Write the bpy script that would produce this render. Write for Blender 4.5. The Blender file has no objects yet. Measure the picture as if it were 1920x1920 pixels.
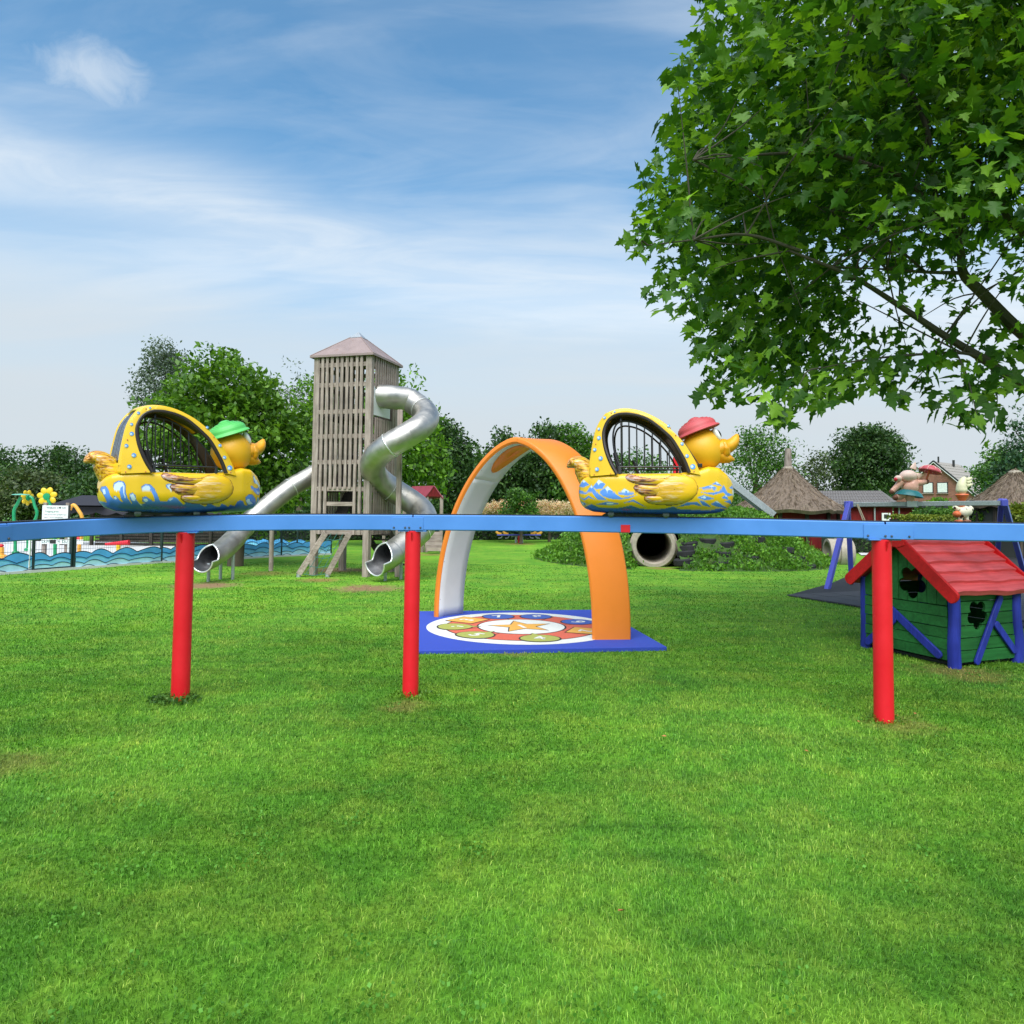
import bpy, bmesh, math, random
import numpy as np
from mathutils import Vector, Matrix, Euler

random.seed(7)
rng = np.random.default_rng(11)
PI = math.pi
S = bpy.context.scene
COL = S.collection

# ------------------------------------------------------------------ camera
F, CX, CY = 1350.0, 960.0, 887.5          # focal length and principal point in photo pixels
EYE = Vector((0, 0, 1.6))
PITCH, ROLL = math.radians(2.65), math.radians(0.6)
CAMR = (Matrix.Rotation(PI / 2 + PITCH, 3, 'X') @ Matrix.Rotation(ROLL, 3, 'Z'))
cd = bpy.data.cameras.new('camera'); cam = bpy.data.objects.new('camera', cd); COL.objects.link(cam)
cam.location = EYE; cam.rotation_euler = CAMR.to_euler()
cd.sensor_fit = 'HORIZONTAL'; cd.sensor_width = 36; cd.lens = 36 * F / 1920
cd.shift_y = -(960 - CY) / 1920
cd.clip_start = 0.05; cd.clip_end = 2000
S.camera = cam

# ------------------------------------------------------------------ world, sun, exposure
SUN_EL, SUN_AZ = math.radians(55), math.radians(188)      # behind the camera and to its left
w = bpy.data.worlds.new('World'); S.world = w; w.use_nodes = True
nt = w.node_tree; nt.nodes.clear()
def N(nt, t, **k):
    n = nt.nodes.new(t)
    for a, b in k.items():
        if a.startswith('i_'):
            key = a[2:]
            key = int(key) if key.isdigit() else key.replace('_', ' ')
            n.inputs[key].default_value = b
        else: setattr(n, a, b)
    return n
def L(nt, a, b, ao=0, bi=0):
    nt.links.new(a.outputs[ao], b.inputs[bi])
def MATH(nt, op, a, b=None, clamp=False):
    n = nt.nodes.new('ShaderNodeMath'); n.operation = op; n.use_clamp = clamp
    for i, x in enumerate((a, b)):
        if x is None: continue
        if isinstance(x, (int, float)): n.inputs[i].default_value = x
        else: nt.links.new(x, n.inputs[i])
    return n.outputs[0]
def RAMP(nt, fac, stops, interp='LINEAR'):
    r = nt.nodes.new('ShaderNodeValToRGB'); r.color_ramp.interpolation = interp
    e = r.color_ramp.elements
    while len(e) < len(stops): e.new(0.5)
    for i, (p, c) in enumerate(stops):
        e[i].position = p; e[i].color = c if len(c) == 4 else (*c, 1)
    nt.links.new(fac, r.inputs[0]); return r.outputs[0]
def MIX(nt, fac, a, b, mode='MIX'):
    m = nt.nodes.new('ShaderNodeMix'); m.data_type = 'RGBA'; m.blend_type = mode
    for i, x in ((0, fac), (6, a), (7, b)):
        if isinstance(x, (int, float)): m.inputs[i].default_value = x
        elif isinstance(x, tuple): m.inputs[i].default_value = x if len(x) == 4 else (*x, 1)
        else: nt.links.new(x, m.inputs[i])
    return m.outputs[2]

out = N(nt, 'ShaderNodeOutputWorld'); bg = N(nt, 'ShaderNodeBackground'); bg.inputs[1].default_value = 0.054
L(nt, bg, out)
sky = N(nt, 'ShaderNodeTexSky'); sky.sky_type = 'NISHITA'; sky.sun_disc = False
sky.sun_elevation = SUN_EL; sky.sun_rotation = SUN_AZ; sky.air_density = 1.0; sky.dust_density = 1.0; sky.ozone_density = 3.0
tc = N(nt, 'ShaderNodeTexCoord'); sep = N(nt, 'ShaderNodeSeparateXYZ'); L(nt, tc, sep)
zc = MATH(nt, 'MAXIMUM', sep.outputs[2], 0.03)
zc = MATH(nt, 'ADD', zc, 0.12)
pu = MATH(nt, 'DIVIDE', sep.outputs[0], zc); pv = MATH(nt, 'DIVIDE', sep.outputs[1], zc)
cmb = N(nt, 'ShaderNodeCombineXYZ'); nt.links.new(pu, cmb.inputs[0]); nt.links.new(pv, cmb.inputs[1])
mp = N(nt, 'ShaderNodeMapping'); L(nt, cmb, mp); mp.inputs['Rotation'].default_value = (0, 0, 0.2); mp.inputs['Scale'].default_value = (0.55, 1.5, 1); mp.inputs['Location'].default_value = (2.4, 7.7, 0)
n1 = N(nt, 'ShaderNodeTexNoise', i_Scale=1.05, i_Detail=7.0, i_Roughness=0.52, i_Distortion=0.55); L(nt, mp, n1)
cirrus = RAMP(nt, n1.outputs[0], [(0.36, (0, 0, 0)), (0.70, (1, 1, 1))], 'EASE')
n2 = N(nt, 'ShaderNodeTexNoise', i_Scale=3.2, i_Detail=6.0, i_Roughness=0.6, i_Distortion=1.2); L(nt, mp, n2)
wisp = RAMP(nt, n2.outputs[0], [(0.40, (0, 0, 0)), (0.8, (1, 1, 1))])
haze = RAMP(nt, sep.outputs[2], [(0.0, (1, 1, 1)), (0.10, (0.97, 0.97, 0.97)), (0.20, (0.82, 0.82, 0.82)), (0.30, (0.36, 0.36, 0.36)), (0.42, (0.05, 0.05, 0.05))], 'EASE')
cl = MATH(nt, 'MULTIPLY', cirrus, 0.55)
cl = MATH(nt, 'ADD', cl, MATH(nt, 'MULTIPLY', wisp, 0.18))
# one small puff of cumulus, seen high over the pool
pd = (CAMR @ Vector(((176 - CX) / F, -(140 - CY) / F, -1))).normalized()
sq = N(nt, 'ShaderNodeVectorMath', operation='MULTIPLY'); L(nt, tc, sq); sq.inputs[1].default_value = (1, 1, 1.7)
dn = N(nt, 'ShaderNodeVectorMath', operation='DISTANCE'); L(nt, sq, dn); dn.inputs[1].default_value = (pd.x, pd.y, pd.z * 1.7)
n3 = N(nt, 'ShaderNodeTexNoise', i_Scale=22.0, i_Detail=8.0, i_Roughness=0.62, i_Distortion=0.6); L(nt, tc, n3)
pm = MATH(nt, 'SUBTRACT', 1.0, MATH(nt, 'DIVIDE', dn.outputs['Value'], 0.085), True)
pf = MATH(nt, 'MULTIPLY', pm, 1.15)
pf = MATH(nt, 'ADD', pf, MATH(nt, 'MULTIPLY', MATH(nt, 'SUBTRACT', n3.outputs[0], 0.62), 1.7), True)
pf = MATH(nt, 'MULTIPLY', pf, MATH(nt, 'MULTIPLY', pm, 2.5, True))
bx_ = MATH(nt, 'ADD', sep.outputs[2], MATH(nt, 'MULTIPLY', sep.outputs[0], 0.12))          # a soft band of high cloud lying across the sky
bx_ = MATH(nt, 'ADD', bx_, MATH(nt, 'MULTIPLY', MATH(nt, 'SUBTRACT', n1.outputs[0], 0.5), 0.16))
bd_ = MATH(nt, 'POWER', 2.718, MATH(nt, 'MULTIPLY', MATH(nt, 'POWER', MATH(nt, 'ABSOLUTE', MATH(nt, 'DIVIDE', MATH(nt, 'SUBTRACT', bx_, 0.30), 0.055)), 2.0), -1.0))
bd_ = MATH(nt, 'MULTIPLY', bd_, MATH(nt, 'ADD', 0.55, MATH(nt, 'MULTIPLY', wisp, 0.5)), True)
cl = MATH(nt, 'MAXIMUM', cl, MATH(nt, 'MULTIPLY', bd_, 0.8))
fac = MATH(nt, 'MAXIMUM', cl, MATH(nt, 'MULTIPLY', pf, 0.55))
fac = MATH(nt, 'ADD', fac, MATH(nt, 'MULTIPLY', haze, MATH(nt, 'SUBTRACT', 1.0, fac)), True)
cloudcol = MIX(nt, MATH(nt, 'SUBTRACT', haze, MATH(nt, 'MULTIPLY', bd_, 0.8), True), (4.75, 5.15, 5.5), (3.75, 4.12, 4.42))
skyc = MIX(nt, 1.0, sky.outputs[0], (0.60, 1.07, 1.14), 'MULTIPLY')
skycol = MIX(nt, fac, skyc, cloudcol)
nt.links.new(skycol, bg.inputs[0])

sl = bpy.data.lights.new('sun', 'SUN'); so = bpy.data.objects.new('sun', sl); COL.objects.link(so)
sl.energy = 1.5; sl.angle = math.radians(62); sl.color = (1.0, 0.965, 0.91)
sd = Vector((math.sin(SUN_AZ) * math.cos(SUN_EL), math.cos(SUN_AZ) * math.cos(SUN_EL), math.sin(SUN_EL)))
so.rotation_euler = sd.to_track_quat('Z', 'Y').to_euler(); so.location = (0, 0, 30)

S.view_settings.view_transform = 'Standard'; S.view_settings.look = 'None'
S.view_settings.gamma = 1.0; S.view_settings.use_curve_mapping = False
S.view_settings.exposure = 1.72
S.cycles.max_bounces = 6; S.cycles.diffuse_bounces = 3; S.cycles.glossy_bounces = 3; S.cycles.transparent_max_bounces = 6
S.cycles.use_denoising = True

# ------------------------------------------------------------------ pixel -> place
def ray(px, py): return CAMR @ Vector(((px - CX) / F, -(py - CY) / F, -1))
def gp(px, py, z=0.0):
    d = ray(px, py); t = (z - EYE.z) / d.z
    return EYE + d * t
def at(px, py, Y):
    d = ray(px, py); return EYE + d * (Y / d.y)
def proj(P):
    q = (np.asarray(P) - np.array(EYE)) @ np.array(CAMR)
    return CX + F * q[..., 0] / -q[..., 2], CY - F * q[..., 1] / -q[..., 2]
def in_poly(x, y, poly):
    x = np.asarray(x, float); y = np.asarray(y, float); c = np.zeros(x.shape, bool)
    n = len(poly)
    for i in range(n):
        x1, y1 = poly[i]; x2, y2 = poly[(i + 1) % n]
        if y1 == y2: continue
        c ^= ((y1 > y) != (y2 > y)) & (x < (x2 - x1) * (y - y1) / (y2 - y1) + x1)
    return c

# ------------------------------------------------------------------ mesh helpers
def catmull(pts, n):
    P = [Vector(p) for p in pts]; P = [P[0] * 2 - P[1]] + P + [P[-1] * 2 - P[-2]]
    o = []
    for i in range(1, len(P) - 2):
        for k in range(n):
            t = k / n; a, b, c, d = P[i - 1], P[i], P[i + 1], P[i + 2]
            o.append(0.5 * (2 * b + (c - a) * t + (2 * a - 5 * b + 4 * c - d) * t * t + (3 * b - 3 * c + d - a) * t ** 3))
    o.append(P[-2]); return o
def lerp_list(vals, n):
    a = np.linspace(0, len(vals) - 1, n); return list(np.interp(a, range(len(vals)), vals))

class MB:
    def __init__(s): s.v = []; s.f = []; s.m = []; s.cur = 0
    def add(s, vs, fs):
        b = len(s.v); s.v += [tuple(x) for x in vs]
        for f in fs: s.f.append(tuple(b + i for i in f)); s.m.append(s.cur)
        return s
    def box(s, c, d, R=None):
        x, y, z = d[0] / 2, d[1] / 2, d[2] / 2; c = Vector(c)
        vs = [Vector((a * x, b * y, e * z)) for a in (-1, 1) for b in (-1, 1) for e in (-1, 1)]
        if R is not None: vs = [R @ v for v in vs]
        return s.add([v + c for v in vs], [(0, 1, 3, 2), (4, 6, 7, 5), (0, 4, 5, 1), (2, 3, 7, 6), (0, 2, 6, 4), (1, 5, 7, 3)])
    def bar(s, a, b, wd, th, up=(0, 0, 1)):
        a, b = Vector(a), Vector(b); d = b - a; l = d.length; d.normalize(); up = Vector(up)
        if abs(d.dot(up)) > .98: up = Vector((0, 1, 0))
        sd_ = d.cross(up).normalized(); u = sd_.cross(d)
        R = Matrix((d, sd_, u)).transposed()
        return s.box((a + b) / 2, (l, wd, th), R)
    def tube(s, pts, r, seg=8, cap=True, flat=1.0, up=None, closed=False):
        P = [Vector(p) for p in pts]; n = len(P)
        R = [r] * n if isinstance(r, (int, float)) else list(r)
        if len(R) != n: R = lerp_list(R, n)
        FL = [flat] * n if isinstance(flat, (int, float)) else lerp_list(flat, n)
        T = []
        for i in range(n):
            if closed: t = P[(i + 1) % n] - P[i - 1]
            else: t = P[min(i + 1, n - 1)] - P[max(i - 1, 0)]
            T.append(t.normalized())
        if up is None:
            u = Vector((0, 0, 1)) if abs(T[0].z) < .9 else Vector((0, 1, 0))
            u = (u - T[0] * u.dot(T[0])).normalized()
        vs = []; us = []
        for i in range(n):
            if up is not None:
                u = Vector(up); u = (u - T[i] * u.dot(T[i])).normalized()
            else: u = (u - T[i] * u.dot(T[i])).normalized()
            b = T[i].cross(u)
            for k in range(seg):
                a = 2 * PI * k / seg
                vs.append(P[i] + (u * math.sin(a) + b * math.cos(a) * FL[i]) * R[i])
        fs = []
        for i in range(n if closed else n - 1):
            j = (i + 1) % n
            for k in range(seg):
                k2 = (k + 1) % seg; fs.append((i * seg + k, i * seg + k2, j * seg + k2, j * seg + k))
        if cap and not closed:
            fs.append(tuple(range(seg - 1, -1, -1))); fs.append(tuple((n - 1) * seg + k for k in range(seg)))
        return s.add(vs, fs)
    def lathe(s, prof, seg=24, c=(0, 0, 0), R=None, sx=1, sy=1):
        c = Vector(c); vs = []
        for r, z in prof:
            for k in range(seg):
                a = 2 * PI * k / seg; v = Vector((r * math.cos(a) * sx, r * math.sin(a) * sy, z))
                if R is not None: v = R @ v
                vs.append(v + c)
        fs = []
        for i in range(len(prof) - 1):
            for k in range(seg):
                k2 = (k + 1) % seg; fs.append((i * seg + k, i * seg + k2, (i + 1) * seg + k2, (i + 1) * seg + k))
        if prof[0][0] > 1e-6: fs.append(tuple(range(seg - 1, -1, -1)))
        if prof[-1][0] > 1e-6: fs.append(tuple((len(prof) - 1) * seg + k for k in range(seg)))
        return s.add(vs, fs)
    def ball(s, c, r, seg=20, rings=12, R=None):
        if isinstance(r, (int, float)): r = (r, r, r)
        c = Vector(c); vs = []; fs = []
        for i in range(rings + 1):
            p = PI * i / rings
            for k in range(seg):
                a = 2 * PI * k / seg
                v = Vector((r[0] * math.sin(p) * math.cos(a), r[1] * math.sin(p) * math.sin(a), r[2] * math.cos(p)))
                if R is not None: v = R @ v
                vs.append(v + c)
        for i in range(rings):
            for k in range(seg):
                k2 = (k + 1) % seg; fs.append((i * seg + k, (i + 1) * seg + k, (i + 1) * seg + k2, i * seg + k2))
        return s.add(vs, fs)
    def prism(s, pts, f0, f1):
        """outline pts (2-D) carried to two 3-D planes by f0 and f1"""
        n = len(pts); vs = [f0(*p) for p in pts] + [f1(*p) for p in pts]
        fs = [tuple(range(n - 1, -1, -1)), tuple(range(n, 2 * n))]
        for i in range(n): j = (i + 1) % n; fs.append((i, j, n + j, n + i))
        return s.add(vs, fs)
    def grid(s, rows, closed_u=False):
        b = []; n = len(rows[0]); vs = [p for r in rows for p in r]; fs = []
        for i in range(len(rows) - 1):
            for k in range(n if closed_u else n - 1):
                k2 = (k + 1) % n; fs.append((i * n + k, i * n + k2, (i + 1) * n + k2, (i + 1) * n + k))
        return s.add(vs, fs)
    def build(s, name, mats, parent=None, world=False, sharp=38, bevel=0, solid=0, kind=None, fix=True):
        vs = s.v
        if world and parent is not None:
            Mi = WM[parent.name].inverted(); vs = [tuple(Mi @ Vector(v)) for v in vs]
        me = bpy.data.meshes.new(name); me.from_pydata(vs, [], s.f)
        if not isinstance(mats, (list, tuple)): mats = [mats]
        for m in mats: me.materials.append(m)
        if len(mats) > 1: me.polygons.foreach_set('material_index', s.m)
        if fix:
            bm = bmesh.new(); bm.from_mesh(me)
            bmesh.ops.remove_doubles(bm, verts=bm.verts, dist=1e-6)
            bmesh.ops.recalc_face_normals(bm, faces=bm.faces); bm.to_mesh(me); bm.free()
        if sharp:
            me.polygons.foreach_set('use_smooth', [True] * len(me.polygons)); me.set_sharp_from_angle(angle=math.radians(sharp))
        me.update()
        o = bpy.data.objects.new(name, me); COL.objects.link(o)
        if parent is not None: o.parent = parent
        WM[o.name] = WM[parent.name] if parent is not None else Matrix.Identity(4)
        if bevel:
            b = o.modifiers.new('bevel', 'BEVEL'); b.width = bevel; b.segments = 2; b.limit_method = 'ANGLE'; b.angle_limit = math.radians(40)
        if solid:
            b = o.modifiers.new('solidify', 'SOLIDIFY'); b.thickness = solid; b.offset = 0
        if kind: o['kind'] = kind
        return o
WM = {}
def tag(o, label, cat, group=None):
    o['label'] = label; o['category'] = cat
    if group: o['group'] = group
    return o
def thing(name, label, cat, loc=(0, 0, 0), rz=0.0, group=None, sc=1.0):
    o = bpy.data.objects.new(name, None); COL.objects.link(o); o.empty_display_size = 0.2
    o.location = loc; o.rotation_euler = (0, 0, rz); o.scale = (sc, sc, sc)
    WM[o.name] = Matrix.Translation(Vector(loc)) @ Matrix.Rotation(rz, 4, 'Z') @ Matrix.Scale(sc, 4)
    return tag(o, label, cat, group)
def struct(o): o['kind'] = 'structure'; return o
def share(o, parent, loc=None, rot=None, sc=None):
    c = o.copy(); COL.objects.link(c); c.parent = parent
    if loc is not None: c.location = loc
    if rot is not None: c.rotation_euler = rot
    if sc is not None: c.scale = sc
    return c
def np_mesh(name, V, Fc, mats, parent=None, kind=None, smooth=False, matidx=None):
    me = bpy.data.meshes.new(name); nv, nf, k = len(V), len(Fc), Fc.shape[1]
    me.vertices.add(nv); me.vertices.foreach_set('co', np.ascontiguousarray(V, dtype=np.float32).ravel())
    me.loops.add(nf * k); me.loops.foreach_set('vertex_index', np.ascontiguousarray(Fc, dtype=np.int32).ravel())
    me.polygons.add(nf); me.polygons.foreach_set('loop_start', np.arange(0, nf * k, k, dtype=np.int32))
    if smooth: me.polygons.foreach_set('use_smooth', np.ones(nf, bool))
    if not isinstance(mats, (list, tuple)): mats = [mats]
    for m in mats: me.materials.append(m)
    if matidx is not None: me.polygons.foreach_set('material_index', np.asarray(matidx, np.int32))
    me.update(calc_edges=True)
    o = bpy.data.objects.new(name, me); COL.objects.link(o)
    if parent is not None: o.parent = parent
    if kind: o['kind'] = kind
    return o
def scatter(P, size, tmpl, faces, down=0.3, dirs=None, spread=1.0):
    """copies of a small leaf template: P (n,3), size (n), random frames; dirs = preferred pointing direction"""
    n = len(P)
    d = rng.normal(size=(n, 3)) * spread
    d[:, 2] -= down
    if dirs is not None: d += dirs
    d /= np.linalg.norm(d, axis=1)[:, None] + 1e-9
    nn = rng.normal(size=(n, 3)) * 0.75; nn[:, 2] += 0.9
    s_ = np.cross(nn, d); s_ /= np.linalg.norm(s_, axis=1)[:, None] + 1e-9
    u = np.cross(d, s_)
    T = np.asarray(tmpl, float); k = len(T)
    V = P[:, None, :] + size[:, None, None] * (T[None, :, 0:1] * d[:, None, :] + T[None, :, 1:2] * s_[:, None, :] + T[None, :, 2:3] * u[:, None, :])
    Fc = (np.asarray(faces)[None, :, :] + (np.arange(n) * k)[:, None, None]).reshape(-1, np.asarray(faces).shape[1])
    return V.reshape(-1, 3), Fc

# ------------------------------------------------------------------ materials
def srgb(r, g, b):
    f = lambda c: (c / 255 / 12.92) if c / 255 <= 0.04045 else ((c / 255 + 0.055) / 1.055) ** 2.4
    return (f(r), f(g), f(b))
def mat(name, col, rough=0.5, metal=0.0, var=0.12, scale=6.0, bump=0.0, bscale=60.0, stretch=(1, 1, 1), dirt=0.0, dirtcol=(0.08, 0.065, 0.045), spec=0.5, coat=0.0, attr=None, trans=0.0):
    m = bpy.data.materials.new(name); m.use_nodes = True; nt = m.node_tree; nt.nodes.clear()
    o = N(nt, 'ShaderNodeOutputMaterial'); p = N(nt, 'ShaderNodeBsdfPrincipled'); L(nt, p, o)
    p.inputs['Roughness'].default_value = rough; p.inputs['Metallic'].default_value = metal
    p.inputs['Specular IOR Level'].default_value = spec; p.inputs['Coat Weight'].default_value = coat
    tc = N(nt, 'ShaderNodeTexCoord'); mp = N(nt, 'ShaderNodeMapping'); nt.links.new(tc.outputs['Object'], mp.inputs[0]); mp.inputs['Scale'].default_value = stretch
    base = (*col, 1)
    if attr:
        a = N(nt, 'ShaderNodeAttribute'); a.attribute_name = attr; base = a.outputs['Color']
    n1 = N(nt, 'ShaderNodeTexNoise', i_Scale=scale, i_Detail=6.0, i_Roughness=0.6); L(nt, mp, n1)
    v = RAMP(nt, n1.outputs[0], [(0.25, (1 - var,) * 3), (0.75, (1 + var,) * 3)])
    c = MIX(nt, 1.0, base, v, 'MULTIPLY')
    if dirt:
        n2 = N(nt, 'ShaderNodeTexNoise', i_Scale=scale * 2.3, i_Detail=9.0, i_Roughness=0.72); L(nt, mp, n2)
        d = RAMP(nt, n2.outputs[0], [(0.55, (0, 0, 0)), (0.75, (dirt,) * 3)])
        c = MIX(nt, d, c, dirtcol)
    nt.links.new(c, p.inputs['Base Color'])
    rr = RAMP(nt, n1.outputs[0], [(0.3, (max(rough - .08, 0.02),) * 3), (0.7, (min(rough + .1, 1),) * 3)])
    nt.links.new(rr, p.inputs['Roughness'])
    if bump:
        n3 = N(nt, 'ShaderNodeTexNoise', i_Scale=bscale, i_Detail=5.0, i_Roughness=0.6); L(nt, mp, n3)
        b = N(nt, 'ShaderNodeBump', i_Strength=bump, i_Distance=0.02); L(nt, n3, b, 0, 2); L(nt, b, p, 0, 'Normal')
    return m
def wood(name, col, dark, sc=1.0, axis=2, rough=0.8):
    m = bpy.data.materials.new(name); m.use_nodes = True; nt = m.node_tree; p = nt.nodes['Principled BSDF']
    p.inputs['Roughness'].default_value = rough; p.inputs['Specular IOR Level'].default_value = 0.25
    tc = N(nt, 'ShaderNodeTexCoord'); mp = N(nt, 'ShaderNodeMapping'); nt.links.new(tc.outputs['Object'], mp.inputs[0])
    s3 = [14 * sc] * 3; s3[axis] = 0.9 * sc; mp.inputs['Scale'].default_value = s3
    oi = N(nt, 'ShaderNodeObjectInfo'); L(nt, oi, mp, 'Random', 'Location')
    n1 = N(nt, 'ShaderNodeTexNoise', i_Scale=2.2, i_Detail=7.0, i_Roughness=0.65, i_Distortion=0.4); L(nt, mp, n1)
    c = RAMP(nt, n1.outputs[0], [(0.3, dark), (0.62, col), (0.85, tuple(min(1, x * 1.18) for x in col))])
    n2 = N(nt, 'ShaderNodeTexNoise', i_Scale=3.0, i_Detail=3.0); nt.links.new(tc.outputs['Object'], n2.inputs[0])
    kn = RAMP(nt, n2.outputs[0], [(0.3, (0.72,) * 3), (0.6, (1.05,) * 3)])
    rv = RAMP(nt, oi.outputs['Random'], [(0, (0.84,) * 3), (1, (1.12,) * 3)])
    c = MIX(nt, 1.0, MIX(nt, 1.0, c, kn, 'MULTIPLY'), rv, 'MULTIPLY'); nt.links.new(c, p.inputs['Base Color'])
    b = N(nt, 'ShaderNodeBump', i_Strength=0.35, i_Distance=0.01); L(nt, n1, b, 0, 2); L(nt, b, p, 0, 'Normal')
    return m
def leafmat(name, c1, c2, c3, trans=0.25, rough=0.5, spec=0.35):
    m = bpy.data.materials.new(name); m.use_nodes = True; nt = m.node_tree; nt.nodes.clear()
    o = N(nt, 'ShaderNodeOutputMaterial'); p = N(nt, 'ShaderNodeBsdfPrincipled'); t = N(nt, 'ShaderNodeBsdfTranslucent'); mx = N(nt, 'ShaderNodeMixShader')
    g = N(nt, 'ShaderNodeNewGeometry')
    c = RAMP(nt, g.outputs['Random Per Island'], [(0, c1), (0.45, c2), (0.92, c3), (1.0, tuple(min(1, x * 1.35) for x in c3))])
    ns = N(nt, 'ShaderNodeTexNoise', i_Scale=0.8, i_Detail=3.0); nt.links.new(g.outputs['Position'], ns.inputs[0])
    c = MIX(nt, 1.0, c, RAMP(nt, ns.outputs[0], [(0.3, (0.72, 0.76, 0.7)), (0.7, (1.2, 1.16, 1.1))]), 'MULTIPLY')
    nt.links.new(c, p.inputs['Base Color']); p.inputs['Roughness'].default_value = rough; p.inputs['Specular IOR Level'].default_value = spec
    tcx = MIX(nt, 1.0, c, (1.5, 1.5, 0.6), 'MULTIPLY'); nt.links.new(tcx, t.inputs[0])
    mx.inputs[0].default_value = trans; L(nt, p, mx, 0, 1); L(nt, t, mx, 0, 2); L(nt, mx, o)
    return m

M = {}
M['post_red'] = mat('post_red', (0.72, 0.006, 0.018), 0.42, var=0.06, bump=0.03, bscale=90, dirt=0.06)
M['rail_blue'] = mat('rail_blue', (0.075, 0.235, 0.63), 0.36, var=0.07, scale=3, bump=0.12, bscale=260, dirt=0.10, dirtcol=(0.05, 0.13, 0.33))
M['rail_dark'] = mat('rail_dark', (0.012, 0.013, 0.018), 0.6)
M['steel'] = mat('steel', (0.55, 0.55, 0.56), 0.3, 1.0, var=0.1, scale=20)
M['bolt'] = mat('bolt', (0.16, 0.17, 0.19), 0.35, 0.9)
M['yellow'] = mat('duck_yellow', (0.80, 0.49, 0.012), 0.30, var=0.05, scale=5, bump=0.02, bscale=40, dirt=0.12, dirtcol=(0.45, 0.22, 0.01), coat=0.25)
M['head_yellow'] = mat('duck_head_yellow', (0.78, 0.40, 0.012), 0.45, var=0.10, scale=4, dirt=0.2, dirtcol=(0.50, 0.22, 0.01))
M['beak'] = mat('beak_orange_yellow', (0.74, 0.33, 0.012), 0.35, var=0.12, scale=9, dirt=0.3, dirtcol=(0.30, 0.11, 0.01))
M['body_print'] = mat('duck_body_print', (1, 1, 1), 0.30, var=0.05, scale=5, attr='paint', coat=0.25)
M['trim'] = mat('brown_black_trim', (0.022, 0.014, 0.013), 0.45, var=0.2)
M['cage'] = mat('black_cage', (0.012, 0.012, 0.013), 0.38, var=0.15)
M['inner'] = mat('canopy_inside', (0.055, 0.040, 0.030), 0.7, var=0.25)
M['seat'] = mat('dark_seat', (0.02, 0.021, 0.024), 0.6)
M['dot'] = mat('dot_blue', (0.12, 0.34, 0.80), 0.35, var=0.08)
M['dotw'] = mat('dot_white', (0.62, 0.75, 0.88), 0.35)
M['hat_green'] = mat('hat_green', (0.10, 0.50, 0.115), 0.45, var=0.10, scale=12)
M['hat_red'] = mat('hat_red', (0.50, 0.075, 0.085), 0.5, var=0.15, scale=12, dirt=0.2, dirtcol=(0.65, 0.2, 0.18))
M['eye_white'] = mat('eye_white', (0.8, 0.8, 0.78), 0.25); M['eye_black'] = mat('eye_black', (0.01, 0.01, 0.01), 0.15)
M['feather'] = None
M['orange'] = mat('arch_orange', (0.84, 0.225, 0.018), 0.42, var=0.05, scale=2.5, dirt=0.06, dirtcol=(0.55, 0.17, 0.02))
M['arch_white'] = mat('arch_white', (0.62, 0.63, 0.66), 0.5, var=0.05, scale=3, dirt=0.05, dirtcol=(0.35, 0.35, 0.36))
M['mat_blue'] = mat('mat_blue', (0.028, 0.065, 0.42), 0.85, var=0.14, scale=40, bump=0.6, bscale=220, dirt=0.12, dirtcol=(0.06, 0.09, 0.3))
M['mat_white'] = mat('mat_white', (0.70, 0.69, 0.64), 0.85, var=0.10, scale=30, bump=0.5, bscale=220, dirt=0.10)
M['mat_red'] = mat('mat_red', (0.62, 0.115, 0.065), 0.85, var=0.14, scale=30, bump=0.5, bscale=220, dirt=0.12)
M['mat_yellow'] = mat('mat_yellow', (0.72, 0.36, 0.06), 0.85, var=0.12, scale=30, bump=0.5, bscale=220, dirt=0.1)
M['mat_green'] = mat('mat_green', (0.36, 0.37, 0.075), 0.85, var=0.14, scale=30, bump=0.5, bscale=220, dirt=0.1)
M['mat_blue2'] = mat('mat_blue_disc', (0.05, 0.105, 0.40), 0.85, var=0.14, scale=30, bump=0.5, bscale=220)
M['mat_line'] = mat('mat_line', (0.035, 0.02, 0.02), 0.85)
M['grey_wood'] = wood('weathered_wood', (0.42, 0.345, 0.305), (0.20, 0.15, 0.125))
M['grey_wood_x'] = wood('weathered_wood_across', (0.43, 0.355, 0.31), (0.21, 0.16, 0.13), axis=0)
M['dark_wood'] = wood('dark_wood', (0.06, 0.05, 0.042), (0.022, 0.018, 0.015))
M['tube'] = mat('slide_steel', (0.50, 0.475, 0.44), 0.46, 1.0, var=0.16, scale=5, bump=0.02, bscale=30, dirt=0.10, dirtcol=(0.30, 0.27, 0.20))
M['tube_in_shade'] = mat('slide_steel_inside_shade', (0.30, 0.30, 0.31), 0.5, 1.0, var=0.2, scale=5)  # darker copy of the steel, shade inside the tubes put into its colour
M['tube_edge'] = mat('slide_lip', (0.78, 0.78, 0.77), 0.3, 0.6)
M['roof_pink'] = mat('tower_roof_metal', (0.29, 0.215, 0.205), 0.6, 0.05, var=0.15, scale=3, dirt=0.6, dirtcol=(0.20, 0.10, 0.05))
M['plate_white'] = mat('white_plate', (0.70, 0.71, 0.72), 0.4, 0.2)
M['rope'] = mat('green_rope', (0.04, 0.17, 0.15), 0.8, var=0.2, scale=50)
M['rope_beige'] = mat('beige_rope', (0.5, 0.42, 0.3), 0.8)
M['h_green'] = wood('painted_green', (0.024, 0.165, 0.038), (0.013, 0.095, 0.021), axis=0, rough=0.55)
M['h_blue'] = wood('painted_blue', (0.028, 0.045, 0.37), (0.016, 0.025, 0.22), axis=2, rough=0.5)
M['h_red'] = wood('painted_red', (0.66, 0.014, 0.016), (0.50, 0.010, 0.012), axis=0, rough=0.5)
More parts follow.
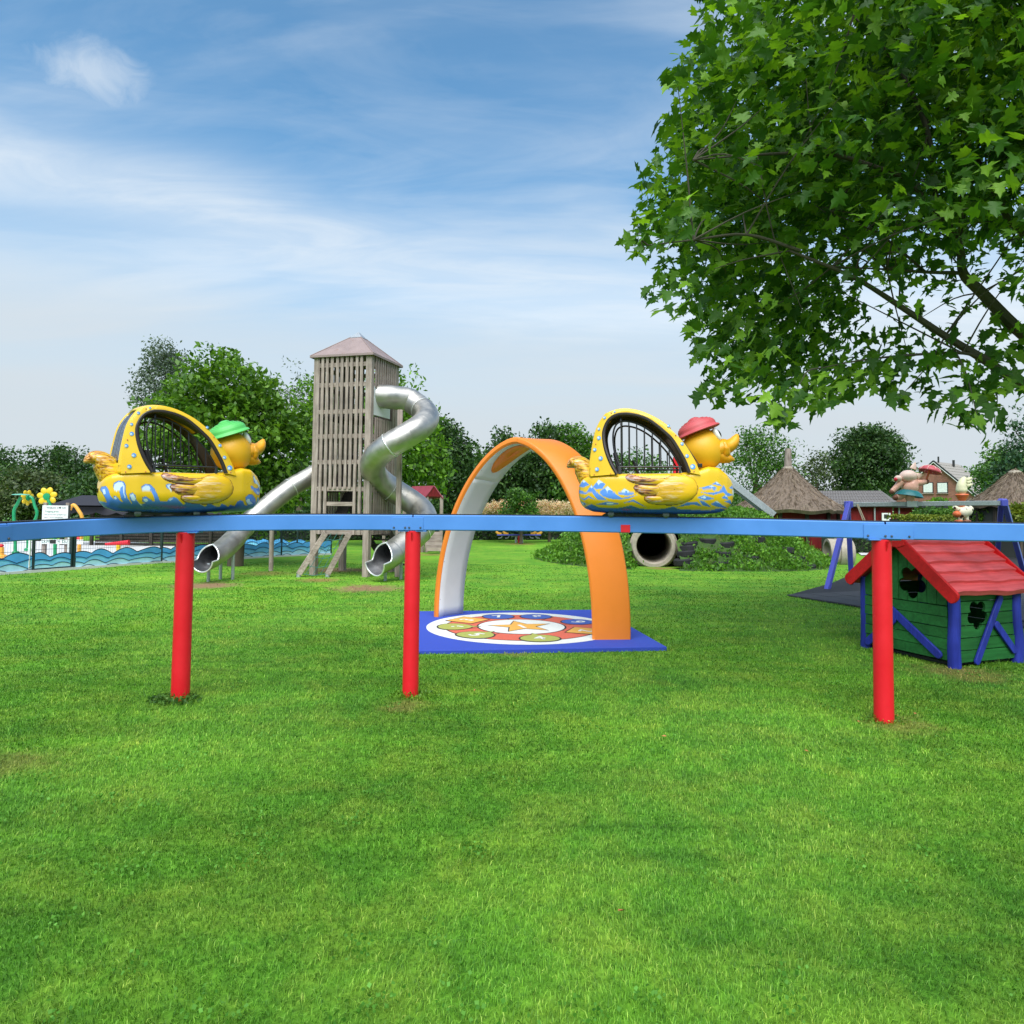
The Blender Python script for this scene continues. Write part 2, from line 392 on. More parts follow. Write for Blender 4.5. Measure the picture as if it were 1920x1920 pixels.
M['h_shingle'] = wood('painted_red_shingle', (0.82, 0.135, 0.145), (0.62, 0.075, 0.08), axis=0, rough=0.55)
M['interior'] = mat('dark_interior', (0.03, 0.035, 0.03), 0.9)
M['swing_blue'] = mat('swing_blue', (0.095, 0.105, 0.58), 0.4, var=0.08)
M['galv'] = mat('galvanised', (0.42, 0.45, 0.48), 0.45, 0.6, var=0.25, scale=40)
M['white'] = mat('white_paint', (0.75, 0.76, 0.76), 0.5, dirt=0.06)
M['black'] = mat('black_plastic', (0.016, 0.017, 0.018), 0.5)
M['concrete'] = mat('concrete', (0.40, 0.345, 0.28), 0.9, var=0.3, scale=5, bump=0.4, bscale=50, dirt=0.4, dirtcol=(0.20, 0.13, 0.10))
M['rubber'] = mat('rubber', (0.016, 0.016, 0.018), 0.8, var=0.3, scale=20, bump=0.4, bscale=80)
M['tile'] = mat('rubber_tile', (0.058, 0.058, 0.064), 0.9, var=0.3, scale=8, bump=0.5, bscale=150, dirt=0.25, dirtcol=(0.12, 0.12, 0.125))
M['paving'] = mat('pale_paving', (0.60, 0.59, 0.585), 0.85, var=0.08, scale=2, dirt=0.15, dirtcol=(0.35, 0.32, 0.28))
M['fence_dark'] = mat('fence_dark_green', (0.010, 0.028, 0.026), 0.5)
M['thatch'] = mat('thatch', (0.155, 0.115, 0.085), 0.95, var=0.45, scale=9, bump=0.9, bscale=24, stretch=(1, 1, 0.25), dirt=0.35, dirtcol=(0.06, 0.042, 0.03))
M['thatch_pale'] = mat('thatch_pale', (0.34, 0.29, 0.23), 0.95, var=0.3, scale=9, bump=0.6, bscale=24)
M['red_wall'] = wood('red_boards', (0.19, 0.012, 0.014), (0.10, 0.007, 0.008), axis=2)
M['pink'] = mat('figure_pink', (0.86, 0.46, 0.35), 0.4, var=0.08); M['pink_pale'] = mat('figure_pink_pale', (0.88, 0.62, 0.53), 0.4)
M['fig_brown'] = mat('figure_brown', (0.22, 0.075, 0.04), 0.5); M['fig_teal'] = mat('figure_teal', (0.02, 0.20, 0.22), 0.4)
M['umbrella'] = mat('umbrella_red', (0.66, 0.11, 0.13), 0.4); M['fig_orange'] = mat('figure_orange', (0.62, 0.13, 0.035), 0.45)
M['fig_cream'] = mat('figure_cream', (0.70, 0.66, 0.42), 0.45)
M['sp_green'] = mat('pipe_green', (0.012, 0.29, 0.115), 0.35); M['sp_teal'] = mat('pipe_teal', (0.14, 0.48, 0.34), 0.35)
M['sp_yellow'] = mat('pipe_yellow', (0.78, 0.52, 0.02), 0.35); M['sp_orange'] = mat('pipe_orange', (0.80, 0.38, 0.05), 0.35)
M['sp_red'] = mat('pipe_red', (0.62, 0.012, 0.03), 0.35)
M['bark'] = mat('bark', (0.085, 0.065, 0.045), 0.9, var=0.4, scale=6, bump=0.8, bscale=20, stretch=(1, 1, .3))
M['bark_limb'] = mat('limb_bark', (0.060, 0.055, 0.036), 0.9, var=0.3, scale=6, bump=0.3, bscale=20)
M['soil'] = mat('soil', (0.16, 0.105, 0.055), 0.95, var=0.35, scale=8, bump=0.6, bscale=40)

# ================================================================== LARGE STRUCTURE: ground
SOIL = []      # (x, y, radius, strength) bare or dry patches
for px, py, r, s_ in ((386, 1097, .75, 1), (690, 1104, .8, 1), (622, 1068, .9, .9), (600, 1088, .55, .7), (690, 1068, .6, .8), (1800, 1262, .5, .55), (760, 1322, .24, .45), (10, 1436, .35, .35),
                      (1690, 1360, .35, .45), (965, 1224, .25, .5), (500, 1075, .7, .5), (1335, 1066, .6, .5), (1240, 1066, .5, .7), (805, 1040, .6, .6), (975, 1020, .9, .7), (850, 1075, .6, .3)):
    q = gp(px, py); SOIL.append((q.x, q.y, r, s_))
def lawn_nodes(nt, far=False):
    g = N(nt, 'ShaderNodeNewGeometry'); pos = g.outputs['Position']
    def noise(sc, det=4, ro=.55, dist=0.0, st=None):
        n = N(nt, 'ShaderNodeTexNoise', i_Scale=sc, i_Detail=det, i_Roughness=ro, i_Distortion=dist)
        if st is not None:
            mp = N(nt, 'ShaderNodeMapping'); nt.links.new(pos, mp.inputs[0]); mp.inputs['Scale'].default_value = st[0]; mp.inputs['Rotation'].default_value = (0, 0, st[1]); L(nt, mp, n)
        else: nt.links.new(pos, n.inputs[0])
        return n.outputs[0]
    a = noise(0.55, 5, .6); b = noise(2.1, 6, .65, .5); c = noise(1.0, 5, .6, .8, ((0.35, 2.6, 1), 0.28)); d = noise(9.0, 5, .7)
    col = RAMP(nt, a, [(0.32, LAWN[0]), (0.52, LAWN[1]), (0.70, LAWN[2])])
    col = MIX(nt, RAMP(nt, b, [(0.42, (0, 0, 0)), (0.74, (0.75,) * 3)]), col, LAWN[3])          # yellowish worn spots
    col = MIX(nt, 1.0, col, RAMP(nt, c, [(0.36, (0.80, 0.84, 0.78)), (0.50, (1,) * 3), (0.68, (1.16, 1.10, 1.02))]), 'MULTIPLY')  # mower lines
    col = MIX(nt, 1.0, col, RAMP(nt, d, [(0.3, (0.74, 0.78, 0.7)), (0.7, (1.24, 1.20, 1.2))]), 'MULTIPLY')
    m1 = noise(1.0, 6, .62, 1.4, ((0.22, 6.5, 1), 0.12)); m2 = noise(0.35, 2, .5)
    col = MIX(nt, 1.0, col, MIX(nt, RAMP(nt, m2, [(0.45, (0,) * 3), (0.6, (1,) * 3)]), (1, 1, 1), RAMP(nt, m1, [(0.33, (0.52, 0.60, 0.5)), (0.42, (1,) * 3)])), 'MULTIPLY')   # darker broken mower streaks
    e = noise(5.0, 6, .7)
    for x, y, r, s_ in SOIL:
        v = N(nt, 'ShaderNodeVectorMath', operation='DISTANCE'); nt.links.new(pos, v.inputs[0]); v.inputs[1].default_value = (x, y, 0)
        f = MATH(nt, 'SUBTRACT', 1.0, MATH(nt, 'DIVIDE', v.outputs['Value'], r))
        f = MATH(nt, 'ADD', f, MATH(nt, 'MULTIPLY', MATH(nt, 'SUBTRACT', e, 0.5), 2.2))
        f = MATH(nt, 'MULTIPLY', MATH(nt, 'MULTIPLY', f, 1.6, True), s_)
        col = MIX(nt, f, col, (0.26, 0.155, 0.065) if s_ < .9 else (0.24, 0.155, 0.085))
    return col, d, e
LAWN = [(0.074, 0.222, 0.020), (0.114, 0.300, 0.024), (0.170, 0.372, 0.030), (0.240, 0.355, 0.042)]
def lawn_material():
    m = bpy.data.materials.new('lawn'); m.use_nodes = True; nt = m.node_tree; p = nt.nodes['Principled BSDF']
    col, d, e = lawn_nodes(nt)
    g = N(nt, 'ShaderNodeNewGeometry'); sp = N(nt, 'ShaderNodeSeparateXYZ'); nt.links.new(g.outputs['Position'], sp.inputs[0])
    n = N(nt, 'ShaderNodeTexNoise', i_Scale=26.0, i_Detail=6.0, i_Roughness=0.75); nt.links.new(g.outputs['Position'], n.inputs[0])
    far = MATH(nt, 'DIVIDE', MATH(nt, 'SUBTRACT', sp.outputs[1], 6.0), 8.0, True)     # near ground darkened for shade between blades; far sheet stands for blade tops
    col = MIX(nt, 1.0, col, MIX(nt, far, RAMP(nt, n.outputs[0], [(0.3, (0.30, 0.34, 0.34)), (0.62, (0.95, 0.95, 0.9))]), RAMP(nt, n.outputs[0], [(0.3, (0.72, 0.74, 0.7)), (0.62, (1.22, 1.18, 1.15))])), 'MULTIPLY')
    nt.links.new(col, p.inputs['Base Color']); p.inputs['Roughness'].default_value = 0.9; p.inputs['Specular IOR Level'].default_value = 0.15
    b = N(nt, 'ShaderNodeBump', i_Strength=0.9, i_Distance=0.05); L(nt, n, b, 0, 2); L(nt, b, p, 0, 'Normal')
    return m
def blade_material():
    m = bpy.data.materials.new('grass_blade'); m.use_nodes = True; nt = m.node_tree; nt.nodes.clear()
    o = N(nt, 'ShaderNodeOutputMaterial'); p = N(nt, 'ShaderNodeBsdfPrincipled'); t = N(nt, 'ShaderNodeBsdfTranslucent'); mx = N(nt, 'ShaderNodeMixShader')
    col, d, e = lawn_nodes(nt)
    g = N(nt, 'ShaderNodeNewGeometry'); ri = g.outputs['Random Per Island']
    col = MIX(nt, 1.0, col, RAMP(nt, ri, [(0, (0.45, 0.58, 0.5)), (0.5, (1.1, 1.1, 1.05)), (0.9, (1.75, 1.6, 1.7)), (0.97, (2.6, 1.8, 3.0)), (1, (3.0, 2.0, 4.2))]), 'MULTIPLY')
    nt.links.new(col, p.inputs['Base Color']); p.inputs['Roughness'].default_value = 0.55; p.inputs['Specular IOR Level'].default_value = 0.3
    nt.links.new(col, t.inputs[0]); mx.inputs[0].default_value = 0.3; L(nt, p, mx, 0, 1); L(nt, t, mx, 0, 2); L(nt, mx, o)
    return m
M['lawn'] = lawn_material(); M['blade'] = blade_material()

def lawn_z(x, y):
    return 0.012 * np.sin(x * 0.9 + 0.5 * y) * np.cos(y * 0.7)
# one sheet to the horizon, finer near the camera
xs = np.concatenate([[-900, -400, -150, -60], np.linspace(-30, 30, 121), [60, 150, 400, 900]])
ys = np.concatenate([[-200, -60, -10], np.linspace(0, 40, 81), [60, 100, 200, 500, 1500]])
GX, GY = np.meshgrid(xs, ys); GZ = np.where((np.abs(GX) < 30) & (GY > 0) & (GY < 40), lawn_z(GX, GY), 0.0)
nx = len(xs); idx = np.arange((len(ys) - 1) * (nx - 1)); r_, c_ = idx // (nx - 1), idx % (nx - 1)
Fg = np.stack([r_ * nx + c_, r_ * nx + c_ + 1, (r_ + 1) * nx + c_ + 1, (r_ + 1) * nx + c_], 1)
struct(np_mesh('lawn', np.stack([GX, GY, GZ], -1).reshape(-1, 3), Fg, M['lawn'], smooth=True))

# areas without grass
MATC = [(-1.10, 7.83), (1.76, 8.21), (1.39, 11.13), (-1.47, 10.75)]
TILE = [tuple(gp(*p)[:2]) for p in ((1474, 1119), (1560, 1095), (1606, 1074), (1700, 1044), (1990, 1036), (2080, 1190), (1800, 1168), (1625, 1143))]
PAVE = [tuple(gp(*p)[:2]) for p in ((-160, 1088), (0, 1078), (190, 1064), (380, 1050), (430, 1046), (340, 1022), (210, 1016), (-120, 1014))]
HB, HA = Vector((4.51, 7.42, 0)), Vector((4.19, 8.47, 0)); HC = Vector((5.41, 7.77, 0))
HOUSE = [HB[:2], HC[:2], (HC + HA - HB)[:2], HA[:2]]
MC, MRX, MRY, MH = Vector((5.25, 22.6)), 4.6, 4.3, 1.5
def mound_z(x, y):
    d = np.sqrt(((x - MC.x) / MRX) ** 2 + ((y - MC.y) / MRY) ** 2)
    k = np.clip((1.0 - d) / 0.55, 0, 1); k = k * k * (3 - 2 * k)
    return MH * k * (0.95 + 0.05 * np.sin(x * 2.1) * np.cos(y * 1.7)) - 0.02 * (d > 1)

# grass blades
def grass():
    P = []; H = []; Wd = []
    for y0, y1, dens, h, wd in ((1.9, 3.2, 12500, .025, .0028), (3.2, 4.6, 9000, .026, .0034), (4.6, 6.6, 5000, .028, .0046), (6.6, 9.5, 2400, .027, .0066), (9.5, 14, 700, .028, .011), (14, 20, 130, .026, .020)):
        wmax = 0.76 * y1 + 0.3; n = int(dens * (y1 - y0) * 2 * wmax)
        x = rng.uniform(-wmax, wmax, n); y = rng.uniform(y0, y1, n)
        ok = np.abs(x) < 0.76 * y + 0.3
        for poly in (MATC, TILE, PAVE, HOUSE): ok &= ~in_poly(x, y, poly)
        ok &= (((x - MC.x) / MRX) ** 2 + ((y - MC.y) / MRY) ** 2) > 0.95
        for sx, sy, r, s_ in SOIL:
            dd = np.hypot(x - sx, y - sy) / r; ok &= ~((dd < 0.75) & (rng.random(n) < s_ * 0.85))
        x, y = x[ok], y[ok]; P.append(np.stack([x, y, lawn_z(x, y)], 1)); k = len(x)
        H.append(h * rng.uniform(0.55, 1.25, k)); Wd.append(wd * rng.uniform(0.7, 1.3, k))
    P = np.concatenate(P); H = np.concatenate(H); Wd = np.concatenate(Wd); n = len(P)
    a = rng.uniform(0, 2 * PI, n); lean = rng.uniform(0.2, 1.5, n)
    # the mower bends neighbouring blades the same way
    fld = np.sin(P[:, 0] * 1.7 + 1.3 * np.sin(P[:, 1] * 0.9)) * 1.5
    a = np.where(rng.random(n) < 0.5, fld + rng.normal(0, 0.7, n), a)
    dx, dy = np.cos(a), np.sin(a); sx, sy = -dy, dx
    fa = rng.uniform(-1, 1, n); sx, sy = sx * np.cos(fa) - sy * np.sin(fa), sx * np.sin(fa) + sy * np.cos(fa)
    V = np.empty((n, 5, 3)); w2 = Wd / 2
    mid = np.stack([P[:, 0] + dx * H * lean * .25, P[:, 1] + dy * H * lean * .25, P[:, 2] + H * .6], 1)
    V[:, 0] = P; V[:, 0, 0] -= sx * w2; V[:, 0, 1] -= sy * w2
    V[:, 1] = P; V[:, 1, 0] += sx * w2; V[:, 1, 1] += sy * w2
    V[:, 2] = mid; V[:, 2, 0] += sx * w2 * .8; V[:, 2, 1] += sy * w2 * .8
    V[:, 3] = mid; V[:, 3, 0] -= sx * w2 * .8; V[:, 3, 1] -= sy * w2 * .8
    V[:, 4, 0] = P[:, 0] + dx * H * lean; V[:, 4, 1] = P[:, 1] + dy * H * lean; V[:, 4, 2] = P[:, 2] + H * np.clip(1.05 - lean * .45, .5, 1)
    b = np.arange(n) * 5
    Fc = np.stack([np.stack([b, b + 1, b + 2], 1), np.stack([b, b + 2, b + 3], 1), np.stack([b + 3, b + 2, b + 4], 1)], 1).reshape(-1, 3)
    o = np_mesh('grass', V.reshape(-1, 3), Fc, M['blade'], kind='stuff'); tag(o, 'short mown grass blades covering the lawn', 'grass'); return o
grass()
# clover and plantain rosettes in the lawn
def clover():
    n = 130; y = rng.uniform(2.1, 7.5, n); x = rng.uniform(-1, 1, n) * 0.75 * y
    c = np.repeat(np.stack([x, y, np.full(n, .022)], 1), 26, 0); m = len(c); c[:, :2] += rng.normal(0, .045, (m, 2)); c[:, 2] += rng.uniform(0, .02, m)
    V, Fc = scatter(c, rng.uniform(.010, .020, m), [(-.5, 0, 0), (0, .45, .1), (.5, 0, 0), (0, -.45, .1)], [(0, 1, 2, 3)], down=-.1)
    tag(np_mesh('clover', V, Fc, leafmat('clover_leaf', (0.045, 0.16, 0.015), (0.075, 0.22, 0.022), (0.12, 0.30, 0.05), .2, .6, .15), kind='stuff'), 'pale clover patches low in the mown lawn', 'clover')
clover()

# paved ground inside the fence, concrete edge, rubber tile yard, path behind
def sheet(name, poly, z, m):
    b = MB(); b.add([(x, y, z) for x, y in poly], [tuple(range(len(poly)))]); return struct(b.build(name, m, sharp=0))
sheet('pool_paving', PAVE, 0.030, M['paving'])
sheet('garden_path', [tuple(gp(*p)[:2]) for p in ((1600, 1030), (1990, 1025), (1990, 1036), (1615, 1042))], 0.024, M['paving'])
yard = sheet('rubber_yard', TILE, 0.022, M['rubber']); WM[yard.name] = Matrix.Identity(4)
t0 = Vector((*TILE[0], 0)); u = (Vector((*TILE[7], 0)) - t0).normalized(); v_ = Vector((-u.y, u.x, 0)); ts = 0.5
tb = MB().box((0, 0, 0), (ts - .012, ts - .012, .03)); tile0 = None
for i in range(0, 18):
    for j in range(-3, 16):
        c = t0 + u * (i + .5) * ts + v_ * (j + .5) * ts
        if not in_poly(c.x, c.y, TILE): continue
        if any(not in_poly((c + u * a * .2 + v_ * b * .2).x, (c + u * a * .2 + v_ * b * .2).y, TILE) for a in (-1, 1) for b in (-1, 1)): continue
        if tile0 is None: tile0 = tb.build('tile', M['tile'], yard, bevel=.006); o = tile0
        else: o = share(tile0, yard)
        o.location = (c.x, c.y, 0.028 + random.uniform(-.002, .002)); o.rotation_euler = (0, 0, math.atan2(u.y, u.x) + random.uniform(-.006, .006))

# far field behind the pool
sheet('field', [(-160, 60), (-20, 60), (-20, 160), (-160, 160)], 0.02, mat('field_grass', (0.09, 0.22, 0.03), 0.9, var=.2, scale=.5))

# mound of earth with the tunnel
n = 70
gx = np.linspace(MC.x - MRX * 1.08, MC.x + MRX * 1.08, n); gy = np.linspace(MC.y - MRY * 1.08, MC.y + MRY * 1.08, n)
GX, GY = np.meshgrid(gx, gy); GZ = mound_z(GX, GY) + np.where(mound_z(GX, GY) > .05, rng.normal(0, .025, GX.shape), 0)
PIPE = gp(1226, 1063); PIPE.z = 0.56
hole = (np.abs(GX - PIPE.x - .16 * (GY - PIPE.y)) < .60) & (GY < PIPE.y + 3.2) & (GY > PIPE.y - 2.6) & (GZ < 1.16) & (GZ > -.1)
idx = np.arange((n - 1) ** 2); r_, c_ = idx // (n - 1), idx % (n - 1)
FM = np.stack([r_ * n + c_, r_ * n + c_ + 1, (r_ + 1) * n + c_ + 1, (r_ + 1) * n + c_], 1); FM = FM[hole.ravel()[FM].sum(1) < 2]
struct(np_mesh('mound', np.stack([GX, GY, GZ], -1).reshape(-1, 3), FM,
       mat('mound_soil', (0.050, 0.110, 0.018), 0.95, var=.4, scale=1.2, dirt=.5, dirtcol=(0.20, 0.10, 0.055), bump=.6, bscale=14), smooth=True))
def mound_plants(tyres):
    k = 9000; x = rng.uniform(gx[0], gx[-1], k); y = rng.uniform(gy[0], gy[-1] - 2.5, k); z = mound_z(x, y)
    ok = (z > .015) & ~((np.abs(x - PIPE.x) < .66) & (y < PIPE.y + .9) & (z < 1.22)); dens = .55 + .45 * np.sin(x * 1.9 + 1) * np.sin(y * 2.3) + .25 * np.sin(x * 5.1) * np.cos(y * 4.3)
    ok &= rng.random(k) < dens + .4
    for tx, ty_ in tyres: ok &= ~((np.abs(x - tx) < .22) & (y < ty_ - .05) & (y > ty_ - .38) & (rng.random(k) < .85))
    c = np.stack([x, y, z], 1)[ok]; c = np.repeat(c, 8, 0); m = len(c); c += rng.normal(0, .10, (m, 3)) * (1, 1, .6); c[:, 2] += .05
    V, Fc = scatter(c, rng.uniform(.05, .12, m), [(-.5, 0, 0), (0, .33, .12), (.5, 0, 0), (0, -.33, .12)], [(0, 1, 2, 3)], down=-.3)
    tag(np_mesh('mound_weeds', V, Fc, leafmat('weed_leaf', (0.05, 0.15, 0.014), (0.10, 0.26, 0.022), (0.18, 0.38, 0.04), .25), kind='stuff'), 'mixed weeds and nettles growing over the earth mound', 'weeds')
    c = np.stack([x, y, z], 1)[ok & (rng.random(k) < .8)]; c = np.repeat(c, 5, 0); m = len(c); c[:, :2] += rng.normal(0, .1, (m, 2)); up = np.zeros((m, 3)); up[:, 2] = 1.6
    V, Fc = scatter(c, rng.uniform(.10, .26, m), [(0, .05, 0), (0, -.05, 0), (.6, .04, .04), (1, 0, .0)], [(0, 1, 2), (0, 2, 3)], down=0, dirs=up, spread=.6)
    tag(np_mesh('mound_grass', V, Fc, leafmat('long_grass', (0.05, 0.15, 0.012), (0.10, 0.24, 0.018), (0.18, 0.32, 0.03), .25), kind='stuff'), 'long unmown grass tufts on the earth mound', 'grass')

# ================================================================== OBJECTS: monorail
RP = [(-330, 1000, 3.9), (-150, 990, 4.45), (0, 981, 5.0), (170, 973, 5.6), (345, 967.5, 5.95), (560, 965, 6.10), (775, 965.5, 6.15), (1000, 967, 6.08), (1230, 970, 5.93), (1450, 974, 5.74), (1655, 978.5, 5.52), (1920, 982, 5.25), (2150, 986, 4.95), (2400, 992, 4.5)]
RAIL = catmull([at(*p) for p in RP], 10)
RPX = [proj(p)[0] for p in RAIL]
def rail_at(px):
    i = int(np.searchsorted(RPX, px)); i = min(max(i, 1), len(RAIL) - 1)
    t = (px - RPX[i - 1]) / (RPX[i] - RPX[i - 1]); p = RAIL[i - 1].lerp(RAIL[i], t); d = (RAIL[min(i + 1, len(RAIL) - 1)] - RAIL[max(i - 2, 0)]).normalized()
    return p, d
BH, BW = 0.130, 0.125
mono = thing('monorail_track', 'blue box beam rail carried across the lawn on round red posts', 'monorail', (0, 6, 0))
def beam(pts, name, m, wd, top, bot):
    b = MB(); rows = []; e = .008
    sec = [(-wd / 2, top - e), (-wd / 2 + e, top), (wd / 2 - e, top), (wd / 2, top - e), (wd / 2, bot + e), (wd / 2 - e, bot), (-wd / 2 + e, bot), (-wd / 2, bot + e)]
    for i, p in enumerate(pts):
        d = (pts[min(i + 1, len(pts) - 1)] - pts[max(i - 1, 0)]).normalized(); s_ = d.cross(Vector((0, 0, 1))).normalized(); uu = Vector((0, 0, 1))
        rows.append([p + s_ * a + uu * z for a, z in sec])
    b.grid(rows, True); b.add(rows[0], [tuple(range(7, -1, -1))]); b.add(rows[-1], [tuple(range(8))])
    return b.build(name, m, mono, True, sharp=30)
cuts = [min(range(len(RPX)), key=lambda i: abs(RPX[i] - c)) for c in (-400, 4, 772, 1662, 2500)]
for a, b in zip(cuts, cuts[1:]):
    pts = RAIL[a:b + 1]
    if a: pts = [pts[0].lerp(pts[1], .012 / max((pts[1] - pts[0]).length, .02))] + pts[1:]
    beam(pts, 'beam_section', M['rail_blue'], BW, 0, -BH)
beam(RAIL, 'running_strip', M['rail_dark'], BW - .028, .009, .001)
def face_box(px, du, dz, w_, h_, name, m, out=.004, th=.006, parent=None):
    p, d = rail_at(px); s_ = -d.cross(Vector((0, 0, 1))).normalized()
    if s_.y > 0: s_ = -s_
    R = Matrix((d, s_.cross(d) * -1 if False else Vector((0, 0, 1)), s_)).transposed()
    R = Matrix((d, -s_, Vector((0, 0, 1)))).transposed()
    c = p + d * du + Vector((0, 0, dz)) + s_ * (BW / 2 + out)
    return MB().box(c, (w_, th, h_), R).build(name, m, parent or mono, True, bevel=.0015), c, R, s_
for px, wd in ((-30, .30), (766, .27), (1662, .34)):
    pl, c, R, s_ = face_box(px, 0, -BH * .56, wd, BH * .84, 'joint_plate', M['rail_blue'], th=.008, out=.002)
    for k in (-.46, -.07, .07, .46):
        if wd == .30: k = -k
        q = c + R @ Vector((k * wd * .9, 0, -BH * .25)) + s_ * .006
        mb = MB(); rr = Matrix((R @ Vector((1, 0, 0)), Vector((0, 0, 1)), s_)).transposed()
        mb.lathe([(.0085, 0), (.0085, .003), (.006, .008), (0, .009)], 10, q, rr); mb.build('bolt', M['bolt'], pl, True)
face_box(1173, 0, -BH * .73, .075, .062, 'red_marker', M['post_red'], th=.014, out=.006)
POSTS = []
for px, py, r in ((345, 1307, .071), (770, 1303, .066), (1655, 1353, .069)):
    g = gp(px, py); top, d = rail_at(proj(np.array([g.x, g.y, 1.35]))[0]); top = top.copy(); top.z -= BH + .004
    top.x = g.x + (top.x - g.x) * .12; g2 = Vector((g.x, top.y if abs(top.y - g.y) < .25 else g.y, -.05)); POSTS.append(g2)
    mb = MB().tube([g2, g2.lerp(top, .5), top], [r * 1.03, r, r], 28); mb.build('post', M['post_red'], mono, True)
    mb = MB().box(top + Vector((0, 0, -.0)), (.24, BW * .95, .012)); mb.build('mount_plate', M['rail_blue'], mono, True, bevel=.002)
    mb = MB()
    q = top + Vector((0, -r, -.01)); mb.add([q + Vector((-.004, 0, 0)), q + Vector((-.004, -BW * .3, 0)), q + Vector((-.004, 0.004, -.085)), q + Vector((.004, 0, 0)), q + Vector((.004, -BW * .3, 0)), q + Vector((.004, .004, -.085))], [(0, 1, 2), (5, 4, 3), (0, 3, 4, 1), (1, 4, 5, 2), (2, 5, 3, 0)])
    mb.build('gusset', M['post_red'], mono, True, sharp=0)

# ================================================================== duck cars
DS = 1 / 1100.0
def DX(x): return (x - 930) * DS
def DZ(y): return (1103 - y) * DS
bx = [245, 252, 270, 305, 380, 500, 700, 900, 1100, 1250, 1380, 1470, 1540, 1585, 1606, 1612]
bb = [905, 960, 1005, 1042, 1070, 1080, 1083, 1083, 1083, 1082, 1079, 1070, 1045, 1000, 950, 890]
bt = [895, 835, 795, 765, 742, 731, 728, 727, 724, 705, 662, 672, 728, 785, 840, 885]
bw = [.004, .085, .14, .185, .228, .252, .266, .270, .264, .248, .222, .190, .145, .095, .05, .004]
PEX = 2.25; PEU = 8.0
def body_at(x):
    return np.interp(x, bx, bb), np.interp(x, bx, bt), np.interp(x, bx, bw)
def surf_y(x, y):
    b, t, wdt = body_at(x); c = (b + t) / 2; h = np.maximum((b - t) / 2, 1)
    e = np.where(y < c, PEU, PEX)
    return wdt * np.clip(1 - np.abs((y - c) / h) ** e, 0, 1) ** (1 / e)
def lm(p): x, y = p; return (245 + (x - 240) * 1367 / 1470, 1083 - (1165 - y) * (355 / 375))
L_BLUE = [[(200, 1055), (238, 1055), (300, 1080), (380, 1062), (440, 1075), (520, 1090), (590, 1078), (640, 1062), (700, 1062), (755, 1062), (775, 1030), (810, 1018), (842, 1030), (870, 1060), (905, 1085), (930, 1080), (980, 1050), (1020, 1040), (1050, 1080), (1110, 1105), (1130, 1078), (1165, 1082), (1205, 1100), (1250, 1108), (1258, 1075), (1300, 1088), (1335, 1106), (1345, 1085), (1400, 1096), (1412, 1055), (1440, 1038), (1475, 1050), (1500, 1085), (1560, 1092), (1640, 1062), (1645, 1010), (1665, 1008), (1682, 1030), (1715, 990), (1800, 1000), (1800, 1400), (200, 1400)],
          [(252, 938), (275, 932), (290, 960), (302, 1010), (330, 1045), (380, 1062), (300, 1090), (262, 1000), (248, 965)],
          [(328, 905), (360, 884), (395, 890), (412, 920), (412, 980), (430, 1030), (472, 1085), (420, 1085), (385, 1040), (372, 980), (366, 940), (340, 960), (325, 940)],
          [(538, 935), (570, 908), (610, 912), (645, 950), (668, 1000), (692, 1050), (735, 1085), (620, 1085), (655, 1055), (640, 1010), (612, 962), (580, 975), (548, 965)],
          [(742, 910), (770, 898), (802, 904), (850, 938), (900, 970), (965, 990), (900, 988), (850, 968), (810, 960), (770, 950), (746, 935)],
          [(903, 1040), (940, 1013), (992, 1024), (1030, 1058), (1070, 1100), (960, 1092), (918, 1070)],
          [(448, 1000), (470, 988), (492, 1010), (502, 1050), (560, 1104), (480, 1085), (455, 1040)],
          [(552, 1030), (575, 1018), (642, 1062), (600, 1082), (558, 1062)],
          [(330, 1022), (345, 1018), (362, 1040), (380, 1066), (340, 1060)],
          [(1496, 1010), (1530, 983), (1572, 985), (1612, 1020), (1634, 1062), (1600, 1095), (1540, 1085), (1508, 1050)],
          [(1548, 900), (1566, 895), (1592, 915), (1620, 922), (1660, 908), (1685, 950), (1662, 985), (1622, 972), (1580, 942), (1556, 925)],
          [(1578, 800), (1608, 795), (1622, 850), (1605, 872), (1585, 850)]]
L_WHITE = [[(330, 915), (360, 892), (392, 897), (400, 925), (378, 940), (368, 972), (345, 980), (326, 950)], [(392, 905), (404, 925), (404, 985), (420, 1030), (412, 1035), (396, 985)],
           [(542, 942), (575, 916), (606, 926), (612, 950), (592, 972), (572, 978), (548, 965)], [(746, 918), (770, 904), (804, 915), (832, 952), (818, 966), (795, 966), (770, 952)],
           [(908, 1042), (940, 1022), (986, 1032), (965, 1048), (940, 1052), (925, 1068)], [(450, 1006), (474, 996), (497, 1035), (494, 1060), (470, 1052)], [(556, 1036), (590, 1038), (602, 1058), (575, 1068)],
           [(330, 1028), (346, 1024), (356, 1042), (340, 1048)], [(1508, 1035), (1540, 1022), (1555, 1050), (1600, 1072), (1545, 1078), (1515, 1055)], [(1578, 812), (1606, 802), (1640, 858), (1700, 900), (1720, 960), (1690, 930), (1650, 895), (1612, 868)],
           [(1600, 930), (1640, 945), (1672, 965), (1640, 975)], [(765, 1046), (790, 1030), (808, 1036), (785, 1052)], [(255, 960), (268, 955), (276, 1000), (262, 1005)], [(520, 1070), (545, 1085), (572, 1105), (545, 1095)]]
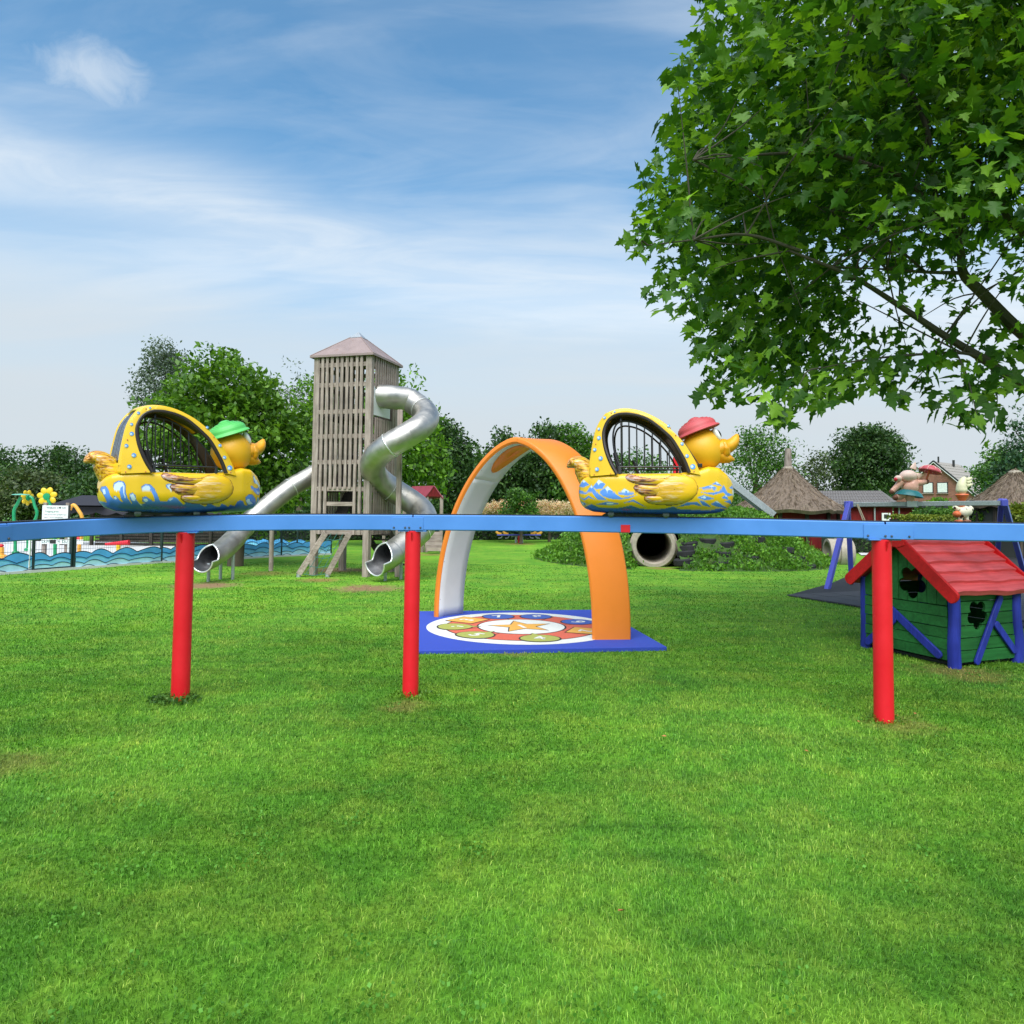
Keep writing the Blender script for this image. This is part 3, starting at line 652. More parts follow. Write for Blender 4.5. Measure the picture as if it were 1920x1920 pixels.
R_BLUE = [[(200, 1000), (245, 995), (300, 1032), (375, 1000), (440, 1030), (560, 1036), (640, 1028), (720, 1008), (800, 1036), (900, 1042), (1000, 1036), (1085, 1012), (1120, 1036), (1250, 1042), (1400, 1046), (1480, 1025), (1560, 1040), (1600, 1005), (1700, 1000), (1700, 1300), (200, 1300)],
          [(388, 850), (440, 786), (498, 825), (472, 865), (420, 870)], [(250, 872), (330, 895), (375, 832), (425, 900), (515, 966), (430, 962), (372, 892), (320, 915), (258, 905)],
          [(438, 895), (520, 843), (592, 915), (640, 945), (775, 918), (700, 947), (620, 957), (540, 952), (480, 932)], [(606, 912), (665, 863), (750, 910), (690, 924)],
          [(255, 933), (310, 953), (350, 926), (415, 964), (350, 945), (310, 968)], [(412, 1002), (520, 978), (630, 995), (540, 1010)], [(265, 972), (328, 1000), (290, 1014)], [(255, 842), (300, 785), (355, 830), (300, 852)],
          [(650, 990), (740, 958), (810, 998), (860, 1030), (740, 976)], [(1296, 856), (1400, 828), (1485, 866), (1420, 874), (1380, 856)], [(1408, 820), (1445, 797), (1494, 836)],
          [(1296, 888), (1400, 895), (1470, 880), (1508, 826), (1540, 890), (1605, 908), (1545, 922), (1502, 887), (1420, 912), (1360, 902)], [(1276, 937), (1335, 916), (1434, 945), (1340, 957)],
          [(1486, 937), (1530, 906), (1553, 952)], [(1106, 1020), (1200, 978), (1280, 974), (1325, 1013), (1250, 996), (1180, 1008)], [(1296, 958), (1340, 968), (1405, 1017), (1330, 1003)],
          [(1396, 992), (1450, 962), (1500, 1000), (1556, 1027), (1450, 1012)], [(1516, 966), (1570, 952), (1594, 992)], [(1556, 850), (1590, 825), (1605, 860)]]
R_WHITE = [[(424, 806), (441, 788), (478, 812), (452, 818), (438, 834)], [(496, 862), (520, 845), (556, 882), (530, 874), (512, 888)], [(640, 886), (665, 865), (705, 886), (672, 882), (655, 896)], [(1310, 936), (1340, 922), (1362, 936), (1336, 942)], [(490, 996), (540, 986), (585, 996), (540, 1002)],
           [(1438, 806), (1446, 799), (1466, 816), (1448, 818)], [(362, 850), (375, 834), (388, 852), (374, 860)], [(275, 985), (292, 990), (310, 1000), (290, 1004)], [(1380, 840), (1404, 830), (1426, 842), (1402, 846)], [(1516, 920), (1530, 908), (1540, 926)], [(1440, 972), (1452, 964), (1474, 984)], [(290, 800), (302, 787), (324, 808), (302, 812)], [(1590, 870), (1612, 860), (1612, 930), (1600, 920)]]
WING = [(665, 760), (690, 740), (740, 742), (800, 758), (900, 776), (960, 780), (1010, 770), (1060, 745), (1130, 735), (1200, 747), (1262, 788), (1290, 850), (1278, 905), (1232, 955), (1150, 993), (1060, 1007), (950, 1003), (868, 988), (831, 960), (832, 932), (860, 924), (815, 926), (768, 897), (738, 860), (752, 833), (785, 827), (740, 818), (690, 795)]
FEATHERS = [[(668, 762), (690, 744), (740, 745), (800, 762), (880, 780), (960, 785), (1040, 780), (1060, 800), (1000, 826), (900, 830), (800, 822), (740, 813), (690, 792)],
            [(744, 860), (757, 838), (800, 830), (900, 836), (1000, 838), (1050, 850), (1040, 885), (960, 912), (880, 926), (820, 922), (772, 893)],
            [(837, 958), (838, 936), (870, 926), (960, 922), (1040, 912), (1090, 930), (1080, 965), (1030, 996), (950, 998), (870, 984)]]
MAINW = [(1286, 850), (1260, 790), (1200, 750), (1130, 739), (1060, 748), (1010, 774), (960, 800), (930, 840), (925, 880), (935, 930), (960, 970), (1000, 996), (1060, 1002), (1150, 988), (1230, 950), (1274, 902)]
def streaks(name, x0, x1, cols, amount=1.0):
    m = bpy.data.materials.new(name); m.use_nodes = True; nt = m.node_tree; p = nt.nodes['Principled BSDF']; p.inputs['Roughness'].default_value = .38
    tc = N(nt, 'ShaderNodeTexCoord'); sp = N(nt, 'ShaderNodeSeparateXYZ'); nt.links.new(tc.outputs['Object'], sp.inputs[0])
    mr = N(nt, 'ShaderNodeMapRange'); mr.inputs[1].default_value = x0; mr.inputs[2].default_value = x1; mr.inputs[3].default_value = 1; mr.inputs[4].default_value = 0; nt.links.new(sp.outputs[0], mr.inputs[0])
    mp = N(nt, 'ShaderNodeMapping'); nt.links.new(tc.outputs['Object'], mp.inputs[0]); mp.inputs['Scale'].default_value = (7, 60, 60)
    n = N(nt, 'ShaderNodeTexNoise', i_Scale=1.0, i_Detail=5.0, i_Roughness=.6, i_Distortion=.3); L(nt, mp, n)
    c = RAMP(nt, n.outputs[0], cols)
    n2 = N(nt, 'ShaderNodeTexNoise', i_Scale=1.3, i_Detail=4.0); mp2 = N(nt, 'ShaderNodeMapping'); nt.links.new(tc.outputs['Object'], mp2.inputs[0]); mp2.inputs['Scale'].default_value = (5, 45, 45); mp2.inputs['Location'].default_value = (3, 1, 2); L(nt, mp2, n2)
    f = MATH(nt, 'MULTIPLY', mr.outputs[0], 1.0); f = MATH(nt, 'ADD', f, MATH(nt, 'MULTIPLY', MATH(nt, 'SUBTRACT', n2.outputs[0], .5), 2.4))
    f = MATH(nt, 'MULTIPLY', MATH(nt, 'MULTIPLY', MATH(nt, 'SUBTRACT', f, .25), 2.2, True), amount); f = MATH(nt, 'MULTIPLY', f, MATH(nt, 'MULTIPLY', mr.outputs[0], 3.0, True))
    nt.links.new(MIX(nt, f, (0.80, 0.47, 0.012), c), p.inputs['Base Color']); return m
FC = [(0.38, (0.035, 0.010, 0.018)), (0.45, (0.20, 0.05, 0.05)), (0.50, (0.60, 0.26, 0.03)), (0.55, (0.42, 0.28, 0.36)), (0.62, (0.74, 0.70, 0.68))]
M['feather'] = streaks('feather_streaks', DX(700), DX(1100), FC, .95)
M['wingmain'] = streaks('wing_streaks', DX(1000), DX(1240), FC, .35)
M['tailpaint'] = streaks('tail_streaks', DX(130), DX(420), [(0.38, (0.05, 0.012, 0.004)), (0.45, (0.30, 0.07, 0.008)), (0.54, (0.66, 0.30, 0.02)), (0.66, (0.75, 0.6, 0.5))], .9)
OUT = [(368, 757), (372, 640), (395, 480), (430, 330), (500, 215), (570, 178), (640, 165), (720, 170), (800, 190), (880, 225), (960, 270), (1050, 340), (1130, 420), (1180, 480), (1230, 560), (1275, 650), (1308, 742)]
INN = [(600, 738), (545, 640), (500, 520), (480, 400), (492, 320), (530, 250), (585, 215), (640, 205), (700, 207), (770, 220), (850, 250), (930, 305), (1010, 375), (1070, 440), (1130, 540), (1175, 625), (1212, 722)]
def fine2(pts, n): return [(v.x, v.y) for v in catmull([(x, y, 0) for x, y in pts], n)]
def PY(y, x=700): return float(np.interp(x, (365, 430, 520, 700, 900, 1100, 1310), (.216, .236, .254, .266, .270, .264, .234))) + .002 - .058 * ((735 - y) / 570)
def duck(which, px, sc, yaw=None):
    p, d = rail_at(px); left = which == 'green'
    lab = 'yellow duck monorail car with green hat and curling blue waves painted on it' if left else 'yellow duck monorail car with red hat and pointed blue waves painted on it'
    t = thing('duck_car', lab, 'ride car', p + Vector((0, 0, .009)), math.atan2(d.y, d.x) if yaw is None else yaw, 'duck cars on the monorail', sc)
    # body ------------------------------------------------------------
    NX, NT = 440, 130
    uu = 0.5 - 0.5 * np.cos(np.linspace(0.02, PI - 0.02, NX)); xs = 245 + uu * (1612 - 245); xs = 0.55 * xs + 0.45 * np.linspace(245.5, 1611.5, NX)
    b_, t_, w_ = body_at(xs); k = np.ones(9) / 9
    sm = lambda a: np.convolve(np.pad(a, 4, 'edge'), k, 'valid'); b2, t2, w2 = sm(b_), sm(t_), sm(w_)
    tf = np.linspace(0, 2 * PI, 4001); cs, sn = np.cos(tf), np.sin(tf); pe = np.where(sn > 0, PEU, PEX); fy_ = np.sign(cs) * np.abs(cs) ** (2 / pe) * .26; fz_ = np.sign(sn) * np.abs(sn) ** (2 / pe) * .16
    al = np.concatenate([[0], np.cumsum(np.hypot(np.diff(fy_) * .22, np.diff(fz_)))]); th = np.interp(np.linspace(0, al[-1], NT, endpoint=False), al, tf); cs, sn = np.cos(th), np.sin(th)
    pe = np.where(sn > 0, PEU, PEX); ey = np.sign(cs) * np.abs(cs) ** (2 / pe); ez = np.sign(sn) * np.abs(sn) ** (2 / pe)
    XX = np.repeat(xs[:, None], NT, 1); YY = (b2 + t2)[:, None] / 2 - (b2 - t2)[:, None] / 2 * ez; WW = w2[:, None] * ey
    V = np.stack([DX(XX), WW, DZ(YY)], -1).reshape(-1, 3)
    ii, kk = np.meshgrid(np.arange(NX - 1), np.arange(NT), indexing='ij'); k2 = (kk + 1) % NT
    Fc = np.stack([ii * NT + kk, (ii + 1) * NT + kk, (ii + 1) * NT + k2, ii * NT + k2], -1).reshape(-1, 4)
    o = np_mesh('body', V, Fc, M['body_print'], t, smooth=True); o.data.flip_normals()
    X, Y = XX.ravel(), YY.ravel(); col = np.empty((len(X), 4)); col[:] = (0.80, 0.49, 0.012, 1)
    def fill(polys, c, f=lambda q: q):
        mk = np.zeros(len(X), bool)
        for q in polys: mk |= in_poly(X, Y, [f(a) for a in q])
        if callable(c): col[mk] = c(X[mk], Y[mk])
        else: col[mk, :3] = c
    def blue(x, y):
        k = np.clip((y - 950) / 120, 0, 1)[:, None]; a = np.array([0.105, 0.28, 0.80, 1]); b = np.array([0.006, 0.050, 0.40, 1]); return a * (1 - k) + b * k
    def grow(q, g):
        cx, cy = sum(a[0] for a in q) / len(q), sum(a[1] for a in q) / len(q); return [(a + (a - cx) / math.hypot(a - cx, b - cy + .01) * g, b + (b - cy) / math.hypot(a - cx, b - cy + .01) * g) for a, b in q]
    if left:
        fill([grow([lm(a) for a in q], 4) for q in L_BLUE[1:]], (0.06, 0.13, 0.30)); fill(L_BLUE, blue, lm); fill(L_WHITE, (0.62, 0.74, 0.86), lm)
        fill([[(1430, 600), (1640, 600), (1640, 760), (1520, 770)]], (0.80, 0.49, 0.012))
    else:
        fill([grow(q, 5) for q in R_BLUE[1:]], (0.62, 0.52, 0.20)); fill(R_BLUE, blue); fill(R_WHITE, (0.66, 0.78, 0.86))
    fill([WING], (0.16, 0.045, 0.02))
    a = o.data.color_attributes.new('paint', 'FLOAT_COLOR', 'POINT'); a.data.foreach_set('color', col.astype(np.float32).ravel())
    # wings -----------------------------------------------------------
    def blob(outl, sgn, h, off, name, m, parent):
        outl = fine2(outl + [outl[0]], 4)[:-1]; cx, cy = sum(q[0] for q in outl) / len(outl), sum(q[1] for q in outl) / len(outl); mb = MB(); rows = []
        for r in (1.0, .985, .95, .88, .75, .55, .3, .02):
            rows.append([(DX(cx + (x - cx) * r), sgn * (float(surf_y(cx + (x - cx) * r, cy + (y - cy) * r)) - .008 + off + h * (1 - r ** 3.2) ** .6), DZ(cy + (y - cy) * r)) for x, y in outl])
        mb.grid(rows, True); return mb.build(name, m, parent, sharp=70)
    for sg in (-1, 1):
        wg = blob(MAINW, sg, .034, .004, 'wing', M['wingmain'], t)
        for q in FEATHERS: blob(q, sg, .026, .002, 'feather', M['feather'], wg)
    # tail ------------------------------------------------------------
    pth = catmull([(DX(x), 0, DZ(y)) for x, y in ((370, 800), (330, 735), (292, 680), (250, 636), (205, 622), (165, 640), (136, 664))], 5)
    MB().tube(pth, [.100, .098, .088, .072, .055, .034, .010], 24, flat=[1.35, 1.3, 1.3, 1.4, 1.6, 1.9, 3.0], up=(0, 1, 0.001) if False else None).build('tail', M['tailpaint'], t, sharp=60)
    # canopy ----------------------------------------------------------
    fo, fi = fine2(OUT, 5), fine2(INN, 5)
    for sg in (-1, 1):
        mb = MB(); rows = []
        for (ax, ay), (cx, cy) in zip(fo, fi):
            th_ = .011; pa, pc = PY(ay, ax) * sg, PY(cy, cx) * sg
            rows.append([(DX(ax), pa + th_ * sg, DZ(ay)), (DX(ax * .5 + cx * .5), (pa + pc) / 2 + th_ * 1.5 * sg, DZ(ay * .5 + cy * .5)), (DX(cx), pc + th_ * sg, DZ(cy)), (DX(cx), pc - th_ * sg, DZ(cy)), (DX(ax), pa - th_ * sg, DZ(ay))])
        mb.grid(rows, True); mb.m = [1 if (i % 5) in (2, 3) else 0 for i in range(len(mb.f))]; mb.add(rows[0], [(0, 1, 2, 3, 4)]); mb.add(rows[-1], [(4, 3, 2, 1, 0)])
        pn = mb.build('canopy_side', [M['yellow'], M['inner']], t, sharp=35)
        MB().tube([(DX(x), sg * (PY(y, x) + .004), DZ(y)) for x, y in fi], .016, 8).build('window_trim', M['trim'], pn)
        dots = [(425, 695, 17), (457, 598, 18), (403, 520, 15), (440, 417, 17), (438, 336, 12), (487, 236, 13), (575, 185, 9), (1040, 318, 12), (1153, 474, 14), (1194, 580, 15), (1242, 672, 22), (505, 640, 0)]
        for x, y, r in dots:
            if not r: continue
            # offset to the panel's own outer face
            q = PY(y, x) + .0185
            dm = MB().lathe([(r * DS, 0), (r * DS, .0022), (0, .0024)], 20, (DX(x), sg * q, DZ(y)), Matrix.Rotation(sg * -PI / 2, 3, 'X')); do = dm.build('painted_dot', M['dot'], pn, sharp=0)
            q2 = MB().lathe([(r * DS * .55, 0.0025), (0, .0034)], 14, (DX(x - r * .3), sg * q, DZ(y + r * (.25 if left else -.05))), Matrix.Rotation(sg * -PI / 2, 3, 'X')); q2.cur = 0; o2 = q2.build('dot_highlight', M['dotw'], pn, sharp=0)
        for x, y in ((400, 742), (545, 735), (545, 195), (1252, 714), (410, 470), (1100, 400)):
            MB().lathe([(.005, 0), (.004, .004), (0, .005)], 8, (DX(x), sg * (PY(y, x) + .016), DZ(y)), Matrix.Rotation(sg * -PI / 2, 3, 'X')).build('screw', M['hat_red'], pn, sharp=0)
        # cage gate
        fr = fine2([(622, 672), (580, 560), (562, 440), (566, 350), (592, 290), (640, 266), (700, 268), (770, 288), (850, 330), (930, 392), (1010, 470), (1080, 562), (1140, 672)], 6)
        yy = lambda y: sg * (PY(y) - .045)
        cg = MB().tube([(DX(x), yy(y), DZ(y)) for x, y in fr], .0075, 8).build('cage_gate', M['cage'], t)
        MB().tube([(DX(612), yy(672), DZ(672)), (DX(1150), yy(672), DZ(672))], .0075, 8).build('bottom_rail', M['cage'], cg)
        MB().bar((DX(622), yy(672), DZ(672)), (DX(622), yy(735), DZ(735)), .02, .02).build('hinge_post', M['cage'], cg); MB().bar((DX(1136), yy(672), DZ(672)), (DX(1136), yy(728), DZ(728)), .016, .016).build('latch_post', M['cage'], cg)
        MB().bar((DX(628), yy(210), DZ(225)), (DX(628), yy(300), DZ(300)), .012, .012).build('hanger', M['cage'], cg)
        fx = [q[0] for q in fr]; fy = [q[1] for q in fr]; top = sorted((q for q in fr if q[1] < 600 or q[0] > 700))
        for x in (630, 698, 766, 834, 902, 972, 1045):
            ty = min(y for (xx, y) in fr if abs(xx - x) < 22); MB().tube([(DX(x), yy(ty), DZ(ty)), (DX(x + 4), yy(672), DZ(672))], .0052, 6).build('bar', M['cage'], cg)
    # roof strip, rear grille, seat
    def strip(pts, name, m, inset=0, bulge=.02, ns=8, **k):
        mb = MB(); rows = []
        for i, (x, y) in enumerate(pts):
            a = Vector((x, y)); nx_ = Vector(pts[min(i + 1, len(pts) - 1)]) - Vector(pts[max(i - 1, 0)]); nrm = Vector((nx_.y, -nx_.x)).normalized()
            row = []
            for j in range(ns + 1):
                s_ = -1 + 2 * j / ns; o_ = bulge / DS * (1 - s_ * s_); row.append((DX(x + nrm.x * o_), s_ * (PY(y, x) - inset), DZ(y + nrm.y * o_)))
            rows.append(row)
        mb.grid(rows); return mb.build(name, m, t, **k)
    strip(fo[20:56], 'roof', [M['yellow']], solid=.016)
    strip([(x + 12, y + 8) for x, y in fo[20:56]], 'roof_lining', M['inner'], inset=.02, bulge=.01, solid=.004)
    strip(fo[0:5], 'rear_sill', M['yellow'], solid=.016)
    gr = strip([(x + 6, y) for x, y in fo[4:21]], 'rear_grille', M['cage'], inset=.03, bulge=.016, solid=.004)
    for k in range(-3, 4):
        MB().tube([(DX(x - 10), k * .05 * (PY(y) / .25), DZ(y)) for x, y in fo[5:20]], .005, 6).build('grille_bar', M['steel'], gr)
    for sg in (-1, 1): strip_pts = [(x, y) for x, y in fo[3:22]]; MB().tube([(DX(x), sg * (PY(y, x) - .014), DZ(y)) for x, y in strip_pts], .018, 8).build('rear_pillar', M['yellow'], t)
    st = MB().box((DX(690), 0, DZ(775)), (.18, .34, .05)).build('seat', M['seat'], t, bevel=.012)
    MB().box((DX(598), 0, DZ(640)), (.035, .34, .19), Matrix.Rotation(-.22, 3, 'Y')).build('backrest', M['seat'], st, bevel=.01)
    MB().tube([(DX(735), 0, DZ(600)), (DX(770), 0, DZ(690)), (DX(790), 0, DZ(740))], .012, 8).build('safety_bar', M['cage'], st)
    # head ------------------------------------------------------------
    hd = MB(); prof = [(-190, 0), (-186, .045), (-170, .088), (-140, .128), (-95, .158), (-40, .172), (20, .172), (80, .160), (130, .138), (160, .108), (178, .07), (186, .03), (188, 0)]
    rows = []
    for ph in np.linspace(0, PI, 22):
        row = []
        for a in np.linspace(0, 2 * PI, 40, endpoint=False):
            x = math.sin(ph) * math.cos(a); y = math.sin(ph) * math.sin(a); z = math.cos(ph)
            chk = 1 + .10 * max(0, -z) * max(0, x + .3)            # fuller cheeks below
            row.append((DX(1345 + 186 * x * (1.0 + .06 * (-z))), y * .168 * chk, DZ(505 - 188 * z * (1 + .03 * x))))
        rows.append(row)
    hd.grid(rows, True); h = hd.build('head', M['head_yellow'], t, sharp=70)
    bk = MB(); bk.tube(catmull([(DX(x), 0, DZ(y)) for x, y in ((1480, 505), (1530, 482), (1575, 470), (1612, 440), (1634, 400), (1646, 366))], 4), [.078, .070, .056, .046, .032, .010], 20, flat=[1.45, 1.5, 1.55, 1.45, 1.3, 1.2]); bk.build('upper_beak', M['beak'], h, sharp=70)
    MB().tube(catmull([(DX(x), 0, DZ(y)) for x, y in ((1490, 560), (1540, 578), (1585, 588), (1622, 596))], 4), [.060, .045, .032, .008], 18, flat=[1.6, 1.7, 1.8, 1.6]).build('lower_beak', M['beak'], h, sharp=70)
    MB().tube(catmull([(DX(x), 0, DZ(y)) for x, y in ((1496, 432), (1522, 450), (1538, 500), (1542, 550), (1540, 600))], 4), [.02, .04, .045, .04, .012], 16, flat=[2.6, 2.6, 2.6, 2.5, 3]).build('cheek', M['beak'], h, sharp=70)
    for sg in (-1, 1):
        e = MB().ball((DX(1462), sg * .062, DZ(375)), (.026, .042, .058), 20, 14, Matrix.Rotation(-.5, 3, 'Y')).build('eye', M['eye_white'], h)
        MB().ball((DX(1479), sg * .068, DZ(368)), (.016, .024, .036), 16, 10, Matrix.Rotation(-.5, 3, 'Y')).build('pupil', M['eye_black'], h) if False else MB().ball((DX(1479), sg * .068, DZ(368)), (.016, .024, .036), 16, 10, Matrix.Rotation(-.5, 3, 'Y')).build('pupil', M['eye_black'], h)
    pr = [(0, -.006), (.150, -.004), (.166, -.010), (.172, -.004), (.165, .008)]
    r0, z0 = .150, .016
    for k in range(7):
        f = k / 7; rr = .150 * (1 - f ** 2.2) + .0; zz = .016 + .098 * (f ** .75); pr += [(rr, zz), (rr * .985, zz + .006)]
    pr += [(.02, .121), (0, .122)]
    MB().lathe(pr, 40, (DX(1308), 0, DZ(342)), Matrix.Rotation(-.37, 3, 'Y'), sx=1.06, sy=1.12).build('hat', M['hat_green' if left else 'hat_red'], t, sharp=50)
    if not left: MB().tube([(DX(1160), -.2, DZ(440)), (DX(1300), -.215, DZ(655))], .004, 6).build('strap', M['cage'], t); MB().box((DX(1305), -.215, DZ(660)), (.035, .02, .03)).build('buckle', M['cage'], t, bevel=.003)
    # bogies ----------------------------------------------------------
    for x in (525, 1010):
        bo = MB().prism([(x - 75, 1106), (x - 40, 1082), (x + 60, 1078), (x + 110, 1082), (x + 135, 1106)], lambda a, b: (DX(a), -.055, DZ(b)), lambda a, b: (DX(a), .055, DZ(b))).build('bogie', M['black'], t, sharp=20)
        for sx in (15,):
            MB().lathe([(.02, -.012), (.026, -.010), (.026, .010), (.02, .012)], 18, (DX(x + sx), -.068, DZ(1088)), Matrix.Rotation(PI / 2, 3, 'X')).build('wheel', M['bolt'], bo)
    MB().bar((DX(490), 0, DZ(1090)), (DX(1100), 0, DZ(1090)), .06, .02).build('chassis', M['black'], t)
    return t
duck('green', 343, 1.0, math.radians(39))
duck('red', 1228, 1.005)

# ================================================================== painted mat and arch
FL_, FR_, BR_, BL_ = [Vector((x, y, 0)) for x, y in MATC]
mc = (FL_ + FR_ + BR_ + BL_) / 4; mrz = math.atan2(FR_.y - FL_.y, FR_.x - FL_.x)
mt = thing('play_mat', 'square blue rubber mat with a numbered circle and star under the arch', 'mat', mc, mrz)
hw, hd_ = (FR_ - FL_).length / 2, (BL_ - FL_).length / 2
MB().box((0, 0, .012), (hw * 2, hd_ * 2, .05)).build('base', M['mat_blue'], mt, bevel=.006)
def disc(name, m, r, z, c=(0, 0), a0=0, a1=2 * PI, r0=0, n=64, sx=1, sy=1, rot=0, parent=None):
    vs = []; k = max(3, int(n * (a1 - a0) / (2 * PI)))
    pts = [(r * math.cos(a0 + (a1 - a0) * i / k), r * math.sin(a0 + (a1 - a0) * i / k)) for i in range(k + (a1 - a0 < 6.28))]
    if r0: pts += [(r0 * math.cos(a1 - (a1 - a0) * i / k), r0 * math.sin(a1 - (a1 - a0) * i / k)) for i in range(k + 1)]
    ca, sa = math.cos(rot), math.sin(rot); pts = [(c[0] + x * sx * ca - y * sy * sa, c[1] + x * sx * sa + y * sy * ca) for x, y in pts]
    b = MB(); b.add([(x, y, z) for x, y in pts], [tuple(range(len(pts)))]); return b.build(name, m, parent or mt, sharp=0)
z = .0385; R0 = 1.235
disc('white_circle', M['mat_white'], R0, z)
ringo = disc('ring_outline', M['mat_line'], R0 * .815, z + .0010)
secs = 8
for k in range(secs):
    a = 2 * PI * k / secs + .16; disc('ring_segment', M['mat_red'], R0 * .80, z + .0020, a0=a + .014, a1=a + 2 * PI / secs - .014, r0=R0 * .475, n=96)
disc('centre_outline', M['mat_line'], R0 * .47, z + .0022); disc('centre_circle', M['mat_white'], R0 * .455, z + .0032)
sp_ = lambda r1, r2, rot: [((r1 if i % 2 == 0 else r2) * math.cos(rot + i * PI / 5), (r1 if i % 2 == 0 else r2) * math.sin(rot + i * PI / 5)) for i in range(10)]
for nm, mm, r1, r2, zz in (('star_outline', 'mat_line', .46, .20, .0042), ('star', 'mat_yellow', .42, .18, .0052)):
    b = MB(); b.add([(x, y, z + zz) for x, y in sp_(r1, r2, PI / 2 + .1)], [tuple(range(10))]); b.build(nm, M[mm], mt, sharp=0)
def numeral(txt, c, rot, size, zz):
    cu = bpy.data.curves.new('numeral', 'FONT'); cu.body = txt; cu.size = size; cu.align_x = 'CENTER'; cu.align_y = 'CENTER'; cu.offset = .012 * size * 2
    o = bpy.data.objects.new('numeral', cu); COL.objects.link(o); o.location = (0, 0, 0)
    dg = bpy.context.evaluated_depsgraph_get(); me = bpy.data.meshes.new_from_object(o.evaluated_get(dg)); bpy.data.objects.remove(o)
    me.materials.clear(); me.materials.append(M['mat_white']); n_ = bpy.data.objects.new('numeral', me); COL.objects.link(n_); n_.parent = mt
    n_.location = (c[0], c[1], zz); n_.rotation_euler = (0, 0, rot); return n_
numeral('1', (0, 0), PI + .2, .34, z + .0062)
# the patches round the ring: (angle, colour, shape, numeral)
PT = [(68, 'mat_blue2', 'o', '8'), (20, 'mat_blue2', 'o', '9'), (-28, 'mat_yellow', 'q', '2'), (-84, 'mat_green', 'd', '4'), (-138, 'mat_green', 'd', '5'), (178, 'mat_green', 'd', '6'), (140, 'mat_yellow', 'q', '3'), (104, 'mat_blue2', 'o', '7')]
for ang, mm, shp, nn in PT:
    a = math.radians(ang); rr = R0 * .70; c = (rr * math.cos(a), rr * math.sin(a)); rot = a - PI / 2
    for nm, q, dz, sc in (('patch_outline', 'mat_line', .0052, 1.09), ('patch', mm, .0062, 1.0)):
        if shp == 'o': disc(nm, M[q], .215 * sc, z + dz, c, n=32)
        elif shp == 'q': disc(nm, M[q], .29 * sc, z + dz, c, n=4, rot=a + PI / 4)
        else:
            b = MB(); pts = [(.235 * sc * math.cos(t) * (1 - .12 * math.sin(t)), .22 * sc * math.sin(t) + (.10 * sc if abs(t - PI / 2) < .2 else 0)) for t in np.linspace(0, 2 * PI, 28, endpoint=False)]
            ca, sa = math.cos(rot + PI), math.sin(rot + PI); b.add([(c[0] + x * ca - y * sa, c[1] + x * sa + y * ca, z + dz) for x, y in pts], [tuple(range(28))]); b.build(nm, M[q], mt, sharp=0)
    numeral(nn, c, rot + (0 if shp != 'd' else PI), .28, z + .0072)

ac = thing('orange_arch', 'tall orange playground arch with white inner face standing on the blue mat', 'arch', gp(985, 1180))
def arch():
    Lc, Rc = Vector((-.885, 10.43, 0)), Vector((1.205, 8.66, 0)); Wl, Wr = Vector((.66, .75, 0)), Vector((.995, .10, 0)); n = 72
    apex = 2.42; rows = []; T = .085; ns = 6
    mb = MB(); mb2 = MB(); wl = .54; wr = .46; inner = []
    P = []
    for i in range(n + 1):
        th = PI * i / n; u_ = -math.cos(th); s_ = (abs(u_) ** (1.12 if u_ > 0 else 1.18)) * (1 if u_ > 0 else -1); k = (s_ + 1) / 2 + .035 * (1 - s_ * s_)
        z_ = apex * (math.sin(th) ** .93) - .0
        P.append(Lc.lerp(Rc, k) + Vector((0, 0, z_ + .036)))
    for i in range(n + 1):
        d = (P[min(i + 1, n)] - P[max(i - 1, 0)]).normalized()
        k = i / n; kk = k * k * (3 - 2 * k); W = Wl.lerp(Wr, kk).normalized(); wd = wl + (wr - wl) * k
        out_ = d.cross(W).normalized()
        if i <= n / 2 and out_.x > 0 and i < 5: out_ = -out_
        if (out_.z < 0 and 5 < i < n - 5): out_ = -out_
        if i >= n - 5 and out_.x < 0: out_ = -out_
        W = out_.cross(d).normalized()
        if W.y < 0: W = -W
        h = T / 2; e = .022; sec = [(-wd / 2, -h + e), (-wd / 2, h - e), (-wd / 2 + e * .4, h - e * .35), (-wd / 2 + e, h), (wd / 2 - e, h), (wd / 2 - e * .4, h - e * .35), (wd / 2, h - e), (wd / 2, -h + e), (wd / 2 - e, -h), (-wd / 2 + e, -h)]
        rows.append([P[i] + W * a + out_ * b for a, b in sec])
        inner.append([P[i] + W * a - out_ * (h + .004) for a in np.linspace(-wd / 2 + .028, wd / 2 - .028, 5)])
    mb.grid(rows, True); mb.add(rows[0], [tuple(range(10))]); mb.add(rows[-1], [tuple(range(9, -1, -1))])
    mb.build('frame', M['orange'], ac, True, sharp=32)
    for a, b in ((0, 21), (21, 36), (36, 51), (51, n)):
        pn = MB(); pn.grid([inner[i] for i in range(a, b + 1)]); p_ = pn.build('inner_panel', M['arch_white'], ac, True, solid=.003)
        for i in range(a + 2, b - 1, 5):
            for j in (0, 4):
                q = Vector(inner[i][j]).lerp(Vector(inner[i][2]), .06); MB().ball(q, .006, 6, 4).build('screw', M['bolt'], p_, True, sharp=0)
    # long orange oval let into the inner face just left of the top
    def ip(ti, ta): i = int(min(max(ti, 0), n - 1)); f = ti - i; a = Vector(inner[i][0]).lerp(Vector(inner[i][4]), ta); b = Vector(inner[i + 1][0]).lerp(Vector(inner[i + 1][4]), ta); nrm = (P[min(i + 1, n)] - P[i]).cross(Vector(inner[i][4]) - Vector(inner[i][0])).normalized(); nrm = nrm if nrm.z < 0 else -nrm; return a.lerp(b, f) + nrm * .006
    ov = MB(); rr = []
    for r in (1, .5, .02): rr.append([ip(30 + 7.0 * r * math.cos(t), .5 + .34 * r * math.sin(t)) for t in np.linspace(0, 2 * PI, 40, endpoint=False)])
    ov.grid(rr, True); ov.build('orange_inlay', M['orange'], ac, True, solid=.004)
arch()

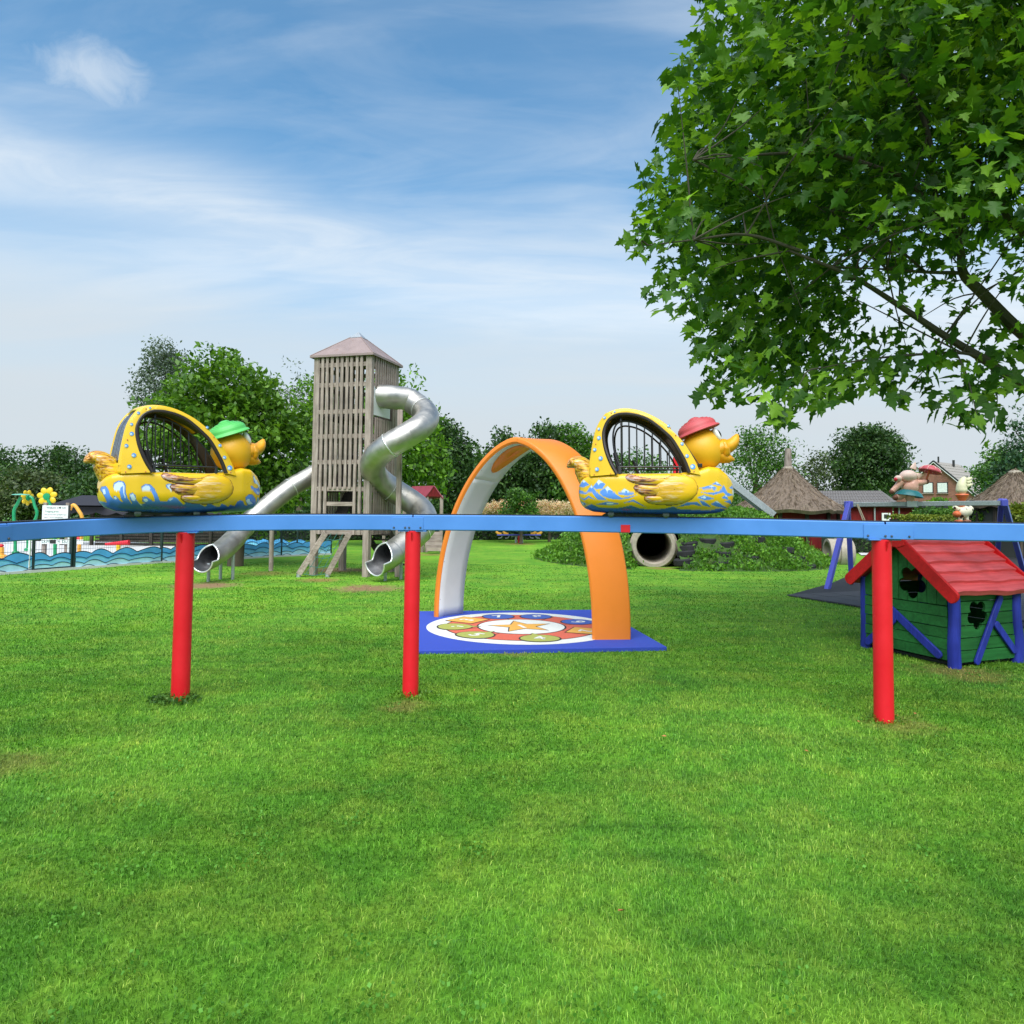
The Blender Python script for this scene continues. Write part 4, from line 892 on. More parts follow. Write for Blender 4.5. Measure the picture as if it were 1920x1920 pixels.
# ================================================================== slide tower
th = math.radians(15.6); e1 = Vector((math.cos(th), -math.sin(th), 0)); e2 = Vector((math.sin(th), math.cos(th), 0)); TW = 1.32
TA = Vector((-3.24, 16.2, 0)); TO = TA - e1 * TW
tw = thing('slide_tower', 'tall weathered timber slat tower with pyramid roof and climbing net', 'play tower', TO, -th)
def TPt(u_, v_, z_): return (u_, v_, z_)
TOPZ = 5.02
for u_ in (0, TW):
    for v_ in (0, TW):
        MB().box((u_, v_, TOPZ / 2 - .02), (.145, .145, TOPZ + .04)).build('corner_post', M['grey_wood'], tw, bevel=.008)
RAILZ = (4.80, 4.34, 3.72, 3.16, 2.57, 1.96, .98)
def slat(u_, v_, z0, z1, along, wd=.068):
    sz = (wd, .03, z1 - z0) if along == 'u' else (.03, wd, z1 - z0)
    j = random.uniform(-.006, .006)
    o = MB().box((0, 0, 0), sz).build('slat', M['grey_wood'], tw, bevel=.004); o.location = (u_ + (j if along == 'u' else 0), v_ + (j if along == 'v' else 0), (z0 + z1) / 2); o.rotation_euler = (0, random.uniform(-.004, .004), 0)
NS = 9
us = [.072 + (TW - .145) * (k + .75) / (NS + .5) for k in range(NS)]
for k, q in enumerate(us):
    hatch = 1 < k < 7
    slat(q, -.082, 1.96 if hatch else .93, TOPZ - random.uniform(0, .02), 'u')
    slat(q, TW + .082, .93, TOPZ, 'u'); slat(-.082, q, .93 if q < .5 else (1.0), TOPZ, 'v')
NR = 10
for k in range(NR):
    q = .072 + (TW - .145) * (k + .6) / (NR + .2)
    if q < .95: slat(TW + .082, q, 4.28, TOPZ, 'v', .058); slat(TW + .082, q, .93, 3.60, 'v', .058)
    else: slat(TW + .082, q, .93, TOPZ, 'v', .058)
for zr in RAILZ:
    for v_ in (-.045, TW + .045): MB().box((TW / 2, v_, zr), (TW - .147, .042, .10)).build('cross_rail', M['grey_wood_x'], tw, bevel=.004)
    for u_ in (-.045, TW + .045):
        if zr in (3.72,) and u_ > 0: continue
        MB().box((u_, TW / 2, zr), (.042, TW - .147, .10)).build('cross_rail', M['grey_wood_x'], tw, bevel=.004)
for zf in (.92, 3.60): MB().box((TW / 2, TW / 2, zf), (TW - .10, TW - .10, .05)).build('floor_deck', M['dark_wood'], tw)
MB().box((TW * .5, -.05, 1.62), (.78, .05, .09)).build('hatch_board', M['grey_wood_x'], tw, bevel=.004)
MB().box((TW + .062, .50, 3.98), (.02, .86, .66)).build('slide_plate', M['plate_white'], tw, bevel=.003)
for z0 in (1.2, 2.1): MB().bar((.25, .4, z0 - .2), (.25, 1.2, z0 + .7), .3, .04).build('inner_stair', M['dark_wood'], tw)
ov = .07; ap = (TW / 2, TW / 2, 5.68)
rf = MB(); cn = [(-ov - .07, -ov - .07, TOPZ), (TW + ov + .07, -ov - .07, TOPZ), (TW + ov + .07, TW + ov + .07, TOPZ), (-ov - .07, TW + ov + .07, TOPZ)]
rf.add(cn + [ap], [(0, 1, 4), (1, 2, 4), (2, 3, 4), (3, 0, 4), (3, 2, 1, 0)]); rr_ = rf.build('roof', M['roof_pink'], tw, sharp=5)
MB().add([(TW / 2 + x, TW / 2 + y, 5.56) for x, y in ((-.16, -.16), (.16, -.16), (.16, .16), (-.16, .16))] + [(TW / 2, TW / 2, 5.73)], [(0, 1, 4), (1, 2, 4), (2, 3, 4), (3, 0, 4), (3, 2, 1, 0)]).build('roof_cap', M['galv'], rr_, sharp=5)
for a, b in zip(cn, cn[1:] + cn[:1]): MB().bar((a[0], a[1], a[2] - .015), (b[0], b[1], b[2] - .015), .012, .05).build('eave_trim', M['roof_pink'], rr_)
for c_ in cn: MB().tube([(c_[0], c_[1], c_[2] + .006), (ap[0], ap[1], ap[2] + .004)], .012, 6).build('hip_ridge', M['roof_pink'], rr_)
# slanting beams and net
nb = []
for px0, px1 in ((610, 560), (655, 614)):
    a = Vector((*[(WM[tw.name].inverted() @ at(px0, 1000, 16.15))[i] for i in range(3)],)); b = WM[tw.name].inverted() @ gp(px1, 1082); b.z = .06; nb.append((a, b))
    MB().bar(a, b, .10, .12).build('climbing_beam', M['grey_wood_x'], tw, bevel=.006)
    MB().lathe([(.05, -.05), (.05, .07)], 12, (b.x, b.y, 0)).build('beam_foot', M['galv'], tw)
(a0, b0), (a1, b1) = nb
net = MB().tube([a0.lerp(b0, .98), (a0.lerp(b0, .985) + a1.lerp(b1, .985)) / 2 + Vector((0, 0, -.04)), a1.lerp(b1, .98)], .007, 6).build('climbing_net', M['rope'], tw)
for k in (.12, .34, .56, .78):
    p, q = a0.lerp(b0, k), a1.lerp(b1, k); MB().tube([p, (p + q) / 2 + Vector((0, -.03, -.05)), q], .006, 6).build('net_rope', M['rope'], net)
for k in (.25, .5, .75):
    MB().tube([a0.lerp(a1, k), b0.lerp(b1, k)], .006, 6).build('net_rope', M['rope'], net)
# open stair on the far side
for k in range(7): MB().box((TW + .02 + .03 * k, .55 + .10 * k, .92 - .12 * k), (.62, .13, .035)).build('stair_tread', M['dark_wood'], tw)
for du in (-.28, .34): MB().bar((TW + du, .45, .98), (TW + du + .2, 1.3, .1), .04, .14).build('stair_string', M['dark_wood'], tw)

def inside(o):
    md = o.modifiers['solidify']; md.offset = -1; md.material_offset = 1; md.use_rim = o.name.startswith('mouth'); return o
def tube_slide(name, label, path, r, nsec, mouth, legs):
    T_ = thing(name, label, 'slide', (path[-1].x, path[-1].y, 0))
    Ls = [0]
    for a, b in zip(path, path[1:]): Ls.append(Ls[-1] + (b - a).length)
    Lt = Ls[-1]
    def pt(s_):
        i = int(np.searchsorted(Ls, s_)); i = min(max(i, 1), len(Ls) - 1); return path[i - 1].lerp(path[i], (s_ - Ls[i - 1]) / (Ls[i] - Ls[i - 1]))
    def ring(s_, rad, cov, n_=28):
        p = pt(s_); d = (pt(min(s_ + .04, Lt)) - pt(max(s_ - .04, 0))).normalized(); sd_ = d.cross(Vector((0, 0, 1))).normalized(); u_ = sd_.cross(d)
        return [p + (u_ * -math.cos(a) + sd_ * math.sin(a)) * rad for a in np.linspace(-cov, cov, n_ + 1)]
    s0 = 0; edges = np.linspace(0, Lt - mouth, nsec + 1)
    for k in range(nsec):
        mb = MB(); a, b = edges[k], edges[k + 1]; ss = np.linspace(a, b, 5)
        rows = [ring(x, r * (1.002 - .003 * j / 4), PI) for j, x in enumerate(ss)]
        mb.grid(rows); se = inside(mb.build('tube_section', [M['tube'], M['tube_in_shade']], T_, True, sharp=60, solid=.006, fix=True))
        if k % 4 == 2:
            MB().grid([ring(b - .012, r * 1.035, PI), ring(b + .012, r * 1.035, PI)]).build('joint_band', M['tube_edge'], se, True, solid=.006)
    mb = MB(); rows = []; covs = []
    for x in np.linspace(0, 1, 30):
        k = np.clip((x - .18) / .5, 0, 1); k = k * k * (3 - 2 * k); cov = PI * (1 - k) + math.radians(84) * k
        if x < .18: cov = PI
        rows.append(ring(Lt - mouth + mouth * x, r * (1 + .05 * x), cov)); covs.append(cov)
    mb.grid(rows); mo = inside(mb.build('mouth', [M['tube'], M['tube_in_shade']], T_, True, sharp=60, solid=.008))
    j0 = 5
    rim = [rows[i][0] for i in range(j0, 30)] + rows[29][1:-1] + [rows[i][-1] for i in range(29, j0 - 1, -1)]
    MB().tube(rim, .016, 8).build('rolled_lip', M['tube_edge'], mo, True)
    for s_, sd2 in legs:
        p = pt(Lt - s_); d = (pt(min(Lt - s_ + .05, Lt)) - pt(Lt - s_ - .05)).normalized(); sd_ = d.cross(Vector((0, 0, 1))).normalized(); q = p + sd_ * r * sd2
        MB().tube([(q.x, q.y, -.03), (q.x, q.y, p.z - r * .75)], .035, 12).build('leg', M['galv'], T_, True)
    return T_
HCn = Vector((-2.54, 16.2, 0)); path = []
path += [TO + e1 * (TW - .1) + e2 * .38 + Vector((0, 0, 4.14)), TO + e1 * (TW + .15) + e2 * .46 + Vector((0, 0, 4.12))]
for ph in np.arange(-82, 388, 8):
    a = math.radians(ph); path.append(HCn + Vector((math.cos(a) * .60, -math.sin(a) * .60, 3.56 - 2.32 * ph / 360)))
d = Vector((-.62, -.78, 0)); p = path[-1].copy()
for k in range(1, 12):
    f = k / 11; path.append(p + d * 1.35 * f + Vector((0, 0, -1.05 * f * (1 - .36 * f))))
path = catmull(path, 3)
SPIRAL = tube_slide('tube_slide', 'steel spiral tube slide winding round a pole beside the timber tower', path, .28, 17, .56, ((.45, .5), (.95, -.5), (.95, .5)))
MB().box((HCn.x, HCn.y, 1.88), (.11, .11, 3.76)).build('centre_pole', M['grey_wood'], SPIRAL, True, bevel=.006)
MB().bar((HCn.x, HCn.y, 3.28), (HCn.x + .42, HCn.y - .05, 3.25), .05, .10).build('bracket', M['plate_white'], SPIRAL, True)
p2 = gp(506, 1073); path = catmull([at(*q) for q in ((618, 872, 17.4), (585, 892, 17.1), (545, 915, 16.8), (500, 950, 16.4), (462, 984, 16.0), (438, 1012, 15.6), (415, 1033, 15.1), (392, 1046, 14.7), (378, 1051, 14.45))], 8)
STR = tube_slide('tube_slide', 'straight steel tube slide running down from the tower under a walnut tree', path, .225, 10, .56, ((.45, .6), (.95, -.6), (.95, .6)))
g = gp(508, 1070); MB().tube([(g.x, g.y, -.03), (g.x, g.y, 1.55)], .055, 12).build('support_pole', M['grey_wood'], STR, True)

# ================================================================== playhouse
hx = (HC - HB); hrz = math.atan2(hx.y, hx.x); HL, HW = hx.length, (HA - HB).length
ph_ = thing('playhouse', 'small green wooden playhouse with blue posts and bright red plank roof', 'playhouse', HB, hrz)
EZ, AZ = .80, 1.28
def flower(c, R_, n_=80):
    o = []
    for t in np.linspace(0, 2 * PI, n_, endpoint=False):
        a = ((t - .3) % (2 * PI / 5)) - PI / 5; dd, pr_ = .60, .40; q = max(pr_ * pr_ - (dd * math.sin(a)) ** 2, 0) ** .5; r = R_ * max(.42, dd * math.cos(a) + q); o.append((c[0] + r * math.cos(t), c[1] + r * math.sin(t)))
    return o
FG, FS = flower((.44, .83), .175), flower((.35, .53), .155)
cutg = MB().prism(FG, lambda a, b: (-.2, a, b), lambda a, b: (.2, a, b)).build('cutter', M['interior'], ph_, sharp=0)
cuts_ = MB().prism(FS, lambda a, b: (a, -.2, b), lambda a, b: (a, .2, b)).build('cutter', M['interior'], ph_, sharp=0)
def wallpiece(name, mb, m, cut=None):
    o = mb.build(name, m, ph_, sharp=30)
    if cut is not None:
        md = o.modifiers.new('b', 'BOOLEAN'); md.object = cut; md.operation = 'DIFFERENCE'; md.solver = 'EXACT'
        bpy.context.view_layer.update(); dg = bpy.context.evaluated_depsgraph_get(); me = bpy.data.meshes.new_from_object(o.evaluated_get(dg)); o.modifiers.clear(); o.data = me; me.set_sharp_from_angle(angle=math.radians(30))
    return o
zs = [.07, .185, .295, .405, .515, .625]
for k in range(5):
    jit = random.uniform(-.004, .004)
    wallpiece('wall_plank', MB().add([(x, y, z_) for x in (-.028 + jit, .0) for (y, z_) in ((.03, zs[k] + .006 + random.uniform(-.006, .006)), (HW - .03, zs[k] + .006 + random.uniform(-.006, .006)), (HW - .03, zs[k + 1] - .004), (.03, zs[k + 1] - .004))], [(0, 1, 2, 3), (7, 6, 5, 4), (0, 4, 5, 1), (1, 5, 6, 2), (2, 6, 7, 3), (3, 7, 4, 0)]), M['h_green'])
    wallpiece('wall_plank', MB().box((HL / 2, HW + .01, (zs[k] + zs[k + 1]) / 2 + .03 * k), (HL - .04, .025, .135)), M['h_green'])
    wallpiece('wall_plank', MB().box((HL + .01, HW / 2, (zs[k] + zs[k + 1]) / 2), (.025, HW - .04, .105)), M['h_green'])
nbd = 9; yb = np.linspace(.03, HW - .03, nbd + 1)
rz_ = lambda y: EZ - .02 + (AZ - EZ) * (1 - abs(y - HW / 2) / (HW / 2))
for k in range(nbd):
    y0, y1 = yb[k] + .004, yb[k + 1] - .004; jx = random.uniform(-.004, .004)
    pts = [(y0, .632), (y1, .632), (y1, rz_(y1)), (y0, rz_(y0))]
    if y0 < HW / 2 < y1: pts.insert(3, (HW / 2, rz_(HW / 2)))
    wallpiece('gable_board', MB().prism(pts, lambda a, b: (-.024 + jx, a, b), lambda a, b: (.0, a, b)), M['h_green'], cutg)
    wallpiece('gable_board', MB().prism(pts, lambda a, b: (HL, a, b), lambda a, b: (HL + .024, a, b)), M['h_green'])
zs2 = [.05, .175, .30, .425, .55, .675, .80]
for k in range(6):
    jit = random.uniform(-.004, .004); wallpiece('wall_plank', MB().box((HL / 2, -.012 + jit, (zs2[k] + zs2[k + 1]) / 2), (HL - .04, .026, zs2[k + 1] - zs2[k] - .010)), M['h_green'], cuts_ if 1 <= k <= 5 else None)
bpy.data.objects.remove(cutg); bpy.data.objects.remove(cuts_)
MB().box((HL / 2, HW / 2, .03), (HL - .1, HW - .1, .03)).build('floor_board', M['interior'], ph_)
for x in (0.02, HL * .98):
    for y in (0.0, HW):
        b_ = random.uniform(-.02, .02); MB().tube(catmull([(x, y - .01, -.03), (x + b_, y - .012, .25), (x - b_ * .6, y - .012, .5), (x, y - .01, .83)], 4), [.064, .06, .058, .056], 14).build('corner_log', M['h_blue'], ph_)
def brace(p, q, wd, plane):
    p, q = Vector(p), Vector(q); d = (q - p).normalized(); n_ = Vector((-d.y, d.x)); out = []
    for t in np.linspace(0, PI, 7): out.append(q + d * math.sin(t) * wd / 2 + n_ * -math.cos(t) * wd / 2)
    for t in np.linspace(0, PI, 7): out.append(p - d * math.sin(t) * wd / 2 + n_ * math.cos(t) * wd / 2)
    pts = [(v.x, v.y) for v in out]
    f = (lambda o: (lambda a, b: (o, a, b))) if plane == 'g' else (lambda o: (lambda a, b: (a, o, b)))
    MB().prism(pts, f(-.058), f(-.031)).build('brace', M['h_blue'], ph_, bevel=.006, sharp=30)
brace((.72, .53), (.12, .12), .085, 'g'); brace((1.0, .10), (.66, .40), .085, 'g'); brace((.66, .69), (.30, .06), .075, 's'); brace((.60, .42), (.86, .14), .075, 's')
# roof planks, both slopes
sl_a = math.atan2(AZ - EZ + .05, HW / 2 + .02)
for side in (0, 1):
    nrow = 6; run = HW / 2 + .13; x0, x1 = -.12, HL + .14
    for k in range(nrow):
        y_lo = -.13 + run * k / nrow - .03; y_hi = -.13 + run * (k + 1) / nrow + .02
        f = lambda y: EZ - .045 + (y + .13) * (AZ + .03 - (EZ - .045)) / run
        mb = MB(); rows = []; ph2 = random.uniform(0, 6)
        for x in np.linspace(x0, x1, 13):
            wv = .008 * math.sin(x * 6 + ph2) + .006 * math.sin(x * 15 + ph2 * 2); yl = y_lo + wv; zl, zh = f(yl) + .062, f(y_hi) + .010
            row = [(x, yl, zl), (x, y_hi, zh), (x, y_hi, zh - .024), (x, yl + .030, zl - .048)]
            if side: row = [(a, HW - b, c) for a, b, c in row]
            rows.append(row)
        mb.grid(rows, True); mb.add(rows[0], [(0, 1, 2, 3)]); mb.add(rows[-1], [(3, 2, 1, 0)])
        mb.build('roof_plank', M['h_shingle'], ph_, sharp=30)
for x in (-.145, HL + .15):
    for sg in (0, 1):
        a, b = (HW / 2 - .0, AZ + .03), (-.14, EZ - .065)
        if sg: a, b = (HW - a[0], a[1]), (HW - b[0], b[1])
        p, q = Vector(a), Vector(b); q = p.lerp(q, .90) if sg else q; d = (q - p).normalized(); n_ = Vector((-d.y, d.x)); wd = .135; pts = [p + n_ * wd / 2, p - n_ * wd / 2] + [q + d * math.sin(t) * wd * .32 - n_ * math.cos(t) * wd / 2 for t in np.linspace(0, PI, 8)]
        MB().prism([(v.x, v.y) for v in pts], lambda a, b: (x - .016 + sg * .003, a, b), lambda a, b: (x + .016 + sg * .003, a, b)).build('bargeboard', M['h_red'], ph_, bevel=.006, sharp=30)
    MB().prism([(HW / 2 - .13, AZ + .07), (HW / 2 + .13, AZ + .07), (HW / 2 + .15, AZ - .05), (HW / 2 + .06, AZ - .08), (HW / 2, AZ - .07), (HW / 2 - .06, AZ - .08), (HW / 2 - .15, AZ - .05)], lambda a, b: (x - .026, a, b), lambda a, b: (x - .019, a, b)).build('ridge_shield', M['h_red'], ph_, bevel=.003, sharp=30)

# ================================================================== swing set with figures
F1, F2 = gp(1550, 1106), gp(1597, 1096); TPz = at(1591, 946, 15.2)
sw = thing('swing_frame', 'blue A frame swing with galvanised top beam standing on black rubber tiles', 'swing', (F1.x, F1.y, 0))
TR = at(1880, 943, 14.6); F3, F4 = gp(1925, 1090), gp(1868, 1078)
for f, t in ((F1, TPz), (F2, TPz), (F3, TR), (F4, TR)):
    dy = .04 if f in (F2, F4) else -.04
    MB().bar((f.x, f.y, -.03), (t.x, t.y + dy, t.z + .05), .095, .095).build('leg', M['swing_blue'], sw, True, bevel=.008)
MB().bar(TPz, TR, .09, .095).build('top_beam', M['galv'], sw, True, bevel=.006)
for t in (TPz, TR): MB().box(t, (.13, .16, .13)).build('bracket', M['swing_blue'], sw, True, bevel=.01)
bm_at = lambda px: TPz.lerp(TR, (px - 1591) / (1880 - 1591))
MB().box(bm_at(1711) + Vector((0, -.055, 0)), (.23, .02, .12)).build('beam_plate', M['white'], sw, True, bevel=.004)
for px0, px1 in ((1605, 1622), (1607, 1626)):
    MB().tube([bm_at(px0) + Vector((0, -.05, 0)), at(px1, 985, 15.0)], .012, 6).build('hanging_rope', M['rope_beige'], sw, True)
q = bm_at(1711)
pig = thing('pig_figure', 'pink pig figure in a teal skirt holding a red umbrella on the swing beam', 'figure', q + Vector((0, 0, .05)))
k_ = 15.0 / 1350
def pg(px, py, dy=0.0): d_ = at(px, py, q.y + dy) - (q + Vector((0, 0, .05))); return d_
bd = MB(); bd.tube(catmull([pg(1706, 944), pg(1706, 930), pg(1706, 915), pg(1708, 905), pg(1704, 898)], 4), [.05, .11, .16, .14, .08], 20); bd.tube(catmull([pg(1690, 903), pg(1682, 912), pg(1673, 921)], 4), [.075, .06, .05], 12); bd.tube(catmull([pg(1718, 905), pg(1728, 905), pg(1736, 903)], 4), [.07, .06, .05], 12)
bd.tube(catmull([pg(1695, 924), pg(1688, 930), pg(1681, 932)], 4), [.09, .08, .06], 12)
bo = bd.build('body', M['pink'], pig, sharp=70)
MB().ball(pg(1703, 893), (.175, .15, .13), 24, 14).build('head', M['pink_pale'], pig); MB().ball(pg(1684, 897, -.02), (.075, .075, .065), 16, 10).build('snout', M['pink_pale'], pig)
MB().ball(pg(1679, 899, -.05), (.03, .05, .04), 12, 8).build('mouth', M['sp_red'], pig)
for a, b in ((1712, 879), (1719, 893)): MB().lathe([(.075, 0), (.055, .06), (0, .16)], 14, pg(a, b), Matrix.Rotation(.35 if b < 885 else 1.3, 3, 'Y'), sy=.45).build('ear', M['pink_pale'], pig)
for a, b, r in ((1672, 922, .05), (1737, 903, .055), (1679, 933, .06), (1707, 943, .06)): MB().ball(pg(a, b), (r, r, r), 12, 8).build('hoof', M['fig_brown'], pig)
MB().lathe([(.27, -.05), (.23, .02), (.16, .07), (.10, .08)], 28, pg(1705, 926), Matrix.Rotation(.16, 3, 'Y')).build('skirt', M['fig_teal'], pig)
um = MB().tube([pg(1735, 906), pg(1743, 880)], .022, 10).build('umbrella_handle', M['fig_orange'], pig)
ur = Matrix.Rotation(.30, 3, 'Y'); rows = []
for r, z_ in ((.22, -.02), (.205, .02), (.17, .055), (.11, .09), (.05, .11), (.01, .12)): rows.append([pg(1744, 883) + ur @ Vector((r * math.cos(t) * (1 - .06 * (math.cos(8 * t) * .5 + .5)), r * math.sin(t), z_)) for t in np.linspace(0, 2 * PI, 32, endpoint=False)])
mb = MB(); mb.grid(rows, True); mb.build('umbrella', M['umbrella'], pig, solid=.01)
for t in np.linspace(0, 2 * PI, 8, endpoint=False): MB().tube([pg(1744, 883) + ur @ Vector((r * math.cos(t), r * math.sin(t), z_ + .006)) for r, z_ in ((.215, -.018), (.17, .058), (.05, .113))], .007, 5).build('umbrella_rib', M['pink_pale'], um)

g = at(1804, 978, 17.5); sg_ = thing('stacked_animal_figure', 'statue of spotted cow carrying an orange pot and a cream hen behind the swing', 'figure', (g.x, g.y, 0))
def ps(px, py, dy=0.0): d_ = at(px, py, 17.5 + dy); return d_ - Vector((g.x, g.y, 0))
MB().tube([(0, 0, -.02), ps(1804, 978)], .05, 12).build('pole', M['galv'], sg_)
cow = MB(); cow.tube(catmull([ps(1796, 958), ps(1804, 960), ps(1814, 957), ps(1822, 952)], 4), [.10, .14, .13, .06], 16); cow.tube(catmull([ps(1800, 962), ps(1801, 970), ps(1800, 977)], 3), [.07, .05, .05], 10); cow.tube(catmull([ps(1811, 962), ps(1812, 970), ps(1813, 976)], 3), [.07, .05, .05], 10); cow.tube(catmull([ps(1796, 955), ps(1792, 952), ps(1788, 950)], 3), [.06, .05, .04], 10)
spots = bpy.data.materials.new('cow_spots'); spots.use_nodes = True; nt = spots.node_tree; tcn = N(nt, 'ShaderNodeTexCoord'); nz = N(nt, 'ShaderNodeTexVoronoi', i_Scale=6.0); nt.links.new(tcn.outputs['Object'], nz.inputs[0]); nt.links.new(RAMP(nt, nz.outputs['Distance'], [(0.30, (0.035, 0.02, 0.015)), (0.36, (0.74, 0.68, 0.52))]), nt.nodes['Principled BSDF'].inputs['Base Color'])
cow.build('cow_body', spots, sg_, sharp=70)
MB().ball(ps(1794, 964, -.1), (.09, .10, .08), 14, 10).build('cow_head', M['fig_orange'], sg_); MB().ball(ps(1797, 977, -.05), (.10, .08, .035), 12, 8).build('hoof', M['fig_orange'], sg_); MB().ball(ps(1813, 977, -.05), (.10, .08, .035), 12, 8).build('hoof', M['fig_brown'], sg_)
MB().lathe([(.06, -.10), (.09, 0), (.15, .10), (.13, .13), (.05, .13)], 18, ps(1804, 936)).build('pot', M['fig_orange'], sg_); MB().tube([ps(1804, 950), ps(1804, 941)], .06, 10).build('neck', M['fig_orange'], sg_)
hn = MB(); hn.tube(catmull([ps(1804, 929), ps(1803, 920), ps(1803, 910), ps(1806, 901), ps(1810, 896)], 4), [.05, .13, .11, .08, .05], 16); hn.build('hen_body', M['fig_cream'], sg_, sharp=70)
for a, b in (((1811, 905), (1822, 902)), ((1811, 911), (1823, 908)), ((1811, 900), (1822, 896))): MB().tube([ps(*a), ps(*b)], [.06, .02], 10).build('hen_wing', M['fig_cream'], sg_)

# ================================================================== tunnel pipes, tyres, metal slide
def pipe(label, c, dirv, r, ri, ln):
    dirv = Vector(dirv).normalized(); t = thing('concrete_tunnel', label, 'tunnel', (c.x, c.y, 0), math.atan2(dirv.y, dirv.x) - PI / 2)
    prof = [(ri, 0), (r * .95, 0), (r, .03), (r, ln), (ri, ln), (ri, .10), (ri - .03, .06), (ri, 0)]
    mb = MB(); R = Matrix.Rotation(-PI / 2, 3, 'X'); mb.lathe([(ri + .02, .0), (r - .03, .0), (r, .03), (r, ln), (ri, ln), (ri, .05), (ri + .02, .0)], 40, (0, 0, c.z), R)
    mb.f = [f for f in mb.f if len(f) == 4]; mb.m = mb.m[:len(mb.f)]; mb.build('pipe', M['concrete'], t)
    mb = MB().lathe([(r + .002, .16), (r + .05, .16), (r + .05, .42), (r + .002, .42)], 40, (0, 0, c.z), R); mb.f = [f for f in mb.f if len(f) == 4]; mb.m = mb.m[:len(mb.f)]; mb.build('collar', M['concrete'], t)
    return t
pp = pipe('round concrete tunnel mouth opening toward the lawn from the weedy mound', PIPE, (.16, 1, 0), .60, .465, 3.2)
c2 = at(1596, 1030, 21.6); c2.z = .32; pipe('concrete tunnel end sticking out of the mound beside the swing', c2, (-1, .10, 0), .42, .34, .7)
TY = [(1293, 1020), (1291, 1029), (1289, 1038), (1283, 1053), (1362, 1021), (1356, 1038), (1353, 1057), (1328, 1014), (1475, 1033), (1496, 1049), (1516, 1063), (1420, 1012), (1408, 1046)]
ty0 = None; TPOS = []
def mound_hit(px, py):
    d_ = ray(px, py)
    for Y in np.arange(17.5, 24, .02):
        p = EYE + d_ * (Y / d_.y)
        if p.z <= float(mound_z(p.x, p.y)): return p
    return gp(px, py)
for px, py in TY:
    p = mound_hit(px, py); TPOS.append((p.x, p.y + .12))
    if ty0 is None:
        ty0 = MB().lathe([(.13, -.085), (.22, -.09), (.25, -.06), (.25, .06), (.22, .09), (.13, .085), (.12, 0), (.13, -.085)], 22, (0, 0, 0)).build('half_buried_tyre', M['rubber']); o = ty0
    else: o = ty0.copy(); COL.objects.link(o)
    o.location = (p.x, p.y + .12, p.z - .02); o.rotation_euler = (random.uniform(-.15, .15), random.uniform(-.12, .12), random.uniform(0, 3)); tag(o, 'black rubber tyre half buried as a step in the weedy mound', 'tyre', 'tyre steps on the mound')
mound_plants(TPOS)
ms = thing('mound_slide', 'plain steel slide with red uprights running down the back of the mound', 'slide', (at(1300, 960, 23).x, 23, 1.4))
a, b = at(1338, 878, 22.6), at(1452, 966, 22.0)
for off in (0, .42): MB().bar(a + Vector((0, off, 0)), b + Vector((0, off, 0)), .03, .20).build('side_rail', M['galv'], ms, True, bevel=.005)
MB().bar(a + Vector((0, .21, -.04)), b + Vector((0, .21, -.04)), .40, .02).build('chute', M['steel'], ms, True)
for px in (1267, 1322): p = at(px, 857, 22.9); MB().bar((p.x, 22.9, 1.2), (p.x, 22.9, p.z), .15, .15).build('upright', M['post_red'], ms, True, bevel=.01)
p, q_ = at(1260, 900, 22.8), at(1340, 900, 22.8); MB().bar((p.x, 22.8, p.z), (q_.x, 22.8, p.z), .6, .06).build('platform', M['grey_wood_x'], ms, True)

# ================================================================== fence, gate and pool things
wave_d = [mat('wave_' + str(i), c, .5, var=.22, scale=3) for i, c in enumerate(((0.09, 0.38, 0.80), (0.20, 0.55, 0.85), (0.42, 0.72, 0.88), (0.70, 0.85, 0.90), (0.012, 0.03, 0.075)))]
def wave_panel(parent, a, b, h, rows_=4, seed=0):
    rr = random.Random(seed); Ln = (b - a).length; d_ = (b - a).normalized(); n_ = Vector((d_.y, -d_.x, 0)); n_ = n_ if n_.y < 0 else -n_; k = max(8, int(Ln * 22)); lines = []
    for i in range(rows_):
        ph = rr.uniform(0, 6); am = h * (.13 if i == 0 else .10); base = h * (.90 - .27 * i); ln = []
        for j in range(k + 1):
            x = Ln * j / k; y_ = base + am * (abs(math.sin(x * 5.4 + ph + .6 * math.sin(x * 1.7))) ** .8 * 1.8 - .9) + .4 * am * math.sin(x * 7.7 + ph); ln.append(max(.02, y_))
        lines.append(ln)
    lines.append([0.0] * (k + 1)); out = None
    P = lambda j, z_, o_: a + d_ * (Ln * j / k) + n_ * o_ + Vector((0, 0, z_))
    for i in range(rows_):
        mb = MB(); mb.grid([[P(j, lines[i][j], .012 + .002 * i) for j in range(k + 1)], [P(j, max(0.0, lines[i + 1][j] - .03), .012 + .002 * i) for j in range(k + 1)]])
        o = mb.build('wave_board' if i == 0 else 'painted_wave', wave_d[min(i, 3)], out or parent, True, sharp=0, solid=.002 if i else .02)
        if i == 0: out = o
        mb = MB(); w_ = .012 if i else .016; mb.grid([[P(j, lines[i][j] + w_ * .4, .024 + .002 * i) for j in range(k + 1)], [P(j, lines[i][j] - w_, .024 + .002 * i) for j in range(k + 1)]]); mb.build('wave_line', wave_d[4], out, True, sharp=0)
    return out
